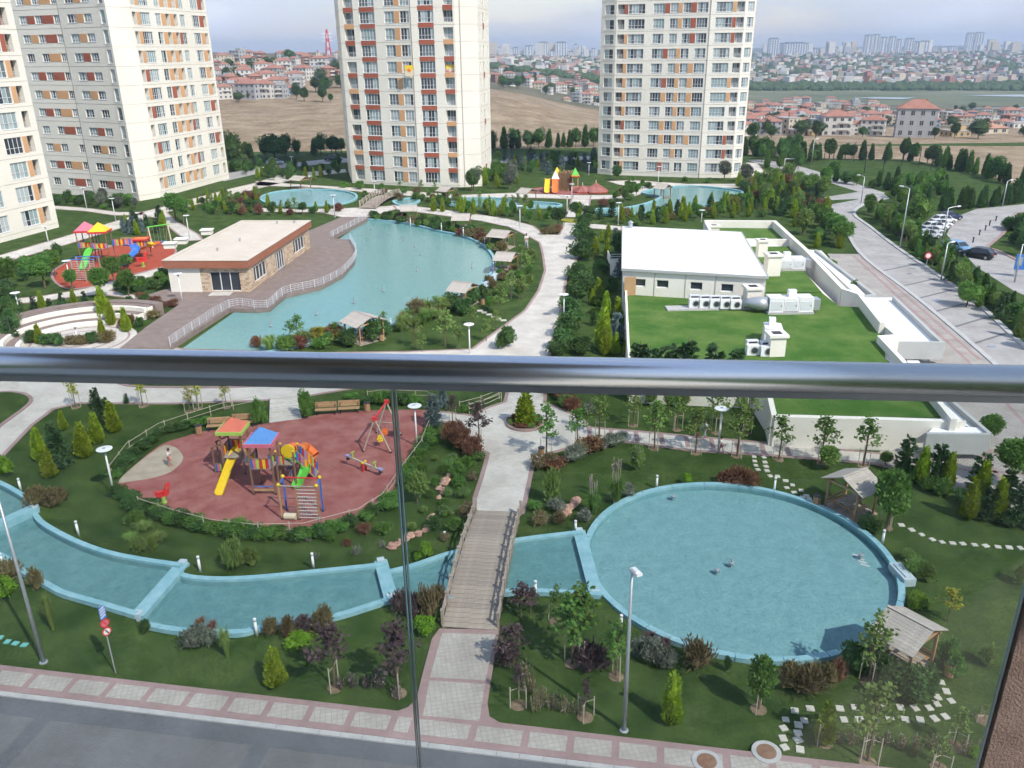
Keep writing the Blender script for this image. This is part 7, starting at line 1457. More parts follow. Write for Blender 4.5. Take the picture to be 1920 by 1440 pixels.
q = L_(405, 886); slat_panel(ps, (q.x, q.y, 0), (q.x + 0.9, q.y, 0), 0.1, 0.7, 5); MB().bar((q.x, q.y, 0), (q.x, q.y, 2.0), 0.1, 0.1).bar((q.x, q.y + 0.9, 0), (q.x, q.y + 0.9, 2.0), 0.1, 0.1).bar((q.x - 0.1, q.y - 0.1, 2.0), (ca.x - 0.7, ca.y - 0.6, 2.35), 0.08, 0.1).bar((q.x - 0.1, q.y + 0.9, 2.0), (ca.x - 0.7, ca.y + 0.7, 2.35), 0.08, 0.1).build('side_frame', M['post_brown'], ps)
for k in range(5): MB().box((q.x + 0.15 + 0.2 * k, q.y + 0.45, 0.2 + 0.24 * k), (0.22, 0.8, 0.05)).build('stair_tread', M['wood_grey'], ps)
cb = L_(503, 917); play_tower(ps, (cb.x, cb.y), 1.5, 1.95, 3.85, 4.75, 'p_roof_blue', 'p_pink', ('front', 'left'))
MB().bar((cb.x - 0.75, cb.y - 0.75, 0.35), (cb.x + 0.75, cb.y - 0.75, 0.35), 0.07, 0.14).build('low_beam', M['wood'], ps); MB().bar((cb.x - 0.75, cb.y - 0.75, 0.62), (cb.x + 0.75, cb.y - 0.75, 0.62), 0.05, 0.06).build('low_rail', M['p_blue'], ps)
for k in range(9): MB().box((ca.x + (cb.x - ca.x) * (0.3 + 0.05 * k), ca.y + (cb.y - ca.y) * (0.3 + 0.05 * k), 1.3 + 0.05 * k), (0.16, 0.9, 0.05)).build('bridge_board', M['wood_grey'], ps)
cc = L_(545, 905)
for x, y in ((-0.6, -0.6), (0.6, -0.6), (0.6, 0.6), (-0.6, 0.6)): MB().box((cc.x + x, cc.y + y, 1.35), (0.1, 0.1, 2.7)).build('post', M['post_brown'], ps); MB().lathe([(0.07, 0), (0.09, 0.05), (0.04, 0.12)], (cc.x + x, cc.y + y, 2.7), 8).build('cap', M['p_yellow'], ps)
for k in range(6): MB().box((cc.x - 0.6 + 1.2 * (k + 0.5) / 6, cc.y, 1.7), (0.19, 1.2, 0.06)).build('floor_board', M['wood_grey'], ps)
slat_panel(ps, (cc.x - 0.6, cc.y - 0.6, 0), (cc.x - 0.05, cc.y - 0.6, 0), 1.75, 2.4, 4); slat_panel(ps, (cc.x - 1.2, cc.y - 0.5, 0), (cc.x - 0.6, cc.y - 0.5, 0), 1.75, 2.4, 4)
slide(ps, [L_(538, 858, 1.75), L_(552, 862, 1.65), L_(566, 868, 1.4), L_(573, 878, 1.05), L_(568, 893, 0.65), L_(560, 906, 0.3), L_(556, 914, 0.15)], 'p_green', 0.75)
os_ = L_(580, 868); MB().tube(smooth_line([(cc.x - 0.05, cc.y + 0.5, 2.25), (cc.x + 0.1, cc.y + 1.1, 2.2), (cc.x + 0.6, cc.y + 1.5, 1.9), (os_.x - 0.2, os_.y + 0.2, 1.2), (os_.x + 0.5, os_.y, 0.6)], 5), 0.36, 12, 0, False).build('tube_slide', M['p_orange'], ps, smooth=True)
MB().lathe([(0.42, -0.06), (0.5, -0.06), (0.5, 0.06), (0.42, 0.06)], (0, 0, 0), 16).build('tube_mouth', M['p_yellow'], ps, (cc.x - 0.05, cc.y + 0.42, 2.25)).rotation_euler = (math.pi / 2, 0, 0)
rs = L_(594, 892)
for sd_ in (-0.45, 0.45):
    a = Vector((cc.x + 0.65, cc.y + 0.4 + sd_, 1.75)); b = Vector((rs.x, rs.y + sd_, 0.1)); MB().bar(a + Vector((0, 0, 0.8)), b + Vector((0, 0, 0.8)), 0.06, 0.08).bar(a, b, 0.06, 0.1).build('ramp_rail', M['wood'], ps)
    for k in range(9):
        c = a.lerp(b, (k + 0.5) / 9); MB().box((c.x, c.y, c.z + 0.4), (0.16, 0.035, 0.72)).build('slat', M[SL[(k * 3) % 8]], ps)
for k in range(8):
    c = Vector((cc.x + 0.65, cc.y + 0.4, 1.7)).lerp(Vector((rs.x, rs.y, 0.05)), (k + 0.5) / 8); MB().box((c.x, c.y, c.z), (0.22, 0.85, 0.05)).build('ramp_tread', M['wood_grey'], ps)
# climbing frame in front
cf = W(566, 974, 0.05); fr = empty('jungle_gym', cf, 0.0, 'climbing frame with rungs and yellow knobs in front of the play set', 'climbing frame'); hF = hgt(cf, 912)
q0, q1, q2, q3, q4 = [p - cf for p in (W(530, 973, 0.05), W(561, 974, 0.05), W(600, 975, 0.05), W(606, 958, 0.05), W(538, 956, 0.05))]
for q, m_ in ((q0, 'wood'), (q1, 'wood'), (q2, 'wood'), (q3, 'p_blue'), (q4, 'p_blue')):
    MB().box((q.x, q.y, hF / 2), (0.1, 0.1, hF)).build('post', M[m_], fr); MB().lathe([(0.1, 0), (0.1, 0.08)], (q.x, q.y, 0), 8).build('foot', M['dark_metal'], fr)
for q in (q0, q2, q3, q4): k = MB(); blob(k, (q.x, q.y, hF + 0.08), (0.13, 0.13, 0.13), pr_, 8, 6, 0.0); k.build('knob', M['p_yellow'], fr, smooth=True)
U = Vector((0, 0, hF)); MB().tube([q0 + U, q2 + U], 0.05, 6).build('top_bar', M['wood_grey'], fr); MB().tube([q4 + U, q3 + U], 0.05, 6).build('top_bar', M['p_red'], fr); MB().tube([q0 + U, q4 + U], 0.04, 6).build('top_bar', M['p_blue'], fr); MB().tube([q2 + U, q3 + U], 0.04, 6).build('top_bar', M['p_blue'], fr)
for k in range(9): z = 0.15 + (hF - 0.4) * k / 8; MB().tube([q1 + Vector((0, 0, z)), q2 + Vector((0, 0, z))], 0.03, 6).build('rung', M['rope'], fr)
for k in range(7): MB().tube([q1.lerp(q2, (k + 1) / 8) + Vector((0, 0.02, 0.2)), q1.lerp(q2, (k + 1) / 8) + Vector((0, 0.02, hF * 0.7))], 0.012, 4).build('net_rope', M['rope'], fr)
MB().tube([q0 + Vector((0.15, 0, 0.22)), q1 + Vector((-0.15, 0, 0.22))], 0.22, 12).build('barrel', M['p_cream'], fr, smooth=False)
# swing
sA, sB = W(702, 848, 0.05), W(733, 800, 0.05); f1, f2 = W(681, 847, 0.05), W(733, 849, 0.05); b1_, b2_ = W(706, 812, 0.05), W(752, 816, 0.05)
tp1 = (f1 + f2) / 2; tp2 = (b1_ + b2_) / 2; hS = hgt(tp1, 785); sw_ = empty('swing', tp1, 0, 'swing with red beam, timber legs and yellow seats', 'swing')
R_ = lambda p, z=0: Vector((p.x, p.y, z)) - Vector((tp1.x, tp1.y, 0))
for q, t in ((f1, tp1), (f2, tp1), (b1_, tp2), (b2_, tp2)): MB().tube([R_(q), R_(t, hS)], 0.06, 8).build('leg', M['stake'], sw_); MB().lathe([(0.09, 0), (0.09, 0.12)], R_(q), 8).build('foot', M['dark_metal'], sw_)
MB().tube([R_(tp1, hS), R_(tp2, hS)], 0.075, 8).build('beam', M['p_red'], sw_)
for t in (tp1, tp2): MB().box(R_(t, hS + 0.02), (0.35, 0.3, 0.24), 0.3).build('joint_block', M['p_red'], sw_)
for f0, c_ in ((0.3, 'p_yellow'), (0.68, 'p_orange')):
    c = R_(tp1, 0).lerp(R_(tp2, 0), f0); o = MB().box((c.x, c.y, 0.55), (0.42, 0.36, 0.08), 0.4).box((c.x, c.y + 0.18, 0.72), (0.42, 0.06, 0.34), 0.4).box((c.x, c.y - 0.18, 0.75), (0.42, 0.05, 0.1), 0.4).build('seat', M[c_], sw_)
    for sx in (-0.18, 0.18): MB().tube([(c.x + sx, c.y, 0.6), (c.x + sx * 0.9, c.y, hS)], 0.013, 4).build('chain', M['galv'], o)
MB().bar(R_(b1_, 1.0), R_(b2_, 1.0), 0.05, 0.06).build('crossbar', M['stake'], sw_)
# seesaw, spring rider
a, b = W(652, 872, 0.05), W(716, 893, 0.05); c = (a + b) / 2; e = empty('seesaw', c, math.atan2((b - a).y, (b - a).x), 'seesaw with red post and green handles on the red surface', 'seesaw'); Ls = (b - a).length
MB().bar((-Ls / 2, 0, 0.75), (Ls / 2, 0, 0.45), 0.12, 0.12).build('beam', M['stake'], e)
for sy in (-0.16, 0.16): MB().box((0, sy, 0.32), (0.16, 0.1, 0.64)).build('support', M['p_red'], e); k = MB(); blob(k, (0, sy, 0.68), (0.1, 0.1, 0.1), pr_, 8, 5, 0); k.build('knob', M['p_yellow'], e)
for sx in (-1, 1):
    z = 0.6 - sx * 0.13; MB().box((sx * (Ls / 2 - 0.12), 0, z + 0.06), (0.4, 0.28, 0.12)).build('seat', M['p_lilac'], e); MB().bar((sx * (Ls / 2 - 0.55), 0, z), (sx * (Ls / 2 - 0.6), 0, z + 0.5), 0.07, 0.07).bar((sx * (Ls / 2 - 0.6), -0.2, z + 0.48), (sx * (Ls / 2 - 0.6), 0.2, z + 0.48), 0.05, 0.05).build('handle', M['p_lime'], e); MB().box((sx * (Ls / 2 - 0.1), 0, z - 0.16), (0.18, 0.2, 0.16)).build('bumper', M['dark_metal'], e)
def rider(px, py, label, s=1.0):
    e = empty('spring_rider', W(px, py, 0.05), 0.7, label, 'spring rider'); e.scale = (s, s, s)
    MB().tube([(0.09 * math.cos(t), 0.09 * math.sin(t), 0.35 * t / 25) for t in range(26)], 0.025, 5).build('spring', M['p_lime'], e); MB().lathe([(0.16, -0.02), (0.16, 0.03)], (0, 0, 0), 10).build('base', M['p_lime'], e)
    pr = [(-0.35, 0.45), (-0.1, 0.36), (0.25, 0.38), (0.35, 0.55), (0.32, 0.78), (0.48, 0.98), (0.42, 1.08), (0.22, 1.02), (0.12, 0.72), (-0.15, 0.66), (-0.32, 0.78), (-0.42, 0.7)]
    mb = MB(); n = len(pr); mb.add([(x, -0.06, z) for x, z in pr] + [(x, 0.06, z) for x, z in pr], [(i, (i + 1) % n, n + (i + 1) % n, n + i) for i in range(n)] + [tuple(range(n))[::-1], tuple(range(n, 2 * n))]); mb.build('figure', M['p_red'], e)
    MB().box((-0.12, 0, 0.69), (0.3, 0.26, 0.05)).build('seat', M['p_red'], e); MB().tube([(0.2, -0.2, 0.85), (0.2, 0.2, 0.85)], 0.02, 6).build('handle', M['p_yellow'], e)
rider(308, 942, 'red spring rider at the left of the main playground', 1.25); rider(269, 500, 'red spring rider on the left playground', 1.9)
# left playground set
pl = W(193, 492, 0.05); e = empty('play_set', pl, 0.1, 'play set with pink and yellow roofs on the left playground', 'play set'); LL = lambda a, b: (Matrix.Rotation(-0.1, 3, 'Z') @ (W(a, b, 0.05) - pl))
play_tower(e, (0.3, 0.2), 2.2, 2.2, 4.6, 5.8, 'p_yellow', 'p_red', ('front', 'left')); play_tower(e, (-1.9, 1.2), 2.2, 2.2, 4.6, 5.8, 'p_pink', 'p_red', ('front', 'left')); play_tower(e, (5.2, 2.2), 1.6, 1.9, 2.9, 3.0, 'p_orange', 'p_red', ('front',))
q = LL(157, 506); slide(e, [(-0.6, -0.8, 2.2), (-1.1, -1.3, 2.0), (q.x, q.y, 0.3), (q.x - 0.3, q.y - 0.3, 0.2)], 'p_green', 1.0)
q = LL(232, 500); slide(e, [(3.2, 0.8, 2.3), (4.4, 0.4, 2.2), (5.0, -0.6, 1.5), (q.x, q.y, 0.4), (q.x + 0.8, q.y + 0.1, 0.3)], 'p_blue', 1.2)
q = LL(258, 478); slide(e, [(5.8, 2.4, 2.0), (6.6, 2.2, 1.8), (q.x - 0.6, q.y, 0.4), (q.x, q.y, 0.3)], 'p_yellow', 0.9)
for k in range(8): MB().box((1.6 + 0.35 * k, 1.6, 2.2), (0.33, 1.2, 0.08)).build('bridge_board', M['wood_grey'], e)
slat_panel(e, (1.5, 0.9, 0), (4.4, 0.9, 0), 2.2, 3.1, 10)
cf = W(160, 528, 0.05); fr = empty('jungle_gym', cf, 0.0, 'climbing frame with blue top bars on the left playground', 'climbing frame')
for x in (-1.4, 0.2, 1.6): MB().box((x, 0, 1.5), (0.14, 0.14, 3.0)).build('post', M['wood_grey'], fr); MB().box((x, 1.6, 1.5), (0.14, 0.14, 3.0)).build('post', M['wood_grey'], fr)
for y in (0, 1.6): MB().tube([(-1.6, y, 3.0), (1.8, y, 3.0)], 0.07, 6).build('top_bar', M['p_blue'], fr)
for k in range(9): MB().tube([(-1.4, 0, 0.3 + 0.3 * k), (1.6, 0, 0.3 + 0.3 * k)], 0.03, 5).build('rung', M['rope'], fr)
a, b = W(284, 464, 0.05), W(320, 458, 0.05); e = empty('swing', a, math.atan2((b - a).y, (b - a).x), 'swing frame with green top bar behind the club house roof', 'swing'); Ls = (b - a).length; hs = hgt(a, 426)
for x in (0, Ls): MB().tube([(x, -0.5, 0), (x, 0, hs)], 0.1, 8).tube([(x, 1.6, 0), (x, 0, hs)], 0.06, 8).build('leg', M['p_cream'], e)
MB().tube([(-0.2, 0, hs), (Ls + 0.2, 0, hs)], 0.1, 8).build('beam', M['p_green'], e)
for f0, c_ in ((0.33, 'p_orange'), (0.66, 'p_blue')):
    o = MB().box((Ls * f0, 0, 0.6), (0.7, 0.5, 0.12)).build('seat', M[c_], e)
    for sx in (-0.3, 0.3): MB().tube([(Ls * f0 + sx, 0, 0.6), (Ls * f0 + sx, 0, hs)], 0.02, 4).build('chain', M['galv'], o)
# far playground fort
ff = W(1060, 358, 0.05); e = empty('play_fort', ff, 0, 'brown palisade play fort with coloured cone roofs in the far playground', 'play fort'); fx = lambda px: W(px, 358, 0.05).x - ff.x; fh = lambda py: hgt(ff, py)
for k in range(22): x = fx(1047) + (fx(1074) - fx(1047)) * k / 21; MB().box((x, 0, 2.0 + 0.25 * math.sin(k)), (0.24, 0.2, 4.0 + 0.5 * math.sin(k * 1.7))).build('palisade_log', M['wood'], e)
for px, rm, top in ((1041, 'lamp_white', 320), (1045, 'p_yellow', 314), (1078, 'p_green', 314)):
    x = fx(px); y = 1.5 if rm == 'p_yellow' else 0
    for sx in (-0.6, 0.6):
        for sy in (-0.6, 0.6): MB().box((x + sx, y + sy, fh(top) / 2 - 0.8), (0.15, 0.15, fh(top) - 1.6)).build('post', M['wood'], e)
    cone_roof(e, (x, y), 1.7, fh(top) - 1.6, fh(top), rm, 'p_orange')
slide(e, [(fx(1040), -0.3, 2.6), (fx(1040), -1.2, 2.3), (fx(1039), -3.2, 0.5), (fx(1039), -3.8, 0.3)], 'p_orange', 1.3); slide(e, [(fx(1026), -0.2, 2.6), (fx(1026), -1.0, 2.3), (fx(1024), -3.0, 0.5), (fx(1024), -3.6, 0.3)], 'p_yellow', 1.1)
MB().box((fx(1033), 0.6, 1.3), (fx(1047) - fx(1020), 1.4, 0.2)).build('platform', M['wood'], e); slat_panel(e, (fx(1020), 0, 0), (fx(1046), 0, 0), 1.4, 2.4, 12, ['p_red', 'wood', 'p_orange', 'wood'])
for px, w_, tp, lb in ((1092, 4.0, 347, 'left'), (1117, 5.0, 342, 'right')):
    p = W(px, 360, 0.05); e = empty('climbing_pyramid', p, 0.2, '%s of two red climbing mounds in the far playground' % lb, 'climbing mound'); cone_roof(e, (0, 0), w_, 0.25, hgt(p, tp), 'rubber', 'rubber2', 8, 'mound'); MB().tube([(0, 0, 0), (0, 0, hgt(p, tp) + 0.5)], 0.09, 6).build('mast', M['p_cream'], e)
# far footbridge
a, b = W(690, 392), W(735, 368); d = (b - a); L = d.length; d.normalize(); nn = Vector((d.y, -d.x, 0)); e = empty('footbridge', a, math.atan2(d.y, d.x), 'far wooden footbridge with zigzag rails beyond the lake', 'bridge')
for k in range(16): MB().box((L * (k + 0.5) / 16, 0, 0.3 + 0.5 * math.sin(math.pi * k / 15)), (L / 16 - 0.05, 3.2, 0.12)).build('plank', M['wood_grey'], e)
for y in (-1.6, 1.6):
    for k in range(9): MB().box((L * k / 8, y, 0.9 + 0.5 * math.sin(math.pi * k / 8)), (0.2, 0.2, 1.4)).build('post', M['wood_grey'], e)
    for k in range(8): z0_, z1_ = [0.5 + 0.5 * math.sin(math.pi * j / 8) for j in (k, k + 1)]; MB().bar((L * k / 8, y, z0_ + 0.9), (L * (k + 1) / 8, y, z1_ + 0.9), 0.1, 0.12).bar((L * k / 8, y, z0_), (L * (k + 1) / 8, y, z1_ + 0.85), 0.08, 0.1).build('rail', M['wood_grey'], e)
# tall fence of the sports pitch
for lbl, pl_ in (('tall dark mesh fence along the front of the sports pitch', [(1500, 312), (1560, 318), (1620, 325), (1690, 333)]), ('tall dark mesh fence behind the sports pitch', [(1545, 300), (1600, 303), (1660, 307), (1722, 314), (1768, 325)])):
    pts = WL(pl_); e = empty('sports_fence', pts[0], 0, lbl, 'fence'); mbn = MB(); hs = 5.0
    for a, b in zip(pts, pts[1:]):
        n = max(1, int((b - a).length / 4.5))
        for k in range(n): q = a.lerp(b, k / n) - pts[0]; MB().tube([q, q + Vector((0, 0, hs))], 0.09, 5).build('post', M['dark_metal'], e)
        for z in [0.5 * j for j in range(1, 11)]: mbn.bar(a - pts[0] + Vector((0, 0, z)), b - pts[0] + Vector((0, 0, z)), 0.02, 0.02)
    tag(mbn.build('mesh_wires', M['dark_metal'], e), kind='stuff')
p = W(1470, 318); e = empty('goal_frame', p, 0, 'white goal frame beside the sports pitch', 'goal')
for x in (0, 3.4): MB().box((x, 0, 1.3), (0.14, 0.14, 2.6)).build('post', M['lamp_white'], e)
MB().box((1.7, 0, 2.6), (3.5, 0.14, 0.14)).build('crossbar', M['lamp_white'], e)
# ------------------------------------------------------------------ people
mat('skin', (0.50, 0.31, 0.22), 0.6); mat('hair', (0.03, 0.022, 0.018), 0.7); mat('cloth_white', (0.72, 0.70, 0.70), 0.9); mat('cloth_red', (0.50, 0.05, 0.05), 0.9); mat('cloth_pink', (0.60, 0.28, 0.30), 0.9); mat('cloth_blue', (0.10, 0.14, 0.28), 0.9); mat('cloth_grey', (0.40, 0.40, 0.44), 0.9); mat('shoe', (0.55, 0.12, 0.10), 0.7)
def skin_obj(name, verts, edges, radii, root, m, parent, lev=1):
    me = bpy.data.meshes.new(name); me.from_pydata(verts, edges, []); o = bpy.data.objects.new(name, me); COL.objects.link(o); o.parent = parent; me.materials.append(m)
    md = o.modifiers.new('skin', 'SKIN'); md.use_smooth_shade = True
    for i, v in enumerate(me.skin_vertices[0].data): v.radius = (radii[i], radii[i]); v.use_root = (i == root)
    s = o.modifiers.new('sub', 'SUBSURF'); s.levels = s.render_levels = lev; return o
def person(pos, rz, h, label, shirt, pants, stride=0.18, arm=(0.25, -0.25), lean=0.05, child=False, extra=None, short=True):
    e = empty('person', pos, rz, label, 'person'); k = h / 1.7; hs = 1.25 if child else 1.0
    V, E_, Rr = [], [], []
    def add(p, r, par=None):
        V.append((p[0] * k, p[1] * k, p[2] * k)); Rr.append(r * k)
        if par is not None: E_.append((par, len(V) - 1))
        return len(V) - 1
    pel = add((0, 0, 0.93), 0.125); wa = add((0, -lean * 0.4, 1.1), 0.11, pel); ch = add((0, -lean, 1.3), 0.135, wa); nk = add((0, -lean * 1.2, 1.46), 0.055, ch); hd0 = add((0, -lean * 1.4 - 0.01, 1.56), 0.085 * hs, nk); hd1 = add((0, -lean * 1.4, 1.66), 0.078 * hs, hd0)
    feet = []; arms = []
    for sx in (-1, 1):
        st = stride * sx; hp = add((sx * 0.09, 0, 0.86), 0.095, pel); kn = add((sx * 0.10, -st * 0.5 - 0.03, 0.48), 0.062, hp); an = add((sx * 0.10, -st + (0.04 if st < 0 else 0), 0.085), 0.042, kn); to = add((sx * 0.11, -st - 0.15, 0.035), 0.036, an); feet.append((kn, an, to, hp))
        am = arm[0 if sx < 0 else 1]; sh = add((sx * 0.18, -lean, 1.39), 0.06, ch); el = add((sx * 0.23, -lean - am * 0.3, 1.12), 0.044, sh); wr = add((sx * 0.24, -lean - am * 0.9 - 0.05, 0.90 + abs(am) * 0.12), 0.03, el); pm = add((sx * 0.24, -lean - am * 1.0 - 0.07, 0.84 + abs(am) * 0.12), 0.034, wr); arms.append((sh, el, wr))
        px_, py_, pz_ = [q / k for q in V[pm]]
        for f, (dx, dy, dz) in enumerate(((0.03, -0.035, -0.02), (0.022, -0.03, -0.075), (0.0, -0.032, -0.085), (-0.014, -0.03, -0.08), (-0.026, -0.02, -0.065))): fa = add((px_ - sx * dx, py_ + dy * 0.5, pz_ + dz * 0.6), 0.0095, pm); add((px_ - sx * dx, py_ + dy * 1.3, pz_ + dz), 0.0085, fa)
    skin_obj('body', V, E_, Rr, 0, M['skin'], e)
    # clothing shells
    def shell(nm, idx, mt, gr=0.018):
        mp_ = {i: j for j, i in enumerate(idx)}; ed = [(mp_[a], mp_[b]) for a, b in E_ if a in mp_ and b in mp_]; skin_obj(nm, [V[i] for i in idx], ed, [Rr[i] + gr * k for i in idx], 0, M[mt], e)
    shell('shirt', [wa, ch] + [i for a in arms for i in a[:2]], shirt, 0.02)
    tr = [pel] + [i for f in feet for i in (f[3], f[0])] + ([] if short else [f[1] for f in feet]); shell('trousers', tr, pants, 0.018)
    for kn, an, to, hp in feet: skin_obj('shoe', [V[an], V[to]], [(0, 1)], [Rr[an] + 0.008 * k, Rr[to] + 0.01 * k], 0, M['shoe' if shirt != 'cloth_blue' else 'dark_metal'], e)
    hx = V[hd1]; mb = MB(); blob(mb, (hx[0], hx[1] + 0.02 * k, hx[2] + 0.01 * k), (0.095 * k * hs, 0.1 * k * hs, 0.10 * k * hs), pr_, 10, 6, 0.04); mb.build('hair', M['hair'], e, smooth=True)
    hc = V[hd0]; f = MB()
    for sx in (-1, 1): f.box((hc[0] + sx * 0.033 * k, hc[1] - 0.083 * k * hs, hc[2] + 0.035 * k), (0.022 * k, 0.01 * k, 0.012 * k), m=1)
    f.box((hc[0], hc[1] - 0.092 * k * hs, hc[2]), (0.022 * k, 0.03 * k, 0.04 * k)); f.box((hc[0], hc[1] - 0.08 * k * hs, hc[2] - 0.035 * k), (0.045 * k, 0.012 * k, 0.012 * k), m=2)
    for sx in (-1, 1): f.box((hc[0] + sx * 0.085 * k * hs, hc[1], hc[2] + 0.02 * k), (0.02 * k, 0.035 * k, 0.05 * k))
    f.build('face', [M['skin'], M['hair'], M['cloth_red']], e)
    if extra == 'bag': MB().box((0, 0.2 * k, 1.25 * k), (0.3 * k, 0.16 * k, 0.42 * k)).build('backpack', M['cloth_blue'], e)
    return e
person(W(1320, 823, 0.05), 1.9, hgt(W(1320, 823), 789), 'person in white shirt and pale trousers walking with a dark backpack', 'cloth_white', 'cloth_grey', 0.22, extra='bag', short=False)
person(W(1306, 833, 0.05), 1.7, hgt(W(1306, 833), 807), 'child in red shirt walking beside the person in white', 'cloth_red', 'cloth_pink', 0.15, child=True)
person(W(1352, 849, 0.05), -2.2, hgt(W(1352, 849), 820), 'child in white shirt and pink shorts at the lamp on the footpath', 'cloth_white', 'cloth_pink', 0.2, child=True)
person(W(320, 874, 0.06), 1.2, hgt(W(320, 874), 842), 'small child in white top and pink skirt on the sandy patch', 'cloth_white', 'cloth_pink', 0.08, child=True)
person(W(987, 466, 0.05), 0.3, hgt(W(987, 466), 438), 'person in white walking on the path beyond the lake', 'cloth_white', 'cloth_grey', 0.2, short=False)
person(W(866, 572, 0.1), 0.5, 1.6, 'person in pale blue by the reed gazebo', 'cloth_grey', 'cloth_blue', 0.05, short=False)
person(W(952, 458, 0.05), 2.5, 1.7, 'person in pink by the upper lake gazebo', 'cloth_pink', 'cloth_grey', 0.1, short=False)
person(W(545, 898, 0.05), 0.8, 1.2, 'child in dark clothes under the play set', 'cloth_blue', 'cloth_blue', 0.1, child=True)
# ------------------------------------------------------------------ cars
for nm, c in dict(car_white=(0.70, 0.70, 0.71), car_black=(0.012, 0.012, 0.014), car_blue=(0.16, 0.30, 0.48), car_navy=(0.03, 0.04, 0.10), car_green=(0.015, 0.03, 0.028), car_silver=(0.5, 0.52, 0.54)).items(): mat(nm, c, 0.28, spec=0.6)
mat('tyre', (0.02, 0.02, 0.02), 0.85); mat('tail', (0.45, 0.02, 0.02), 0.3); mat('headlight', (0.75, 0.76, 0.78), 0.15)
def car(pos, rz, paint, label, s=1.0):
    e = empty('parked_car', pos, rz, label, 'car'); e.scale = (s, s, s)
    X = [(-2.1, 0.72, 0.38, 0.80), (-2.0, 0.82, 0.28, 0.92), (-1.3, 0.87, 0.24, 0.97), (0, 0.88, 0.24, 0.95), (0.9, 0.87, 0.24, 0.93), (1.6, 0.83, 0.26, 0.82), (2.0, 0.76, 0.30, 0.70), (2.12, 0.66, 0.38, 0.58)]
    mb = MB(); vs = []
    for x, w_, z0_, z1_ in X: vs += [(x, -w_ * 0.9, z0_), (x, -w_, z0_ + 0.2), (x, -w_, z1_ - 0.12), (x, -w_ * 0.9, z1_), (x, w_ * 0.9, z1_), (x, w_, z1_ - 0.12), (x, w_, z0_ + 0.2), (x, w_ * 0.9, z0_)]
    n = len(X); mb.add(vs, [(i * 8 + j, i * 8 + (j + 1) % 8, (i + 1) * 8 + (j + 1) % 8, (i + 1) * 8 + j) for i in range(n - 1) for j in range(8)] + [tuple(range(8))[::-1], tuple((n - 1) * 8 + j for j in range(8))]); mb.build('body', M[paint], e, smooth=True)
    r0 = [(-1.75, 0.94), (-1.25, 1.40), (0.0, 1.46), (0.55, 1.36), (1.15, 0.92)]; hw = [0.78, 0.64, 0.64, 0.66, 0.78]
    g = MB(); g.add([(x, -w_, z) for (x, z), w_ in zip(r0, hw)] + [(x, w_, z) for (x, z), w_ in zip(r0, hw)], [(0, 1, 6, 5), (3, 4, 9, 8), (0, 4, 3, 2, 1), (5, 6, 7, 8, 9)]); g.build('window', M['pane_dark'], e)
    MB().add([(x, -w_ - 0.005, z + 0.012) for (x, z), w_ in list(zip(r0, hw))[1:4]] + [(x, w_ + 0.005, z + 0.012) for (x, z), w_ in list(zip(r0, hw))[1:4]], [(0, 1, 4, 3), (1, 2, 5, 4)]).build('roof', M[paint], e)
    for sy in (-1, 1):
        for a, b, q in (((1.15, 0.92), (0.55, 1.36), 0), ((-0.35, 0.93), (-0.35, 1.43), 1), ((-1.75, 0.94), (-1.25, 1.40), 0)): MB().bar((a[0], sy * (0.79 if not q else 0.77), a[1]), (b[0], sy * 0.665, b[1]), 0.05, 0.08).build('pillar', M[paint], e)
        for x in (-1.32, 1.32):
            w_ = MB().lathe([(0.31, -0.1), (0.33, -0.06), (0.33, 0.06), (0.31, 0.1)], (0, 0, 0), 16).build('wheel', M['tyre'], e, (x, sy * 0.80, 0.33)); w_.rotation_euler = (math.pi / 2, 0, 0); MB().lathe([(0.2, -0.11), (0.2, 0.11)], (0, 0, 0), 10).build('rim', M['galv'], w_)
        MB().box((2.02, sy * 0.56, 0.62), (0.12, 0.32, 0.14)).build('headlight', M['headlight'], e); MB().box((-2.06, sy * 0.6, 0.76), (0.1, 0.26, 0.18)).build('tail_light', M['tail'], e); MB().box((0.75, sy * 0.95, 0.98), (0.16, 0.18, 0.12)).build('mirror', M[paint], e)
    MB().box((2.12, 0, 0.42), (0.04, 0.5, 0.11)).build('number_plate', M['headlight'], e); MB().box((-2.11, 0, 0.55), (0.04, 0.5, 0.11)).build('number_plate', M['headlight'], e)
    return e
car(W(1794, 470, 0.03), -1.25, 'car_blue', 'light blue car driving out of the car park', 1.0); car(W(1832, 483, 0.03), 2.3, 'car_black', 'black car seen from behind beside the light blue car', 1.05)
car(W(1780, 412, 0.03), 0.2, 'car_navy', 'dark blue car at the back of the parked row'); car(W(1768, 419, 0.03), 0.2, 'car_white', 'white car parked before the dark blue car'); car(W(1752, 432, 0.03), 0.2, 'car_white', 'white car parked third in the row'); car(W(1744, 440, 0.03), 0.2, 'car_silver', 'silver car half hidden by the roadside hedge')
car(W(1760, 427, 0.03), 0.2, 'car_white', 'white car second from the front in the parked row'); car(W(1738, 447, 0.03), 0.2, 'car_silver', 'silver car at the near end of the parked row'); car(W(626, 302, 0.03), 0.1, 'car_green', 'dark car on the far road left of the middle tower', 1.15); car(W(516, 309, 0.03), 0.2, 'car_silver', 'silver car on the far road behind the left tower', 1.1); car(W(1000, 302, 0.03), 0.1, 'car_blue', 'pale car on the far road between the towers')
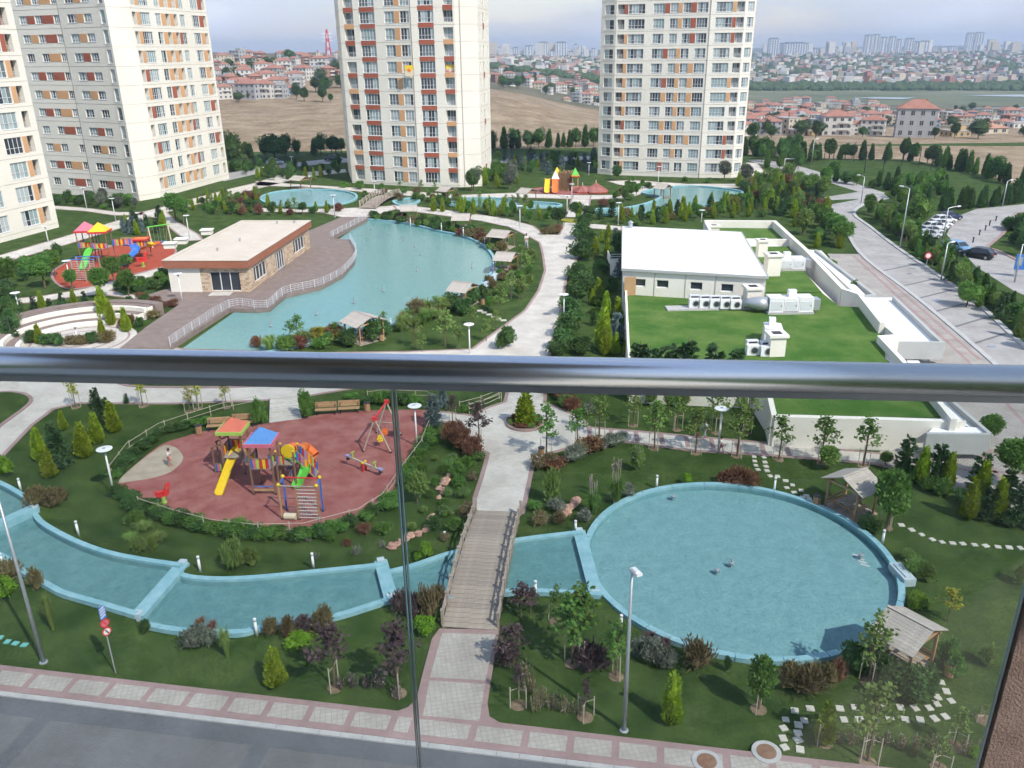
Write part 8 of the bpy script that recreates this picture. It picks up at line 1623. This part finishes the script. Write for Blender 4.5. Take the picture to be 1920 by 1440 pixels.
# low bollards in the car park
for k, (a, b) in enumerate(((1824, 455), (1836, 441), (1847, 432), (1855, 423), (1867, 414))):
    q = W(a, b, 0.03); e = empty('parking_post', q, 0, '%s from the left of five short dark posts in the car park' % ORD[k], 'post', 'short car park posts'); MB().tube([(0, 0, 0), (0, 0, 0.7)], 0.1, 8).build('post', M['dark_metal'], e); MB().lathe([(0.16, 0.68), (0.14, 0.82), (0.05, 0.86)], (0, 0, 0), 8).build('cap', M['dark_metal'], e)
# ------------------------------------------------------------------ the balcony the picture is taken from
rz_ = H - 0.55
ra, rb = W(-60, 675.5, rz_), W(1990, 716, rz_); rd = (rb - ra).normalized(); ra = ra - rd * 1.5; rb0 = rb + rd * 0.12
rn = Vector((rd.y, -rd.x, 0))            # towards the camera
ang = math.atan2(rd.y, rd.x)
e = empty('handrail', ra, 0, 'round satin steel handrail on top of the glass balustrade', 'handrail')
MB().tube([(0, 0, 0), rb0 - ra], 0.0285, 40).build('tube', M['steel'], e, smooth=True)
MB().bar(Vector((0, 0, -0.0305)), rb0 - ra + Vector((0, 0, -0.0305)), 0.03, 0.012).build('glass_channel', M['galv'], e)
gm = bpy.data.materials.new('glass_sheet'); gm.use_nodes = True; n = gm.node_tree.nodes; l = gm.node_tree.links; n.clear()
tr_ = n.new('ShaderNodeBsdfTransparent'); tr_.inputs['Color'].default_value = (0.715, 0.75, 0.745, 1)
gl_ = n.new('ShaderNodeBsdfGlossy'); gl_.inputs['Roughness'].default_value = 0.02; fr_ = n.new('ShaderNodeFresnel'); fr_.inputs['IOR'].default_value = 1.45
ms = n.new('ShaderNodeMixShader'); om = n.new('ShaderNodeOutputMaterial')
l.new(fr_.outputs[0], ms.inputs['Fac']); l.new(tr_.outputs[0], ms.inputs[1]); l.new(gl_.outputs[0], ms.inputs[2]); l.new(ms.outputs[0], om.inputs['Surface']); M['glass_sheet'] = gm
mat('glass_edge', (0.34, 0.42, 0.40), 0.2, spec=0.6); mat('seal', (0.22, 0.25, 0.24), 0.5); mat('balcony_render', (0.30, 0.26, 0.21), 0.9)
def on_rail(px, py):
    """point of the glass plane seen at this pixel"""
    d = fw * F + rt * (px - 960) + dn * (py - 720); nn = Vector((-rd.y, rd.x, 0)); t = (ra - Vector((0, 0, H))).dot(nn) / d.dot(nn); return Vector((0, 0, H)) + d * t
js = (on_rail(741, 780) - ra).dot(rd); es = (on_rail(1862, 1330) - ra).dot(rd)
zg0, zg1 = H - 1.82, rz_ - 0.028
for k, (s0, s1, lb) in enumerate(((0.0, js - 0.003, 'left clear glass panel below the handrail'), (js + 0.003, es, 'right clear glass panel below the handrail'))):
    g = empty('glass_panel', ra + rd * s0 + Vector((0, 0, zg0 - ra.z)), ang, lb, 'glass panel'); L = s1 - s0
    MB().add([(0, 0, 0), (L, 0, 0), (L, 0, zg1 - zg0), (0, 0, zg1 - zg0)], [(0, 1, 2, 3)]).build('pane', M['glass_sheet'], g)
    for x in ((0.001, L - 0.001) if k else (L - 0.001,)): MB().box((x, 0.001, (zg1 - zg0) / 2), (0.002, 0.010, zg1 - zg0)).build('glass_edge', M['glass_edge'], g)
    MB().box((L / 2, 0, -0.04), (L, 0.05, 0.08)).build('base_channel', M['galv'], g)
sl_ = tag(MB().box((0, 0, (zg1 - zg0) / 2), (0.0014, 0.005, zg1 - zg0)).build('joint_seal', M['seal'], None, ra + rd * js + Vector((0, 0, zg0 - ra.z)), ang), 'thin dark seal in the joint between the two glass panels', 'seal')
mat('brown_render', (0.17, 0.12, 0.10), 0.95, (0.23, 0.17, 0.145), 14, 0.35, 160)
pw = empty('balcony_pillar', ra + rd * (es + 0.004) + Vector((0, 0, H - 3 - ra.z)), ang, 'brown rough rendered wall end at the lower right corner', 'pillar')
MB().box((0.45, 0.0, 1.22), (0.9, 0.024, 2.42)).build('wall', M['brown_render'], pw)
MB().box((0.46, 0.0, 2.445), (0.9, 0.05, 0.03)).build('coping', M['brown_render'], pw)
bf = ra + rd * 2.0
o = MB().prism([bf - rd * 2.6 - rn * 0.06, bf + rd * 3.2 - rn * 0.06, bf + rd * 3.2 + rn * 2.2, bf - rd * 2.6 + rn * 2.2], H - 2.1, H - 1.9).build('balcony_floor', M['white_wall']); struct(o, 'floor slab of the balcony')
o = MB().prism([bf - rd * 2.6 + rn * 2.2, bf + rd * 3.2 + rn * 2.2, bf + rd * 3.2 + rn * 2.5, bf - rd * 2.6 + rn * 2.5], H - 2.1, H + 1.25).build('balcony_wall', M['balcony_render']); struct(o, 'rendered house wall behind the balcony')
o = MB().prism([bf - rd * 2.6 - rn * 0.1, bf + rd * 3.2 - rn * 0.1, bf + rd * 3.2 + rn * 2.5, bf - rd * 2.6 + rn * 2.5], H + 1.25, H + 1.45).build('added_ceiling', M['balcony_render']); struct(o, 'unseen slab added overhead to cut the sky mirrored in the handrail')  # unseen slab, added so the handrail mirrors sky only along its top
q = bf + rd * 1.2 + rn * 2.17; dr = empty('added_door', Vector((q.x, q.y, H - 1.9)), ang, 'dark glazed door added behind the camera for a dark handrail reflection', 'door')  # unseen door, added to give the handrail a dark streak of reflection
MB().box((0, 0, 1.1), (1.6, 0.04, 2.2)).build('pane', M['pane_dark'], dr)
for x in (-0.8, 0, 0.8): MB().box((x, -0.0, 1.1), (0.07, 0.09, 2.2)).build('frame', M['dark_metal'], dr)
# ------------------------------------------------------------------ haze in the valley air
HZ0 = min(v[2] for v in TERV) - 3; HZT = max([60] + [v[2] for v in TERV]); HZT
hz_ = MB().box((0, 2480, (HZ0 + 84) / 2), (16000, 5200, 84 - HZ0)).build('haze', None); hz_.data.materials.clear()
hm = bpy.data.materials.new('haze'); hm.use_nodes = True; n = hm.node_tree.nodes; l = hm.node_tree.links; n.clear()
pv = n.new('ShaderNodeVolumePrincipled'); pv.inputs['Color'].default_value = (0.62, 0.78, 1.0, 1); pv.inputs['Density'].default_value = 0.00021; pv.inputs['Anisotropy'].default_value = 0.2
om = n.new('ShaderNodeOutputMaterial'); l.new(pv.outputs[0], om.inputs['Volume']); hz_.data.materials.append(hm)
tag(hz_, 'pale blue haze in the air over the valley', 'haze', kind='stuff')
